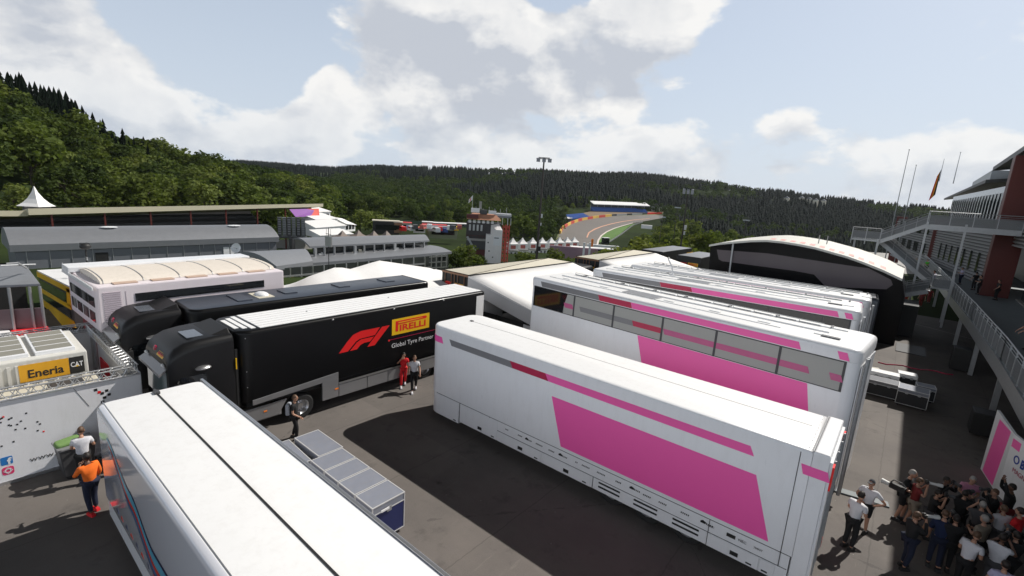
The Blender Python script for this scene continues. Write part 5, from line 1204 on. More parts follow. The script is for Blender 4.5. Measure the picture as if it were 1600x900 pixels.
# ------------------------------------------------------------------ pit building on the right
def grid_rail(par, A, B, h=1.08, name='railing', panel=True, posts=1.6):
    A = Vector(A); B = Vector(B); L = (B-A).length; d = (B-A)/L; r = thing('railing_tmp', None, None) if False else None
    b = MB(); b.tube(A+Vector((0, 0, h)), B+Vector((0, 0, h)), .035, n=8); b.tube(A+Vector((0, 0, h-.16)), B+Vector((0, 0, h-.16)), .018, n=6); b.tube(A+Vector((0, 0, h-.30)), B+Vector((0, 0, h-.30)), .018, n=6)
    n = max(1, round(L/posts))
    for i in range(n+1):
        p = A+d*(L*i/n); b.bar(p-Vector((0, 0, .45)), p+Vector((0, 0, h)), .06, .06)
    o = b.build(name, M_STEEL, par)
    if panel:
        b = MB(); s = d.cross(Vector((0, 0, 1)))*.012
        b.hexa([A-s, B-s, B+s, A+s], [A-s+Vector((0, 0, h-.34)), B-s+Vector((0, 0, h-.34)), B+s+Vector((0, 0, h-.34)), A+s+Vector((0, 0, h-.34))]); b.build('mesh_panel', meshmat(), o)
    return o
def meshmat():
    if 'mesh' in MATS: return MATS['mesh']
    m = bpy.data.materials.new('perforated_mesh'); m.use_nodes = True; q = NT(m.node_tree); b = q.n['Principled BSDF']
    b.inputs['Base Color'].default_value = (.20, .21, .22, 1); b.inputs['Roughness'].default_value = .6; b.inputs['Metallic'].default_value = .3
    co = q.new('ShaderNodeTexCoord').outputs['Object']; v = q.new('ShaderNodeTexVoronoi', inp={'Vector': co, 'Scale': 26.0, 'Randomness': 0.0}).outputs['Distance']
    q.l.new(q.math('GREATER_THAN', v, 0.36), b.inputs['Alpha']); MATS['mesh'] = m; return m
PIT = thing('pit_building', 'long grey pit building with red fins, slatted walls and a walkway, along the right edge', 'building', (0, 0, 0))
M_CORR = mat('light_corrugated', (.30, .30, .31), .45, .3, .08, 1)
M_DECK = mat('deck_blue_grey', (.17, .20, .21), .6, 0, .15, 1.5, dirt=.2)
# walkway deck at 3 m with fascia, posts and railing
railP = [(4.55, 12.0), (4.5, 33.0), (4.2, 45.0), (3.2, 72.0), (2.2, 96.0)]
b = MB()
for (x0, y0), (x1, y1) in zip(railP[:-1], railP[1:]):
    b.hexa([(x0, y0, 2.45), (x0+8, y0, 2.45), (x1+8, y1, 2.45), (x1, y1, 2.45)], [(x0, y0, 3.0), (x0+8, y0, 3.0), (x1+8, y1, 3.0), (x1, y1, 3.0)])
b.build('walkway_deck', M_DECK, PIT)
b = MB()
for (x0, y0), (x1, y1) in zip(railP[:-1], railP[1:]): b.bar((x0-.05, y0, 2.55), (x1-.05, y1, 2.55), .10, .72)
b.build('walkway_fascia', M_STEEL, PIT)
RW = thing('railing', 'long galvanised walkway railing with mesh panels, running down the right edge', 'railing', (0, 0, 0))
for (x0, y0), (x1, y1) in zip(railP[:-1], railP[1:]): grid_rail(RW, (x0-.03, y0, 3.0), (x1-.03, y1, 3.0))
for x, y in ((4.62, 32.7), (4.66, 24.5), (4.4, 41), (4.1, 50), (3.6, 60), (3.3, 70)):
    b = MB(); b.bar((x, y, 0), (x, y, 2.45), .22, .22); b.bar((x, y, 2.0), (x+1.2, y, 2.45), .10); b.build('walkway_post', M_STEEL, PIT)
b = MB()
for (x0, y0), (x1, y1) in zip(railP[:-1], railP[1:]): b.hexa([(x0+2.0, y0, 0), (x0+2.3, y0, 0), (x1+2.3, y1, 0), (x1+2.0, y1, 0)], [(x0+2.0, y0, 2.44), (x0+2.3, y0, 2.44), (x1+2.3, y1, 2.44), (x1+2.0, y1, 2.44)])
b.build('garage_wall', mat('dark_grey_wall', (.10, .10, .10), .7, 0, .15, 1), PIT)  # garage wall in one even dark grey
for y in range(22, 70, 6):
    b = MB(); x = 6.45-max(0, (y-33))*.035; b.box(x-.06, x, y, y+3.6, .05, 2.3); b.build('garage_door', M_DGREY, PIT)
# upper storeys
def finned_wall(par, A, B, z0, z1, pitch=.22, name='slatted_wall'):
    A = Vector((*A, 0)); B = Vector((*B, 0)); d = (B-A).normalized(); n = Vector((-d.y, d.x, 0)); 
    b = MB(); b.hexa([A+Vector((0, 0, z0)), B+Vector((0, 0, z0)), B-n*.2+Vector((0, 0, z0)), A-n*.2+Vector((0, 0, z0))], [A+Vector((0, 0, z1)), B+Vector((0, 0, z1)), B-n*.2+Vector((0, 0, z1)), A-n*.2+Vector((0, 0, z1))], 0)
    k = int((z1-z0)/pitch)
    for i in range(k):
        z = z0+i*pitch+.05; b.hexa([A+n*.002+Vector((0, 0, z)), B+n*.002+Vector((0, 0, z)), B+n*.14+Vector((0, 0, z+.01)), A+n*.14+Vector((0, 0, z+.01))], [A+n*.002+Vector((0, 0, z+pitch*.62)), B+n*.002+Vector((0, 0, z+pitch*.62)), B+n*.14+Vector((0, 0, z+pitch*.42)), A+n*.14+Vector((0, 0, z+pitch*.42))], 1)
    return b.build(name, [M_DGREY, M_CORR], par)
w = finned_wall(PIT, (7.4, 62.6), (2.9, 94), 3.1, 9.1, .34)
b = MB(); dn = Vector((-4.5, 31.4, 0)).normalized(); nn = Vector((-dn.y, dn.x, 0))
for i in range(9):
    p = Vector((7.4, 62.6, 0))+dn*(2.6+i*3.0)+nn*.16; b.hexa([p+Vector((0, 0, 4.2)), p+dn*.75+Vector((0, 0, 4.2)), p+dn*.75+nn*.02+Vector((0, 0, 4.2)), p+nn*.02+Vector((0, 0, 4.2))], [p+Vector((0, 0, 6.3)), p+dn*.75+Vector((0, 0, 6.3)), p+dn*.75+nn*.02+Vector((0, 0, 6.3)), p+nn*.02+Vector((0, 0, 6.3))])
build_each(b, 'window_slot', M_GLASS, w, 1)
w = finned_wall(PIT, (2.7, 97), (-2.5, 126), 1.5, 9.1, .40)
b = MB()
for i in range(5):
    for z in (4.0, 7.0):
        p = Vector((2.7, 97, z))+Vector((-.176, .984, 0))*(3+i*5); q = p+Vector((-.176, .984, 0))*3; b.hexa([p+nn*.15, q+nn*.15, q+nn*.18, p+nn*.18], [p+nn*.15+Vector((0, 0, 1.6)), q+nn*.15+Vector((0, 0, 1.6)), q+nn*.18+Vector((0, 0, 1.6)), p+nn*.18+Vector((0, 0, 1.6))])
build_each(b, 'window_slot', M_GLASS, w, 1)
for (x, y, z0, z1, w_) in ((5.7, 60.3, 3.0, 15.3, 1.7), (2.4, 95.0, 0, 9.6, 1.6), (7.6, 44.0, 3.0, 15.3, 1.8), (-2.9, 128, 0, 9.5, 1.6)):
    b = MB(); b.box(x, x+w_*1.1, y, y+w_, z0, z1); b.build('red_fin', M_RCOL, PIT, bevel=.05)
# near bay: corrugated band over an open, glazed hall
finned_wall(PIT, (7.9, 30), (7.0, 60), 7.6, 9.6, .30, 'corrugated_band')
for y in (32, 36.5, 41, 46.5, 51, 55.5):
    b = MB(); b.box(8.3, 8.44, y, y+.10, 3.0, 7.6); b.build('mullion', M_MATT, PIT)
b = MB(); b.box(8.0, 16, 30, 60, 7.4, 7.6); b.build('hall_ceiling', M_DGREY, PIT)
b = MB(); b.box(8.3, 8.42, 30, 60, 3.0, 3.9); b.build('hall_glass_balustrade', M_GLASS, PIT)
b = MB(); b.box(8.0, 8.29, 30, 60, 3.0, 3.12); b.build('kerb_strip', M_CONC, PIT)
# roofs and glazed top floor
b = MB(); b.hexa([(5.6, -6, 15.5), (22, -6, 17.5), (22, 81, 17.5), (6.0, 81, 15.5)], [(5.6, -6, 15.95), (22, -6, 17.95), (22, 81, 17.95), (6.0, 81, 15.95)]); b.build('roof', mat('roof_grey_dark', (.085, .085, .085), .5, .2, .1, 1), PIT)
b = MB(); b.hexa([(5.8, 83, 14.2), (22, 83, 16), (14, 160, 16), (4.6, 160, 14.2)], [(5.8, 83, 14.6), (22, 83, 16.4), (14, 160, 16.4), (4.6, 160, 14.6)]); b.build('roof', mat('roof_grey_dark', (0, 0, 0)), PIT)
b = MB()
for (x0, y0, x1, y1) in ((8.0, 30, 7.3, 60), (8.0, 64, 4.6, 118)):
    b.hexa([(x0, y0, 9.7), (x1, y1, 9.7), (x1+.1, y1, 9.7), (x0+.1, y0, 9.7)], [(x0, y0, 15.4 if y0 < 60 else 13.6), (x1, y1, 15.4 if y0 < 60 else 13.6), (x1+.1, y1, 15.4 if y0 < 60 else 13.6), (x0+.1, y0, 15.4 if y0 < 60 else 13.6)])
b.build('top_floor_glass', glass('blue_glass', (.03, .045, .05), .05), PIT)
for i in range(26):
    y = 65+i*2; x = 7.9-(y-64)*.063; b = MB(); b.hexa([(x, y, 9.8), (x, y+1.1, 9.8), (x-.03, y+1.1, 9.8), (x-.03, y, 9.8)], [(x, y+.3, 12.9), (x, y+.8, 12.9), (x-.03, y+.8, 12.9), (x-.03, y+.3, 12.9)]); b.build('curtain', M_TENT, PIT)
for i in range(8):
    y = 31+i*3.7; b = MB(); xx = 7.85-(y-30)*.023; b.hexa([(xx, y, 9.8), (xx, y+2.0, 9.8), (xx-.03, y+2.0, 9.8), (xx-.03, y, 9.8)], [(xx, y+.9, 15.2), (xx, y+1.6, 15.2), (xx-.03, y+1.6, 15.2), (xx-.03, y+.9, 15.2)]); b.build('curtain', M_TENT, PIT)
b = MB(); b.box(9.5, 20, 62, 82, 16, 18.6); b.box(7.6, 14, 36, 50, 16.5, 20.2); b.build('roof_plant_room', M_CLAD, PIT)
b = MB(); b.box(6.2, 9.6, 84, 110, 14.6, 15.8); b.build('roof_plant_room', mat('pale_grey_clad', (.40, .42, .44), .4), PIT)
b = MB(); b.box(16, 16.3, 20, 130, 0, 16); b.build('rear_wall', M_DGREY, PIT)
b = MB(); b.box(16.1, 16.2, 30, 60, 3.2, 7.2); 
# grandstand strip seen through the open hall
t_ = thing('grandstand', 'strip of red and white seating seen through the open hall at the right edge', 'grandstand', (15.2, 30, 3.0))
for k in range(6):
    b = MB(); b.box(k*.12-.5, k*.12-.2, 2, 28, .2+k*.55, .55+k*.55); b.build('seat_row', (M_WHITE, M_RED)[k % 2], t_)
# balcony and zig-zag stairs
BAL = thing('balcony', 'upper metal balcony with mesh railing above the slatted wall at the right', 'balcony', (0, 0, 0))
b = MB(); b.box(.9, 6.9, 57, 60.2, 8.75, 9.0); b.bar((1.0, 57.0, 8.7), (6.9, 57.0, 8.7), .14, .30); b.build('floor', M_STEEL, BAL)
grid_rail(BAL, (.9, 57, 9.0), (6.9, 57, 9.0), 1.15, 'front_railing', True, 1.4)
ST = thing('staircase', 'zig-zag galvanised outdoor staircase in front of the pit building', 'staircase', (0, 0, 0))
def landing(x0, x1, y0, y1, z, front=True):
    b = MB(); b.box(x0, x1, y0, y1, z-.12, z); b.build('landing', M_STEEL, ST)
    if front: grid_rail(ST, (x0, y0, z), (x1, y0, z), 1.1, 'railing', True, 1.2)
def flight(A, B, w=1.5):
    A = Vector(A); B = Vector(B); b = MB(); n = int(abs(B.z-A.z)/.18)
    for yy in (0, w): b.bar(A+Vector((0, yy, -.1)), B+Vector((0, yy, -.1)), .06, .34)
    for i in range(n+1):
        p = A.lerp(B, i/n); b.box(p.x-.14, p.x+.14, A.y, A.y+w, p.z-.03, p.z)
    b.build('flight', M_STEEL, ST)
    for yy in (0, w):
        b = MB(); O = Vector((0, yy, 0))
        for h in (1.05, .85, .6): b.tube(A+O+Vector((0, 0, h)), B+O+Vector((0, 0, h)), .025, n=6)
        for i in range(5): p = A.lerp(B, i/4)+O; b.tube(p, p+Vector((0, 0, 1.05)), .025, n=6)
        h_ = b.build('handrail', M_STEEL, ST)
        b = MB(); b.hexa([A+O+Vector((0, -.01, .05)), B+O+Vector((0, -.01, .05)), B+O+Vector((0, .01, .05)), A+O+Vector((0, .01, .05))], [A+O+Vector((0, -.01, .8)), B+O+Vector((0, -.01, .8)), B+O+Vector((0, .01, .8)), A+O+Vector((0, .01, .8))]); b.build('mesh_panel', meshmat(), h_)
landing(-4.4, -2.2, 57, 60.2, 7.15)
flight((-2.2, 57, 7.15), (1.0, 57, 9.0)); flight((-2.2, 58.7, 7.1), (2.2, 58.7, 3.6))
landing(2.2, 3.6, 57, 60.2, 3.5)
LB = [sz(1318, 452, 1.7), sz(1372, 470, 1.7)]
flight((-4.0, 55.5, .9), (2.0, 55.5, 3.3)); landing(-6.4, -4.0, 54.5, 57.0, .85); flight((-4.0, 53.8, .8), (-2.2, 53.8, .05))
for (x, y, z) in ((-2.3, 57, 7.1), (.95, 57, 9.0), (3.5, 57.0, 9.0), (-4.3, 60, 7.1)):
    b = MB(); b.bar((x, y, 0), (x, y, z+.2), .16, .16); b.build('post', M_STEEL, ST)
b = MB(); b.box(-3.4, 1.5, 49.5, 53.0, 0, 2.6); o = b.build('dark_container', M_MATT, None, bevel=.03); tag(o, 'dark container below the lowest flight of the metal stairs', 'container')
b = MB(); b.box(.6, 2.3, 43.5, 46.5, 0, .05); tag(b.build('floor_mat', M_DGREY), 'grey mat lying on the shaded asphalt below the stairs', 'mat')
for (x, y, lab) in ((3.4, 41.2, 'tall dark cabinet under the walkway beside the grey mat'), (3.6, 29.2, 'black bin under the walkway near the banner wall')):
    b = MB(); b.box(x, x+.9, y, y+1.0, .08, 1.5 if y > 35 else 1.1); o = b.build('cabinet' if y > 35 else 'bin', M_MATT, None, bevel=.04); tag(o, lab, 'cabinet' if y > 35 else 'bin')
# flag poles
for (x0, y0, x1, y1, r, lab) in ((1395, 350, 1423, 234, 70, 'tallest flag pole rising behind the metal stairs'), (1403, 385, 1436, 258, 80, 'slim flag pole right of the tallest one behind the metal stairs'),
                         (1488, 292, 1505, 238, 92, 'bare thin pole on the roof of the pit building')):
    p = sd(x0, y0, r); q = sd(x1, y1, r); z0 = 0 if x0 < 1450 else 14.5; b = MB(); b.tube((p.x, p.y, z0), (p.x, p.y, q.z), .07, .035, 6); b.ell((p.x, p.y, q.z), .07); tag(b.build('flag_pole', M_STEEL), lab, 'flag pole', 'flag poles by the pit building')
p = sd(1462, 305, 88); q = sd(1478, 248, 88); t_ = thing('flag_pole', 'flag pole on the pit building carrying a black, yellow and red flag', 'flag pole', (p.x, p.y, 14.5))
b = MB(); b.tube((0, 0, 0), (0, 0, q.z-14.5), .06, .03, 6); b.build('pole', M_STEEL, t_)
zt = sd(1474, 265, 88).z-14.5; zb = sd(1462, 304, 88).z-14.5; b = MB()
for k in range(3):
    V = []; n = 8
    for i in range(n+1):
        z = zt+(zb-zt)*i/n
        for j in (k/3, (k+1)/3): V.append((-.05-j*.55*(.5+.5*i/n), math.sin(i*.9+j*4)*.12, z-j*.9))
    b.add(V, [(2*i, 2*i+1, 2*i+3, 2*i+2) for i in range(n)], k)
b.build('cloth', [M_MATT, mat('flag_amber', (.85, .33, .02), .6), M_RED], t_, fix=False)

# ------------------------------------------------------------------ middle distance
def long_hall():
    X0 = -74; a0, a1 = 5.6, 33.5
    t_ = thing('hall', 'long grey hall with a curved metal roof below the covered grandstand', 'building', (X0, a0, -3.5))
    L = a1-a0; g = lambda z: z+3.5
    b = MB(); b.box(-8, 0, 0, L, -1, g(-.35)); body = b.build('wall', M_CLAD, t_)
    b = MB(); n = 10; P = [(.35-8.6*i/n, g(-.35)+2.1*math.sin(math.pi*(.06+.94*i/n)*.98)**.75*(1 if i < 6 else 1)) for i in range(n+1)]
    b.ext(1, P+[(-8.2, g(-.5)), (.3, g(-.5))], -.4, L+.3); r_ = b.build('roof', M_GROOF, t_, smooth='auto')
    b = MB()
    for k in range(15): y = .8+k*L/15; b.box(.0, .06, y, y+.06, .2, g(-.55))
    b.build('wall_rib', M_STEEL, body)
    for y, w_ in ((6.6, 1.2), (20.5, .75), (21.4, .75)): b = MB(); b.box(.0, .08, y, y+w_, g(-2.4), g(-1.0)); b.build('door', M_MATT if w_ > 1 else M_WHITE, body)
    for y in (8.6, 23): b = MB(); b.ell((-2.5, y, g(1.75)), (.5, .9, .12)); b.build('roof_light', M_WHITE, r_)
    b = MB(); b.tube((.2, 18, g(-1.0)), (.2, 18, g(.4)), .03); b.build('roof_pipe', M_STEEL, t_)
long_hall()
def grandstand():
    A = sd(-60, 336, 118); B = sd(45, 336, 120); C = sd(505, 323, 150)
    t_ = thing('grandstand', 'long covered grandstand with a cream roof edge and dark empty seating, at the left', 'grandstand', (0, 0, 0))
    M_FA = mat('cream_fascia', (.50, .46, .34), .6, 0, .05, .5)
    d = (C-B).normalized(); n = Vector((-d.y, d.x, 0)).normalized()
    if n.x > 0: n = -n
    b = MB(); up = Vector((0, 0, 1.6)); b.hexa([B, C, C+n*11-Vector((0, 0, 1.6)), B+n*11-Vector((0, 0, 1.6))], [B+up*.7, C+up*.55, C+n*11-Vector((0, 0, .9)), B+n*11-Vector((0, 0, .9))]); b.build('roof', M_FA, t_)
    b = MB(); A2 = A-Vector((1, 0, .3)); dd = Vector((0, 0, -1.6)); b.hexa([A2, B+Vector((-1, 0, -.3)), B+n*11+dd, A2+n*11+dd], [A2+up*.6, B+Vector((-1, 0, -.3))+up*.6, B+n*11+up*.4+dd, A2+n*11+up*.4+dd]); b.build('roof', M_FA, t_)
    L = (C-B).length; g0 = -8
    b = MB(); B0 = B-d*14
    for k in range(12):
        o = n*(2+k*.85); z0 = g0+k*.55; z1 = z0+.55; P0 = B0+o; P1 = C-d*14+o
        b.hexa([(P0.x, P0.y, g0-2), (P1.x, P1.y, g0-2), (P1.x+n.x*.85, P1.y+n.y*.85, g0-2), (P0.x+n.x*.85, P0.y+n.y*.85, g0-2)], [(P0.x, P0.y, z1), (P1.x, P1.y, z1), (P1.x+n.x*.85, P1.y+n.y*.85, z1), (P0.x+n.x*.85, P0.y+n.y*.85, z1)], k % 2)
    b.build('seating', [M_DGREY, M_MATT], t_)
    for i in range(9):
        p = B+d*(L*(i-.6)/7.9)+n*.5; b = MB(); b.bar((p.x, p.y, g0-2), (p.x, p.y, p.z+.3), .28); b.build('post', M_RCOL, t_)
    b = MB(); q0 = B0+n*12.3; q1 = C+n*12.3-d*14; b.hexa([(q0.x, q0.y, -9), (q1.x, q1.y, -9), (q1.x+n.x*.2, q1.y+n.y*.2, -9), (q0.x+n.x*.2, q0.y+n.y*.2, -9)], [(q0.x, q0.y, B.z-2), (q1.x, q1.y, C.z-2), (q1.x+n.x*.2, q1.y+n.y*.2, C.z-2), (q0.x+n.x*.2, q0.y+n.y*.2, B.z-2)]); b.build('back_wall', M_MATT, t_)
    b = MB(); q0 = B0+n*1.5; q1 = C+n*1.5; b.hexa([(q0.x, q0.y, -12), (q1.x, q1.y, -12), (q1.x+n.x*.2, q1.y+n.y*.2, -12), (q0.x+n.x*.2, q0.y+n.y*.2, -12)], [(q0.x, q0.y, -7.6), (q1.x, q1.y, -7.6), (q1.x+n.x*.2, q1.y+n.y*.2, -7.6), (q0.x+n.x*.2, q0.y+n.y*.2, -7.6)]); b.build('front_wall', M_CONC, t_)
    p = [sd(452, 327, 142), sd(498, 326, 146), sd(499, 338, 145), sd(462, 339, 141)]
    b = MB(); b.hexa(p, [q+n*.1 for q in p]); bo = b.build('banner', mat('banner_purple', (.22, .05, .32), .6), t_)
    p = [sd(480, 326.3, 144.4), sd(498, 326, 145.8), sd(499, 338, 144.8), sd(486, 338.5, 143.5)]; b = MB(); b.hexa(p, [q-n*.05 for q in p]); b.build('banner_red_end', mat('banner_coral', (.72, .10, .07), .6), bo)
grandstand()
def speaker_wall():
    p = sd(456, 368, 96); t_ = thing('equipment_stack', 'tall dark ribbed equipment stack in front of the far end of the covered grandstand', 'equipment', (p.x, p.y, p.z), azof(456)-math.pi/2)
    for k in range(6):
        b = MB(); b.box(-2.3+k*.78, -1.65+k*.78, 0, 1, -.2, 3.2); b.build('column', (M_DGREY, mat('vent_grey', (.12, .13, .13), .5))[k % 2], t_)
        b = MB()
        for j in range(7): b.box(-2.2+k*.78, -1.75+k*.78, -.03, 0, .2+j*.42, .42+j*.42)
        b.build('vent', M_GREY, t_)
    b = MB(); b.box(-2.6, 2.6, -.1, 1.1, -.5, -.2); b.tube((0, 0, -8), (0, 0, -.5), .5); b.build('base', M_DGREY, t_)
speaker_wall()
M_MARQ = mat('marquee_white', (.80, .80, .79), .6, 0, .05, 1)
def marquee(x0, y0, x1, y1, r, h, lab, dep=6, grp='white hospitality marquees'):
    a = sd(x0, y0, r); c = sd(x1, y1, r*1.03); d = Vector((c.x-a.x, c.y-a.y, 0)); L = d.length; t_ = thing('marquee', lab, 'marquee', tuple(a), math.atan2(d.y, d.x), grp); dz = c.z-a.z
    b = MB(); b.hexa([(0, 0, 0), (L, 0, dz), (L-1.4, dep, dz+h*.75), (-.6, dep, h*.75)], [(0, 0, .15), (L, 0, dz+.15), (L-1.4, dep, dz+h*.75+.15), (-.6, dep, h*.75+.15)]); b.build('roof', M_TENT, t_)
    b = MB(); b.hexa([(.2, .3, -2.4), (L-.2, .3, -2.4), (L-.2, dep, -2.4), (.2, dep, -2.4)], [(.2, .3, 0), (L-.2, .3, dz), (L-.4, dep, dz+h*.7), (.2, dep, h*.7)]); w = b.build('wall', M_MARQ, t_)
    n = max(3, int(L/1.6))
    for k in range(n): b = MB(); x = .5+k*(L-.8)/n; b.box(x, x+(L/n)*.62, .22, .3, -1.7, -.45); b.build('window', M_GLASS, w)
marquee(493, 344, 529, 342, 140, 1.5, 'upper white marquee of three stepped down the slope beyond the grandstand')
marquee(493, 357, 542, 353, 132, 1.6, 'middle white marquee of three stepped down the slope beyond the grandstand')
marquee(500, 369, 553, 366, 124, 1.2, 'lowest white marquee of three stepped down the slope beyond the grandstand', 5)
marquee(490, 332, 518, 331, 150, 1.6, 'dark roofed hut just above the upper white marquee', 5, None)
marquee(540, 350, 557, 352, 150, 2.2, 'small brown roofed hut right of the white marquees', 4, None)
def terrace():
    t_ = thing('terrace_building', 'grey terrace building with curved metal roofs and open balconies, left of the control tower', 'building', (0, 0, 0))
    # upper pavilion
    def quadroof(pp, th, nm, mt, arch=.0, n=8):
        a, b_, c, d = [sd(*q) for q in pp]; mb = MB(); V = []
        for i in range(n+1):
            f = i/n; p = a.lerp(d, f); q = b_.lerp(c, f); z = arch*math.sin(math.pi*f)
            V += [(p.x, p.y, p.z+z), (q.x, q.y, q.z+z)]
        m_ = len(V); V += [(x, y, z-th) for x, y, z in V]
        F_ = [(2*i, 2*i+1, 2*i+3, 2*i+2) for i in range(n)]+[(m_+2*i, m_+2*i+2, m_+2*i+3, m_+2*i+1) for i in range(n)]+[(0, m_, m_+1, 1), (2*n, 2*n+1, m_+2*n+1, m_+2*n)]+[(2*i, 2*i+2, m_+2*i+2, m_+2*i) for i in range(n)]+[(2*i+1, m_+2*i+1, m_+2*i+3, 2*i+3) for i in range(n)]
        mb.add(V, F_); return mb.build(nm, mt, t_, smooth='auto')
    quadroof([(484, 385, 76), (671, 375.5, 92), (659, 367, 99), (458, 372, 84)], .25, 'upper_roof', M_GROOF, .5)
    quadroof([(487, 411, 71), (706, 393, 90), (672, 383, 96), (470, 398, 78)], .45, 'lower_roof', M_GROOF, .25)
    quadroof([(432, 416, 60), (489, 408, 68), (470, 391, 76), (365, 396, 68)], .5, 'wing_roof', M_GROOF, .8)
    def onp(px, py, A, B, off):
        d = Vector((B.x-A.x, B.y-A.y)).normalized(); n = Vector((-d.y, d.x)); 
        if n.dot(Vector((-A.x, -A.y))) < 0: n = -n
        O = Vector((A.x, A.y))+n*off; q = ray(px, py); k = O.dot(n)/(q[0]*n.x+q[1]*n.y); return Vector((q[0]*k, q[1]*k, CAMH+q[2]*k)), Vector((n.x, n.y, 0))
    LO = (sd(432, 420, 60), sd(700, 397, 89.5)); UP_ = (sd(490, 404, 75), sd(668, 390, 91.5)); WG = (sd(432, 420, 60), sd(372, 402, 67))
    def fac(pl, pts, off, th, nm, mt, par=t_):
        P = [onp(x, y, *pl, off) for x, y in pts]; n = P[0][1]*th; P = [p for p, _ in P]; mb = MB(); mb.hexa([p-n for p in P], P); return mb.build(nm, mt, par)
    TG = mat('terrace_glass', (.030, .034, .034), .12, 0, .5, .4); WD = mat('warm_interior', (.30, .15, .06), .6, 0, .3, 1)
    fac(UP_, [(490, 406), (668, 392), (668, 378), (490, 388)], -2.5, .2, 'upper_back_wall', TG)
    fac(LO, [(432, 470), (700, 446), (701, 398), (432, 420)], -.6, .3, 'lower_storey_glass', TG)
    fac(LO, [(432, 480), (664, 452), (664, 436), (432, 458)], .2, .3, 'ground_storey_wall', M_CLAD)
    w = fac(LO, [(665, 452), (697, 449), (697, 424), (665, 427)], .5, .4, 'white_wall', M_MARQ); fac(LO, [(674, 435), (690, 433.5), (690, 425.5), (674, 427)], .56, .05, 'window', M_GLASS, w)
    fac(WG, [(432, 480), (372, 450), (372, 404), (432, 424)], -.4, .3, 'wing_end_wall', mat('dark_timber', (.09, .05, .03), .6, 0, .3, 1)); fac(WG, [(420, 425), (392, 412), (392, 408), (420, 418)], -.3, .1, 'wing_window', WD)
    for i in range(15):
        x = 436+i*17.5; f = (x-432)/268; y1 = 420-f*23; fac(LO, [(x, 456-f*18), (x+1.3, 456-f*18), (x+1.3, y1+1), (x, y1+1)], .05, .12, 'mullion', M_ALU if i % 2 else M_STEEL)
    for yy in (13, 14.5): fac(LO, [(432, 420+yy), (664, 400+yy*.9), (664, 399.2+yy*.9), (432, 419+yy)], .1, .1, 'transom', M_STEEL)
    for k in range(4): fac(LO, [(590, 427+k*3.6), (672, 417.5+k*3.6), (672, 416.7+k*3.6), (590, 426.1+k*3.6)], 1.6, .08, 'balcony_rail', M_ALU)
    for k in range(6): x = 590+k*16.4; fac(LO, [(x, 439-k*1.9), (x+.9, 439-k*1.9), (x+.9, 426-k*1.9), (x, 426-k*1.9)], 1.6, .08, 'balcony_post', M_ALU)
    fac(LO, [(590, 441), (672, 431), (672, 429), (590, 438.5)], 1.6, 1.9, 'balcony_slab', M_CONC)
    for k in range(4): x = 673+k*8; fac(LO, [(x, 420-k*.6), (x+1.2, 420-k*.6), (x+2.2, 400-k*.6), (x+1.0, 400-k*.6)], .3, .1, 'glazing_bar', M_ALU)
    for yy in (402.5, 411, 419.5): fac(LO, [(671, yy), (699, yy-2), (699, yy-3.2), (671, yy-1.2)], .3, .1, 'glazing_bar', M_ALU)
    rnd = random.Random(9)
    for i in range(12):
        x = 492+i*15.5; f = (x-490)/178; fac(UP_, [(x, 405-f*14), (x+(3.4 if i % 4 == 0 else 1.2), 405-f*14), (x+(3.4 if i % 4 == 0 else 1.2), 388-f*10), (x, 388-f*10)], .1, .3, 'pillar', M_STEEL)
    fac(UP_, [(490, 406.5), (668, 392.5), (668, 391.4), (490, 405.2)], .3, .2, 'terrace_rail', M_ALU)
    for i in range(26):
        f = rnd.random(); x = 494+f*168; y = 404-f*13; h = rnd.uniform(2.5, 9); w_ = rnd.uniform(1.5, 7); fac(UP_, [(x, y), (x+w_, y-.4), (x+w_*.8, y-h), (x+.2, y-h)], -rnd.uniform(.3, 1.8), .2, 'furniture', rnd.choice([M_MARQ, M_DGREY, M_GREY, M_MATT, M_CREAM, M_STEEL]))
    for i in range(22):
        f = rnd.random(); x = 440+f*215; y = 443-f*20; h = rnd.uniform(3, 12); w_ = rnd.uniform(2, 7); fac(LO, [(x, y), (x+w_, y-.5), (x+w_, y-h), (x, y-h)], -rnd.uniform(.15, .5), .08, 'interior_panel', rnd.choice([M_MARQ, M_DGREY, M_GREY, WD, M_MATT, mat('leafy_interior', (.05, .08, .02), .7)]))
terrace()
t_ = thing('satellite_dish', 'small white satellite dish beside the long grey hall', 'satellite dish', tuple(sd(370, 388, 66)))
b = MB(); b.lathe((0, 0, 0), (.6, -.8, .3), [(.0, 0), (.3, .05), (.6, .2)], 14); b.build('dish', M_WHITE, t_, smooth=True); b = MB(); b.tube((0, 0, 0), (.3, -.5, .2), .03); b.tube((0, 0, -4), (0, 0, 0), .06); b.build('arm', M_STEEL, t_)
for k, (x, y) in enumerate(((535, 367), (560, 366), (584, 367), (604, 367))):
    p = sd(x, y+7, 108); b = MB(); w = 2.6; b.add([(-w, -w, 0), (w, -w, 0), (w, w, 0), (-w, w, 0), (-w*.25, -w*.25, 1.0), (w*.25, -w*.25, 1.0), (w*.25, w*.25, 1.0), (-w*.25, w*.25, 1.0), (0, 0, 1.9)], [(0, 1, 5, 4), (1, 2, 6, 5), (2, 3, 7, 6), (3, 0, 4, 7), (4, 5, 8), (5, 6, 8), (6, 7, 8), (7, 4, 8), (3, 2, 1, 0)]); b.box(-w+.1, w-.1, -w+.1, w-.1, -2.6, -.02)
    o = b.build('peaked_tent', mat('brown_tent', (.20, .16, .14), .7)); o.location = p; tag(o, ['brown peaked tent behind the terrace roof, leftmost of four', 'brown peaked tent behind the terrace roof, second from the left of four', 'brown peaked tent behind the terrace roof, third from the left of four', 'brown peaked tent behind the terrace roof, rightmost of four'][k], 'tent', 'brown peaked tents')
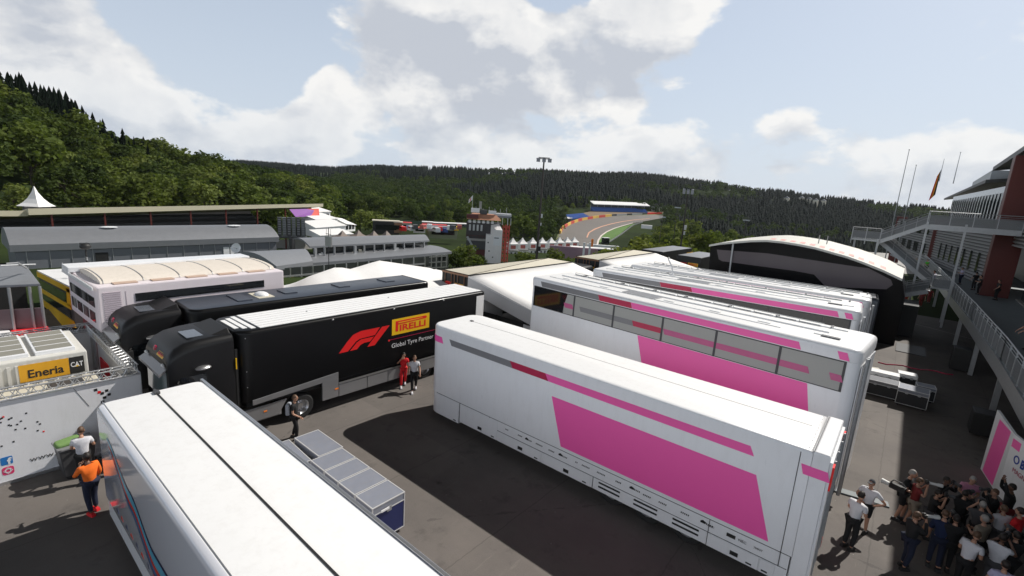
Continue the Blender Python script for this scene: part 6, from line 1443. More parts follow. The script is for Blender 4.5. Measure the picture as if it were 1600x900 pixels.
p = sd(57, 322, 136); t_ = thing('pagoda_tent', 'white pointed tent above the left end of the covered grandstand', 'tent', tuple(p))
b = MB(); R__ = [(2.9, 0), (2.0, .6), (1.2, 1.5), (.5, 2.7), (.05, 3.9)]; b.lathe((0, 0, 0), (0, 0, 1), R__, 4); b.build('roof', M_TENT, t_); b = MB(); b.box(-1.9, 1.9, -1.9, 1.9, -5, -.02); b.build('wall', M_DGREY, t_)

def control_tower():
    r = 150; c = sd(764, 409, r); t_ = thing('control_tower', 'control tower with red lattice legs, cream stair shaft and crowded roof, in the centre', 'tower', (c.x, c.y, c.z), azof(764)-math.pi/2)
    s = r/750*1.0   # metres for each sighted pixel at that range
    X = lambda px: (px-764)*s*1.0; Z = lambda py: (409-py)*s*.93
    def bx_(x0, x1, y0, y1, d0, d1, nm, mt, par=t_, bev=0): b = MB(); b.box(X(x0), X(x1), d0, d1, Z(y1), Z(y0)); return b.build(nm, mt, par, bevel=bev)
    bx_(728, 771, 389, 409, .5, 8, 'base_storey', mat('oxblood_wall', (.10, .02, .02), .6)); bx_(727, 772, 374, 389, 0, 8, 'middle_storey', M_DGREY); bx_(728, 768, 371, 374.5, -.4, 8, 'gallery_slab', M_CONC)
    bx_(726, 780, 345, 371, .3, 8, 'upper_storey', mat('tower_dark', (.04, .035, .035), .5)); 
    for k in range(6): bx_(729+k*7, 733+k*7, 338, 345, -.2, 0.2, 'window', M_MARQ)
    for k in range(4): bx_(730+k*6, 733+k*6, 348, 358, .05, .35, 'window', M_GALV)
    b = MB(); b.hexa([(X(726), -1.5, Z(339)), (X(779), -1.5, Z(339)), (X(779), 9, Z(339)), (X(726), 9, Z(339))], [(X(733), .5, Z(330.5)), (X(772), .5, Z(330.5)), (X(772), 7, Z(330.5)), (X(733), 7, Z(330.5))]); b.build('tiled_roof', mat('terracotta_roof', (.42, .20, .12), .7, 0, .1, 2), t_)
    bx_(726, 744, 331, 337, -1.7, 0, 'maroon_sign', mat('oxblood_wall', (0, 0, 0))); bx_(732, 745, 321, 328, 0, 1, 'roof_box', M_MARQ); bx_(759, 771, 323.5, 329, 0, 1, 'roof_box', M_WHITE)
    bx_(744, 748, 309.5, 322, 1, 1.6, 'roof_mast', M_CONC); bx_(746, 757, 323, 330, 0, 2, 'roof_cabin', M_DGREY)
    bx_(770, 795, 328, 332, 1, 7, 'balcony_roof', M_GALV); bx_(772, 794, 331, 334, .5, 6, 'balcony_fascia', M_CLAD)
    for x in (774, 781, 789, 794): bx_(x, x+1, 334, 346, .6, .8, 'balcony_post', M_ALU)
    # cream stair shaft with a mono-pitch top
    b = MB(); y1 = -2.6
    b.hexa([(X(757), y1, 0), (X(782), y1, 0), (X(782), .3, 0), (X(757), .3, 0)], [(X(757), y1, Z(362)), (X(782), y1, Z(362)), (X(782), .3, Z(362)), (X(757), .3, Z(362))])
    b.hexa([(X(764), y1+.02, Z(362)), (X(782), y1+.02, Z(362)), (X(782), .3, Z(362)), (X(764), .3, Z(362))], [(X(772), y1+.02, Z(353.5)), (X(782), y1+.02, Z(353.5)), (X(776), .3, Z(344)), (X(764), .3, Z(347))]); sh = b.build('stair_shaft', mat('shaft_cream', (.78, .75, .73), .6, 0, .05, 1, dirt=.15), t_)
    for (x, y) in ((760, 374), (762, 388), (768, 398), (777, 371)): bx_(x, x+2, y, y+2, -2.63, -2.58, 'small_window', M_DGREY, sh)
    b = MB(); b.box(X(769), X(781), y1-.06, y1-.03, Z(379), Z(364)); bd = b.build('notice_board', M_WHITE, sh); b = MB(); b.box(X(770), X(777), y1-.08, y1-.065, Z(367.5), Z(366)); b.build('notice_strip', M_DGREY, bd)
    for x0, x1 in ((733, 739), (741, 747), (783, 787), (789, 793)):
        b = MB()
        for d_ in (1, 3):
            for x in (x0, x1): b.tube((X(x), d_, 0), (X(x), d_, Z(346 if x0 > 780 else 366)), .12, n=5)
        top = 346 if x0 > 780 else 366; n = 6 if top > 350 else 9
        for k in range(n):
            z0 = Z(409-(409-top)*k/n); z1 = Z(409-(409-top)*(k+1)/n); b.tube((X(x0), 1, z0), (X(x1), 1, z1), .07, n=4); b.tube((X(x1), 1, z0), (X(x0), 1, z1), .07, n=4)
        b.build('lattice_leg', mat('signal_red_paint', (.42, .05, .04), .5), t_)
    rnd = random.Random(6)
    for k in range(7): x = 730+k*9+rnd.random()*4; b = MB(); b.tube((X(x), 2, Z(329)), (X(x)+rnd.uniform(-.2, .2), 2, Z(329-rnd.uniform(5, 13))), .06, n=4); b.build('aerial', M_STEEL, t_)
    b = MB()
    for k in range(14): b.tube((X(727+k*4.9), -.3, Z(371)), (X(727+k*4.9), -.3, Z(366)), .04, n=4)
    b.tube((X(727), -.3, Z(366)), (X(790), -.3, Z(366)), .05, n=4); b.build('gallery_rail', M_RCOL, t_)
    b = MB(); b.bar((X(728), -.5, Z(368)), (X(742), -.5, Z(392)), .25, .6); b.build('outside_stair', M_STEEL, t_)
    f = thing('flag', 'small white flag with a red cross on the roof of the control tower', 'flag', (0, 0, 0)); p = sd(738, 320, 148); f.location = p
    b = MB(); b.tube((0, 0, -1.5), (0, 0, 2.9), .05, n=5); b.build('staff', M_WHITE, f); b = MB(); b.add([(0, 0, 2.8), (-.8, -.8, 1.5), (-.9, -.8, .4), (-.05, 0, 1.5)], [(0, 1, 2, 3)]); b.add([(-.35, -.42, 2.05), (-.5, -.55, 1.9), (-.55, -.55, 1.0), (-.38, -.42, 1.15)], [(0, 1, 2, 3)], 1); b.build('cloth', [M_TENT, M_RED], f, fix=False)
control_tower()

def pagodas():
    xs = [801, 816, 832, 847, 861, 874, 886, 897]; rs = [188, 194, 201, 208, 214, 220, 226, 232]
    proto = None; ords = ['leftmost', 'second', 'third', 'fourth', 'fifth', 'sixth', 'seventh', 'rightmost']
    for k, (x, r) in enumerate(zip(xs, rs)):
        p = sd(x, 380.5-(k*.45), r); lab = f'white pagoda tent over a two storey block, {ords[k]} of the row right of the tower'
        if not proto:
            proto = thing('pagoda_tent', lab, 'tent', tuple(p), azof(850)-math.pi/2+R_(28), 'white pagoda tents in a row')
            b = MB(); w = 1.9; V = []
            for rr, z in ((w, 0), (w*.62, .55), (w*.3, 1.35), (w*.08, 2.2)): V += [(-rr, -rr, z), (rr, -rr, z), (rr, rr, z), (-rr, rr, z)]
            F_ = [(4*j+i, 4*j+(i+1) % 4, 4*j+4+(i+1) % 4, 4*j+4+i) for j in range(3) for i in range(4)]+[(12, 13, 14, 15), (3, 2, 1, 0)]
            b.add(V, F_); b.build('roof', M_TENT, proto)
            b = MB(); b.box(-w+.1, w-.1, -w+.1, w-.1, -2.4, -.02); b.build('upper_room', M_MARQ, proto); b = MB(); b.box(-w*.8, w*.3, -w+.02, -w+.1, -1.9, -.5); b.build('red_display', mat('faded_red', (.45, .12, .10), .6), proto)
            b = MB(); b.box(-w-.15, w+.15, -w-.6, w, -2.65, -2.42); b.build('balcony', M_CONC, proto); b = MB(); b.box(-w, w, -w+.1, w, -5.4, -2.66); lo = b.build('lower_room', M_MARQ, proto)
            for q in (-1.1, .7): b = MB(); b.box(q-.35, q+.35, -w+.03, -w+.1, -5.2, -3.2); b.build('door', M_DGREY, proto)
        else: dup(proto, tuple(p), label=lab)
pagodas()
def box_site(px, py, r, w, d, h, nm, lab, cat, mt, rot=0, roof=None, grp=None, up=0):
    p = sd(px, py, r); b = MB(); b.box(-w/2, w/2, 0, d, 0, h)
    if roof is None: o = b.build(nm, mt, bevel=.04); o.location = p; o.rotation_euler = (0, 0, azof(px)-math.pi/2+R_(rot)); return tag(o, lab, cat, grp)
    t_ = thing(nm, lab, cat, tuple(p), azof(px)-math.pi/2+R_(rot), grp); b.build('body', mt, t_)
    b = MB(); b.box(-w/2-.2, w/2+.2, -.3, d+.2, h+.005, h+.25); b.build('roof', roof, t_)
    b = MB(); b.box(-w/2*.8, w/2*.8, -.05, 0, h*.35, h*.75); b.build('opening', M_GLASS, t_); return t_
box_site(603, 366, 165, 8.5, 4, 4.2, 'container', 'large black container block with a pale roof rim beyond the terrace building', 'container', M_MATT, 0, M_CREAM)
box_site(622, 364, 165, 2.6, 4, 3.4, 'container', 'brown container at the right end of the black container block', 'container', mat('brown_wood', (.24, .15, .09), .7), 0, M_CREAM)
box_site(692, 373, 175, 10.5, 5, 4.0, 'building', 'pale green building left of the control tower', 'building', mat('pale_green_render', (.24, .27, .18), .7), 12, M_GROOF)
box_site(655, 364, 170, 4, 3, 1.6, 'stall', 'small red roofed stall beyond the terrace building', 'stall', M_MARQ, 0, M_RED)
box_site(634, 357, 185, 4.2, 3, 2.0, 'stall', 'red canopy stall beside the brown container', 'stall', M_CREAM, 5, M_RED)
box_site(680, 358, 185, 9, 3, 1.4, 'stall', 'long low stall with a bright red roof left of the control tower', 'stall', M_DGREY, 10, M_RED)
box_site(700, 353, 200, 17, 4, .9, 'canopy', 'long white canopy in the paddock left of the control tower', 'canopy', M_DGREY, 14, M_TENT)
box_site(668, 354, 190, 4, 3, 1.6, 'stall', 'stall with a dull red front in the distant paddock', 'stall', mat('faded_red', (0, 0, 0)), 0, M_MARQ)
rnd = random.Random(12)
cols = [M_WHITE, M_RED, mat('van_blue', (.03, .08, .30), .4), M_WHITE, M_DGREY, M_YEL, mat('faded_red', (0, 0, 0)), M_WHITE, M_SILV]
cn = ['white', 'red', 'blue', 'white', 'dark grey', 'yellow', 'dull red', 'white', 'silver']
for k in range(16):
    px = 625+k*6.3+rnd.uniform(-2, 2); p = sd(px, 364-rnd.uniform(0, 6), 160+rnd.uniform(-6, 22)); i = k % 9
    t_ = thing('parked_van', f'tiny {cn[i]} van parked among the stalls left of the control tower', 'van', tuple(p), rnd.uniform(-.4, .4)+azof(px), 'vans among the distant stalls')
    b = MB(); b.hexa([(-1.8, -.8, .3), (1.8, -.8, .3), (1.8, .8, .3), (-1.8, .8, .3)], [(-1.7, -.75, 1.7), (1.1, -.75, 1.7), (1.1, .75, 1.7), (-1.7, .75, 1.7)]); b.build('body', cols[i], t_, bevel=.08)
    b = MB(); b.box(-1.2, .9, -.8, .8, 1.05, 1.5); b.build('window', M_GLASS, t_)
box_site(632, 350, 215, 62, .3, 1.6, 'fence', 'low green fence along the top of the distant paddock', 'fence', mat('green_fence', (.05, .09, .06), .7), -8)
box_site(770, 372, 178, 2, 2, 2, 'container', 'small pale container behind the control tower', 'container', M_MARQ)
box_site(928, 394, 150, 14, 3, 1.0, 'canopy', 'low flat canopy in front of the white pagoda tents', 'canopy', M_GREY, 10, M_MARQ)
box_site(895, 405, 120, 12, 1, 3.0, 'banner', 'mauve banner strip behind the first white awning', 'banner', mat('mauve_banner', (.28, .18, .22), .6), 0)
box_site(911, 402, 118, .5, .5, 3.6, 'pillar', 'left white pillar of a small gate beyond the awnings', 'pillar', M_WHITE, 0, None, 'white gate pillars'); box_site(920, 402, 118, .5, .5, 3.6, 'pillar', 'right white pillar of a small gate beyond the awnings', 'pillar', M_WHITE, 0, None, 'white gate pillars')
box_site(924, 392, 190, .9, .9, 4.6, 'scaffold', 'orange and red scaffold post at the foot of the uphill track', 'scaffold', M_ORA)
box_site(947, 382, 250, 3.4, 2, 3.2, 'hut', 'small black hut on the grass beside the uphill track', 'hut', M_MATT, 30, M_MARQ)
box_site(942, 389, 215, 14, 2, 1.6, 'barrier', 'white trackside barrier at the foot of the uphill track', 'barrier', M_WHITE, 5)
box_site(1010, 357.5, 330, 7, 3, 2.4, 'marquee', 'small white tent among the trees right of the uphill track', 'tent', M_TENT, 0)
# far stands on the hill
def hill_stand(px0, py0, px1, py1, r0, r1, h, lab, roof):
    a = drape(px0, py0); c = drape(px1, py1); d = Vector((c.x-a.x, c.y-a.y, 0)); L = d.length
    t_ = thing('grandstand', lab, 'grandstand', tuple(a), math.atan2(d.y, d.x), 'grandstands beside the uphill track'); dz = c.z-a.z
    b = MB()
    for k in range(7): b.hexa([(0, k*1.4, -2), (L, k*1.4, dz-2), (L, k*1.4+1.39, dz-2), (0, k*1.4+1.39, -2)], [(0, k*1.4, h*(.2+.6*k/7)), (L, k*1.4, dz+h*(.2+.6*k/7)), (L, k*1.4+1.39, dz+h*(.2+.6*k/7)), (0, k*1.4+1.39, h*(.2+.6*k/7))])
    b.build('seating', mat('seat_blue', (.025, .09, .32), .6, 0, .2, .5), t_)
    if roof:
        b = MB(); b.hexa([(-1, -2, h*1.15), (L+1, -2, h*1.15+dz), (L+1, 11, h*1.6+dz), (-1, 11, h*1.6)], [(-1, -2, h*1.25), (L+1, -2, h*1.25+dz), (L+1, 11, h*1.7+dz), (-1, 11, h*1.7)]); b.build('roof', M_TENT, t_)
        b = MB(); b.box(0, L, 10, 10.3, -1, h*1.5); b.build('back_wall', M_DGREY, t_)
        for k in range(9): b = MB(); b.tube((L*k/8, 9.6, 0), (L*k/8, 9.6, h*1.5), .25); b.build('post', M_STEEL, t_)
hill_stand(927, 330.5, 1012, 333, 560, 560, 7.0, 'covered blue grandstand with a white roof above the uphill track', True)
hill_stand(893, 343, 922, 340, 460, 480, 5.5, 'open blue grandstand beside the yellow and red tyre wall', False)
hill_stand(862, 346, 879, 350, 400, 420, 3.5, 'small covered blue stand left of the open blue one', True)
def hillhouse(px, py, s, lab):
    a = drape(px, py); t_ = thing('house', lab, 'house', tuple(a), azof(px)-math.pi/2); b = MB(); b.box(-5*s, 5*s, 0, 8*s, -2, 6*s); w = b.build('wall', M_MARQ, t_)
    b = MB(); b.hexa([(-5.5*s, -.5, 6*s), (5.5*s, -.5, 6*s), (5.5*s, 8.5*s, 6*s), (-5.5*s, 8.5*s, 6*s)], [(-.2, -.5, 9.5*s), (.2, -.5, 9.5*s), (.2, 8.5*s, 9.5*s), (-.2, 8.5*s, 9.5*s)]); b.build('roof', M_DGREY, t_)
    for k in range(3): b = MB(); b.box((-4+k*2.9)*s, (-2+k*2.9)*s, -.1, 0, 1.5*s, 4*s); b.build('window', M_GLASS, w)
hillhouse(1024, 330.5, 1.0, 'white gabled house above the right end of the covered blue grandstand'); hillhouse(1037, 330.0, .75, 'plain white house right of the gabled one')
for k, (px, py) in enumerate(((1250, 317), (1262, 319), (1272, 321), (1284, 322), (1227, 318))):
    p = drape(px, py+4); b = MB(); b.box(-3.4, 3.4, 0, 5, -3, 12); b.hexa([(-3.8, -.3, 12), (3.8, -.3, 12), (3.8, 5.3, 12), (-3.8, 5.3, 12)], [(-.1, -.3, 14.5), (.1, -.3, 14.5), (.1, 5.3, 14.5), (-.1, 5.3, 14.5)], 1)
    o = b.build('house', [M_CREAM, M_GREY]); o.location = p; tag(o, ['tiny pale house on the wooded slope at the right, {} of five'.format(w) for w in ('second from the left', 'middle one', 'fourth from the left', 'rightmost', 'leftmost')][k], 'house', 'houses on the wooded slope')
# floodlight masts
def mast(px0, py0, px1, py1, r, lab, w, fan=True):
    p = sd(px0, py0, r); q = sd(px1, py1, r); H = q.z-p.z+3
    t_ = thing('floodlight_mast', lab, 'floodlight mast', (p.x, p.y, p.z-3), azof(px0)-math.pi/2, 'floodlight masts'); b = MB(); b.tube((0, 0, 0), (0, 0, H), w, w*.55, 10); b.build('pole', mat('mast_brown', (.045, .035, .03), .6), t_)
    if not fan: b = MB(); b.box(-.9, .9, -.1, .1, H, H+.3); b.build('lamp', M_STEEL, t_); return
    b = MB(); b.box(-w*5.5, w*5.5, -.05, .05, H-.3, H-.15); b.box(-w*4, w*4, -.6, .6, H-.05, H); b.build('head_frame', M_DGREY, t_)
    for k in (-1, 0, 1):
        b = MB(); x = k*w*4.0; b.hexa([(x-w*1.3, -.7, H-.9), (x+w*1.3, -.7, H-.9), (x+w*1.3, .1, H-.5), (x-w*1.3, .1, H-.5)], [(x-w*1.3, -.5, H-.2), (x+w*1.3, -.5, H-.2), (x+w*1.3, .2, H-.1), (x-w*1.3, .2, H-.1)]); b.build('floodlight', M_SILV, t_)
    for z, s in ((.52, .7), (.45, .5), (.24, .9)): b = MB(); b.box(w*.8, w*.8+.5*s, -.3, .3, H*z-.5*s, H*z+.5*s); b.build('junction_box', M_GALV if z > .3 else M_MATT, t_)
mast(838, 408, 847, 246, 95, 'tall dark floodlight mast rising above the skyline in the centre', .27); mast(1063, 390, 1076, 294, 80, 'dark floodlight mast against the wooded ridge, right of the track', .15)
for px0, py0, px1, py1, lab in ((1051, 385, 1056, 325, 'slim pale lamp post left of the right floodlight mast'), (1030, 380, 1034, 340, 'slim pale lamp post between the track and the right floodlight mast'), (1162, 370, 1165, 345, 'slim pale lamp post among the bushes above the rounded motorhome')):
    mast(px0, py0, px1, py1, 150, lab, .12, False)
# mast with a panel box in front of the terrace
p = sd(514, 440, 44); q = sd(513, 372, 44); t_ = thing('aerial_mast', 'thin mast with a grey panel on top, in front of the terrace building', 'mast', (p.x, p.y, 0))
b = MB(); b.tube((0, 0, 0), (0, 0, q.z+.9), .035, n=6); b.build('pole', M_MATT, t_); b = MB(); b.box(-.5, .5, -.05, .05, q.z-1.3*.55, q.z+.15); b.build('panel', M_GALV, t_)
b = MB(); b.bar((-.4, 0, q.z+.35), (.4, 0, q.z+.35), .04); b.tube((-.35, 0, q.z+.2), (-.35, 0, q.z+.8), .015, n=4); b.tube((.35, 0, q.z+.2), (.35, 0, q.z+.8), .015, n=4); b.build('aerial', M_MATT, t_)
# ------------------------------------------------------------------ people
def skinned(edges, verts, rad, sub=1):
    me = bpy.data.meshes.new('skin'); me.from_pydata([tuple(v) for v in verts], edges, []); ob = bpy.data.objects.new('skin', me); COL.objects.link(ob)
    ob.modifiers.new('s', 'SKIN')
    if not me.skin_vertices: 
        raise RuntimeError('no skin layer')
    for i, r in enumerate(rad): me.skin_vertices[0].data[i].radius = (r, r) if not isinstance(r, tuple) else r; me.skin_vertices[0].data[i].use_root = (i == 0)
    md = ob.modifiers.new('u', 'SUBSURF'); md.levels = sub; md.render_levels = sub
    dg = bpy.context.evaluated_depsgraph_get(); ev = ob.evaluated_get(dg).to_mesh()
    V = [tuple(v.co) for v in ev.vertices]; F_ = [tuple(p.vertices) for p in ev.polygons]
    ob.evaluated_get(dg).to_mesh_clear(); bpy.data.objects.remove(ob); bpy.data.meshes.remove(me); return V, F_
BASE = dict(pelvis=(0, 0, .96), spine=(0, 0, 1.14), chest=(0, .0, 1.33), neck=(0, .0, 1.47), head=(0, .015, 1.56))
def person(loc, face, label, top, bottom, hair=M_HAIR, skin=M_SKIN, sleeve='short', legs='long', arms=None, step=0.0, lean=0.0, headturn=0.0, h=1.76, hold=None, cap=None, group=None, crouch=0.0, shoes=M_MATT):
    """faces local +Y; arms = {'L': (elbow, wrist), 'R': ...} in standing coordinates"""
    t_ = thing('person', label, 'person', loc, R_(face)-math.pi/2, group)
    s = h/1.76; Rx = Matrix.Rotation(-R_(lean), 3, 'X'); hip0 = Vector((0, 0, .96))
    def U(p): return (Rx@(Vector(p)-hip0)+hip0)
    A = {'L': ((-.25, -.03, 1.14), (-.27, .08, .90)), 'R': ((.25, -.03, 1.14), (.27, .08, .90))}
    if arms: A.update(arms)
    drop = Vector((0, 0, -crouch))
    def leg(sd_):
        f = step*sd_; hp = Vector((.095*sd_, 0, .93)); k = Vector((.10*sd_, .05+f*.55+crouch*.55, .50-crouch*.35)); a = Vector((.10*sd_, f*1.0-.02-crouch*.1, .09+(.05 if f < -.1 else 0))); to = a+Vector((.02*sd_, .16, -.05 if f >= -.1 else -.06))
        return [hp+drop, k, a, to]
    LL, RL = leg(-1), leg(1)
    P = lambda p: (U(p)+drop)
    vs = []; ed = []; rd = []
    def V(p, r): vs.append(Vector(p)*s); rd.append(r*s if not isinstance(r, tuple) else tuple(x*s for x in r)); return len(vs)-1
    p0 = V(Vector(BASE['pelvis'])+drop, (.125, .09)); s1 = V(P(BASE['spine']), (.115, .085)); c1 = V(P((0, .0, 1.30)), (.115, .080)); n1 = V(P(BASE['neck']), .060); h1 = V(P(BASE['head']), .060)
    ed += [(p0, s1), (s1, c1), (c1, n1), (n1, h1)]; J = {}
    for k, sg in (('L', -1), ('R', 1)):
        sh = V(P((.175*sg, .005, 1.395)), .054); el = V(P(A[k][0]), .043); wr = V(P(A[k][1]), .030); d = (P(A[k][1])-P(A[k][0])).normalized(); pm = V(P(A[k][1])+d*.075, (.042, .020)); ed += [(c1, sh), (sh, el), (el, wr), (wr, pm)]; J[k] = (P((.185*sg, 0, 1.405)), P(A[k][0]), P(A[k][1]), d)
    for L_ in (LL, RL):
        a = V(L_[0], .098); b_ = V(L_[1], .062); c = V(L_[2], .042); ed += [(p0, a), (a, b_), (b_, c)]
    sv, sf = skinned(ed, vs, rd); mb = MB(); mb.add(sv, sf)
    # head, with nose, ears, jaw
    hc = P((0, .03, 1.665)); Rz = Matrix.Rotation(R_(headturn), 3, 'Z')@Rx
    hb = MB(); hb.ell((0, 0, 0), (.076, .096, .118), 14, 10); hb.ell((0, .02, -.065), (.055, .070, .060), 10, 7); hb.ell((0, .098, -.012), (.014, .022, .024), 6, 5); hb.ell((0, .086, -.056), (.024, .010, .008), 6, 4)
    for e in (-1, 1): hb.ell((.077*e, -.004, -.01), (.012, .022, .032), 6, 5)
    mb.add([(Rz@Vector(v)+hc)*s for v in hb.v], hb.f)
    for k, sg in (('L', -1), ('R', 1)):       # fingers and thumb, slightly curled
        sh, el, wr, d = J[k]; pm = wr+d*.085; side = d.cross(Vector((0, 1, 0))) if abs(d.y) < .9 else Vector((1, 0, 0)); side.normalize(); cn = d.cross(side).normalized()
        for j, ln in enumerate((.062, .075, .080, .070)):
            o = side*((j-1.5)*.019); a = pm+o; b_ = a+d*ln*.55+cn*.012; c = b_+d*ln*.35+cn*.030; mb.tube(a*s, b_*s, .010*s, .009*s, 6); mb.tube(b_*s, c*s, .009*s, .007*s, 6)
        a = wr+d*.03+side*.03; mb.tube(a*s, (a+d*.035+side*.035)*s, .012*s, .010*s, 6); mb.tube((a+d*.035+side*.035)*s, (a+d*.065+side*.035+cn*.02)*s, .010*s, .008*s, 6)
    mb.build('body', skin, t_, smooth=True)
    eb = MB()
    for e in (-1, 1): q = Rz@Vector((.030*e, .086, .012))+hc; eb.ell(tuple(q*s), .011*s, 6, 5)
    eb.build('eyes', M_MATT, t_)
    # hair or cap
    cb = MB(); n = 14; rings = []
    for j in range(6):
        tt = math.pi/2*j/5; rings.append([(Rz@Vector(((.084)*math.cos(tt)*math.cos(2*math.pi*i/n), -.012+(.102)*math.cos(tt)*math.sin(2*math.pi*i/n), .012+(-.05 if (j == 0 and math.sin(2*math.pi*i/n) < .25) else (.03 if j == 0 else 0))+.118*math.sin(tt)))+hc)*s for i in range(n)])
    cb.rings(rings)
    if cap:
        cb.hexa([(Rz@Vector(p)+hc)*s for p in ((-.06, .07, .045), (.06, .07, .045), (.05, .17, .03), (-.05, .17, .03))], [(Rz@Vector(p)+hc)*s for p in ((-.06, .07, .055), (.06, .07, .055), (.05, .17, .04), (-.05, .17, .04))]); cb.build('cap', cap, t_, smooth='auto')
    else: cb.build('hair', hair, t_, smooth=True)
    # shirt
    vs.clear(); ed.clear(); rd.clear(); g = .014
    p0 = V(Vector((0, 0, .87))+drop, (.172, .132)); s1 = V(P(BASE['spine']), (.152, .118)); c1 = V(P((0, 0, 1.345)), (.188, .142)); n1 = V(P((0, 0, 1.455)), .080); ed += [(p0, s1), (s1, c1), (c1, n1)]
    for k in 'LR':
        sh, el, wr, d = J[k]; a = V(sh, .084); f = .62 if sleeve == 'short' else 1.0; b_ = V(sh.lerp(el, f), .060 if sleeve == 'short' else .055); ed += [(c1, a), (a, b_)]
        if sleeve == 'long': c = V(el.lerp(wr, .96), .040); ed.append((b_, c))
    sv, sf = skinned(ed, vs, rd); MB().add(sv, sf).build('shirt', top, t_, smooth=True)
    vs.clear(); ed.clear(); rd.clear(); p0 = V(Vector((0, 0, .97))+drop, (.158, .120))
    for L_ in (LL, RL):
        a = V(L_[0], .112); f = 1.0 if legs == 'long' else .92; b_ = V(L_[0].lerp(L_[1], f), .078 if legs == 'long' else .088); ed += [(p0, a), (a, b_)]
        if legs == 'long': c = V(L_[1].lerp(L_[2], .93), .060); ed.append((b_, c))
    sv, sf = skinned(ed, vs, rd); MB().add(sv, sf).build('trousers' if legs == 'long' else 'shorts', bottom, t_, smooth=True)
    for L_ in (LL, RL):
        a, to = L_[2], L_[3]; m_ = (a+to)/2; b = MB(); zb = .0 if a.z < .12 else a.z-.09
        o = [(-.045, -.09), (.045, -.09), (.05, .08), (.03, .18), (-.03, .18), (-.05, .08)]
        b.rings([[((a.x+x)*s, (a.y+y)*s, zb*s) for x, y in o], [((a.x+x)*s, (a.y+y)*s, (zb+.045)*s) for x, y in o], [((a.x+x*.8)*s, (a.y+y*.75-.01)*s, (zb+.09)*s) for x, y in o]]); b.build('shoe', shoes, t_, smooth='auto')
    t_['_w'] = 0; del t_['_w']
    if hold:
        wl = (J['L'][2]+J['L'][3]*.1); wr_ = (J['R'][2]+J['R'][3]*.1); return t_, wl*s, wr_*s, hc*s
    return t_, None, None, hc*s
CLOTH = lambda n, c: mat('cloth_'+n, c, .85, 0, .12, 9, bump=.25, bscale=14)
C_WHITE = CLOTH('white', (.62, .62, .65)); C_BLACK = CLOTH('black', (.009, .009, .010)); C_NAVY = CLOTH('navy', (.009, .013, .034)); C_RED = CLOTH('red', (.62, .012, .018)); C_ORA = CLOTH('orange', (.85, .16, .012))
C_PINK = CLOTH('pink', (.60, .26, .38)); C_GREY = CLOTH('grey', (.07, .07, .075)); C_KHA = CLOTH('khaki', (.26, .22, .17)); C_GRN = CLOTH('green', (.05, .36, .03)); C_DRED = CLOTH('dark_red', (.20, .02, .02)); C_BLUE = CLOTH('blue', (.008, .018, .060)); C_LILAC = CLOTH('lilac', (.42, .40, .55))
CAM = {'L': ((-.27, .20, 1.30), (-.07, .26, 1.58)), 'R': ((.30, .12, 1.30), (.10, .20, 1.58))}
LOW = {'L': ((-.24, .05, 1.15), (-.08, .26, 1.18)), 'R': ((.24, .05, 1.15), (.08, .26, 1.18))}
HIP = {'L': ((-.42, -.08, 1.16), (-.20, .02, 1.02)), 'R': ((.30, .05, 1.16), (.10, .24, 1.12))}
WALK = {'L': ((-.24, .10, 1.16), (-.24, .30, .98)), 'R': ((.25, -.14, 1.16), (.26, -.16, .90))}
UP = {'L': ((-.26, .16, 1.50), (-.10, .24, 1.84)), 'R': ((.26, .16, 1.50), (.08, .24, 1.84))}
def camera_for(t_, hc, face, label, big=False):
    b = MB(); b.box(-.07, .07, .09, .16, -.05, .05); b.box(-.03, .03, .09, .15, .05, .08)
    o = b.build('camera', M_MATT, None, bevel=.008); l = .34 if big else .16
    b = MB(); b.lathe((0, .16, 0), (0, 1, 0), [(.0, 0), (.04, 0), (.042, l*.6), (.055, l*.7), (.055, l), (.046, l), (.04, l-.01), (0, l-.012)], 14); b.build('lens', M_DGREY if not big else mat('pale_lens', (.6, .6, .58), .4), o, smooth='auto')
    o.matrix_world = Matrix.Translation(t_.location)@Matrix.Rotation(t_.rotation_euler.z, 4, 'Z')@Matrix.Translation(Vector(hc)+Vector((0, .04, .02))); tag(o, label, 'camera', 'cameras held by the photographers'); return o
# walkers between the lorry and the trailer
person((-17.33, 13.6, 0), -35, 'person in a bright red racing team outfit walking beside the black lorry', C_RED, C_RED, arms={'R': ((.30, .10, 1.24), (.13, .20, 1.52)), 'L': WALK['L']}, step=.20, lean=6, h=1.72, shoes=C_WHITE)
t_, a, b_, hc = person((-16.55, 13.62, 0), -35, 'person in a white shirt with a backpack walking beside the one in red', C_WHITE, C_BLACK, hair=M_HAIRB, arms=WALK, step=.24, h=1.76, shoes=C_WHITE)
b = MB(); softbox(b, rrect(-.15, .15, -.30, -.13, (.06,)*4, 3), 1.0, 1.42, .06); b.build('backpack', C_GREY, None, smooth='auto').matrix_world = t_.matrix_basis.copy(); o = bpy.data.objects['backpack']; tag(o, 'dark backpack worn by the walker in the white shirt', 'backpack')
t_, a, b_, hc = person((-16.1, 7.75, 0), 45, 'person in a dark shirt with a grey backpack walking towards the flight cases', C_BLACK, C_BLACK, hair=M_HAIRB, arms={'L': ((-.25, -.10, 1.16), (-.25, .02, .93)), 'R': ((.26, .02, 1.14), (.24, .26, 1.02))}, step=.1, h=1.72)
b = MB(); softbox(b, rrect(-.15, .15, -.28, -.13, (.05,)*4, 3), 1.0, 1.42, .06); o = b.build('backpack', CLOTH('pale_grey', (.32, .34, .38)), None, smooth='auto'); o.matrix_world = t_.matrix_basis.copy(); tag(o, 'grey backpack on the person near the flight cases', 'backpack')
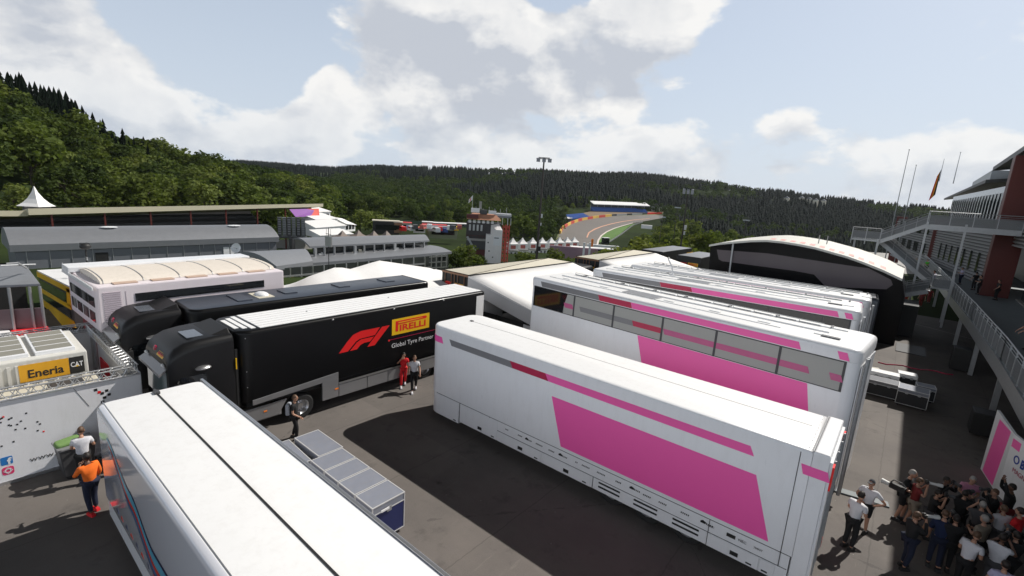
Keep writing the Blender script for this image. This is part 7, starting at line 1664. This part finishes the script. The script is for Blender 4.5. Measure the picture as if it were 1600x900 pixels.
t_, *_ = person((-16.0, 2.02, 0), 200, 'person in an orange jacket and navy trousers with red shoes, beside the large white trailer', C_ORA, C_NAVY, hair=M_HAIR, skin=M_SKIND, sleeve='long', arms={'L': ((-.28, .10, 1.20), (-.06, .26, 1.34)), 'R': ((.25, .0, 1.14), (.26, .12, .95))}, step=.08, h=1.80, shoes=C_RED)
person((-17.75, 2.15, 0), 165, 'person in a white T shirt and black trousers reaching over the dark grey bin', C_WHITE, C_BLACK, hair=M_HAIRB, arms={'L': ((-.26, .14, 1.16), (-.16, .40, 1.08)), 'R': ((.26, .14, 1.16), (.18, .38, 1.20))}, lean=12, h=1.78)
# group at the lower right
GP = 'photographers and crew at the lower right'
person((.18, 15.95, 0), 60, 'black haired person in a white shirt standing in the sun, back to the camera', C_WHITE, C_BLACK, arms=LOW, lean=6, h=1.80, group=GP)
person((.42, 17.15, 0), -110, 'person in a grey cap, white shirt and shorts facing the one with black hair', C_WHITE, C_BLACK, legs='short', arms=HIP, cap=C_GREY, h=1.76, group=GP)
crowd = [
 (1422, 738, 1.72, -15, C_BLACK, C_BLACK, 'grey', LOW, 'short', 4, 'tall grey haired person in black shirt and shorts at the left of the group'),
 (1436, 752, 1.62, 15, C_DRED, C_KHA, 'brown', CAM, 'short', 0, 'person in a dark red top and khaki shorts aiming a camera'),
 (1478, 750, 1.60, -30, C_BLACK, C_BLACK, 'black', CAM, 'long', 0, 'person all in black aiming a camera, beyond the one in dark red'),
 (1518, 745, 1.66, -80, C_PINK, C_GREY, 'grey', LOW, 'long', 12, 'grey haired person in a pink shirt leaning forward at the back of the group'),
 (1432, 806, 1.66, 35, C_BLACK, C_NAVY, 'brown', CAM, 'long', 0, 'person in a black jacket and jeans with a long pale lens, nearest the sunny asphalt'),
 (1462, 770, 1.55, 10, C_BLACK, C_GREY, 'black', CAM, 'short', 4, 'bare armed person in a black T shirt between the khaki shorts and the pink shirt'),
 (1478, 806, 1.66, 90, C_BLUE, C_NAVY, 'brown', LOW, 'long', 8, 'person in a dark blue jacket seen from behind in the middle of the group'),
 (1508, 772, 1.62, 60, C_BLACK, C_BLACK, 'black', CAM, 'long', 0, 'person in black with a camera just in front of the pink shirt'),
 (1583, 762, 1.70, 190, C_BLACK, C_DRED, 'black', UP, 'long', 0, 'dark haired person in black raising both arms beside the banner wall'),
 (1570, 796, 1.60, 120, C_WHITE, C_GREY, 'brown', LOW, 'long', 0, 'person in a white T shirt just left of the red shirt at the edge'),
 (1596, 800, 1.70, 150, C_RED, C_BLACK, 'black', LOW, 'long', 0, 'person in a red shirt at the right edge of the group'),
 (1536, 790, 1.62, 90, C_GREY, C_BLACK, 'grey', CAM, 'long', 0, 'person in a grey shirt with a camera, left of the white T shirt'),
 (1520, 838, 1.66, 60, C_WHITE, C_BLACK, 'brown', LOW, 'long', 14, 'person in a white shirt with a black shoulder bag, bent forward near the bottom'),
 (1495, 812, 1.64, 100, C_BLACK, C_BLACK, 'black', CAM, 'long', 0, 'person in black between the dark blue jacket and the white shirt with a bag'),
 (1566, 842, 1.66, 70, C_WHITE, C_GREY, 'black', CAM, 'long', 5, 'person in a loose white shirt aiming a camera near the bottom right'),
 (1590, 838, 1.68, 110, C_BLACK, C_BLACK, 'black', CAM, 'long', 0, 'person in black at the bottom right edge'),
 (1572, 884, 1.64, 100, C_LILAC, C_BLACK, 'black', LOW, 'long', 0, 'dark haired person in a pale shirt with a lanyard at the very bottom right'),
 (1540, 812, 1.62, 140, C_KHA, C_BLACK, 'grey', LOW, 'long', 0, 'fair haired person in a khaki top half hidden in the middle of the group'),
 (1556, 770, 1.62, 200, C_BLACK, C_BLACK, 'brown', CAM, 'long', 0, 'person in black aiming a camera left of the raised arms'),
]
HR = {'grey': M_HAIRG, 'brown': M_HAIRB, 'black': M_HAIR}
for i, (px, py, hh, fc, top, bot, hr, ar, lg, ln, lab) in enumerate(crowd):
    p = sz(px, py, hh-.03); t_, a, b_, hc = person((p.x, p.y, 0), fc, lab, top, bot, hair=HR[hr], arms=ar, legs=lg, lean=ln, h=hh+.07, step=(.06 if i % 2 else -.05), sleeve='long' if top in (C_BLUE, C_BLACK) and lg == 'long' else 'short', group=GP, skin=M_SKIND if i % 6 == 2 else M_SKIN)
    if ar is CAM: camera_for(t_, hc, fc, 'camera held up by the ' + ' '.join(lab.split()[:9]).rstrip(','), big=(i in (4, 1)))
t_ = thing('video_camera', 'shoulder video camera with a pale lens hood pointing left, beside the tall grey haired person', 'video camera', tuple(sz(1402, 762, 1.25)), R_(160))
b = MB(); b.box(-.22, .2, -.07, .07, -.08, .10); b.build('body', M_MATT, t_, bevel=.02); b = MB(); b.tube((.2, 0, 0), (.42, 0, 0), .06, .08, 12); b.build('lens', mat('pale_lens', (.6, .6, .58), .4), t_, smooth='auto'); b = MB(); b.path([(-.2, 0, .12), (-.1, 0, .2), (.12, 0, .2), (.18, 0, .1)], .018); b.build('handle', M_DGREY, t_)
t_ = thing('shoulder_bag', 'round black bag on the back of the bent person in a white shirt', 'bag', tuple(sz(1523, 860, 1.15)), 0); b = MB(); b.ell((0, 0, 0), (.20, .12, .17)); b.build('pouch', M_MATT, t_, smooth=True); b = MB(); b.path([(-.15, 0, .1), (-.1, 0, .28), (.05, 0, .34)], .015); b.build('strap', M_MATT, t_)
# people on the walkway and stairs
GW = 'people on the walkway and stairs'
for (px, py, Y, fc, top, bot, lab, ar) in ((1500, 440, 68, 200, C_LILAC, C_NAVY, 'person in a pale shirt standing on the walkway before the slatted wall', LOW), (1456, 446, 60, 150, C_LILAC, C_BLACK, 'person in a pale shirt at the head of the lowest stair flight', LOW),
                                 (1530, 448, 60.5, 180, C_BLACK, C_BLACK, 'dark clothed person beside the red fin on the walkway', LOW), (1522, 446, 64, 120, C_BLACK, C_BLACK, 'second dark clothed person just left of the red fin', WALK),
                                 (1446, 424, 75, 220, C_GRN, C_BLACK, 'person in a bright green shirt behind the stairs', LOW), (1429, 422, 76, 180, C_GRN, C_BLACK, 'another person in a green shirt farther left behind the stairs', LOW), (1560, 450, 58, 200, C_BLACK, C_BLACK, 'dark figure standing under the corrugated band', WALK)):
    p = sz(px, py, 3.0) if Y < 72 else sz(px, py, 3.0); p = sy(px, py, Y); person((p.x, Y, 3.0), fc, lab, top, bot, arms=ar, h=1.76, group=GW)
p = sy(1592, 545, 36.5); person((p.x+.3, 36.5, 3.0), 190, 'person in a black T shirt leaning on the walkway railing at the right edge', C_BLACK, C_BLACK, skin=M_SKIN, arms={'L': ((-.26, .22, 1.2), (-.22, .46, 1.04)), 'R': ((.26, .22, 1.2), (.22, .46, 1.04))}, lean=10, h=1.8, group=GW)
for (px, py, lab) in ((1412, 482, 'person in red overalls on the ground beyond the stairs, leftmost of three'), (1437, 480, 'person in red overalls on the ground beyond the stairs, middle of three'), (1450, 474, 'person in red overalls on the ground beyond the stairs, rightmost of three')):
    p = sz(px, py, 0); person((p.x, p.y, 0), 100, lab, C_DRED, C_DRED, arms=WALK, step=.12, h=1.78, group='people in red beyond the stairs')
# ------------------------------------------------------------------ haze
def haze():
    b = MB(); b.box(-2700, 2700, -2700, 2700, -40, 90); m = bpy.data.materials.new('haze_air'); m.use_nodes = True; q = NT(m.node_tree); q.n.remove(q.n['Principled BSDF'])
    v = q.new('ShaderNodeVolumePrincipled', inp={'Color': (.86, .92, 1.0, 1), 'Density': 0.00004, 'Anisotropy': 0.3}); q.l.new(v.outputs[0], q.n['Material Output'].inputs['Volume'])
    o = b.build('haze', m); tag(o, kind='stuff')
if HAZE: haze()
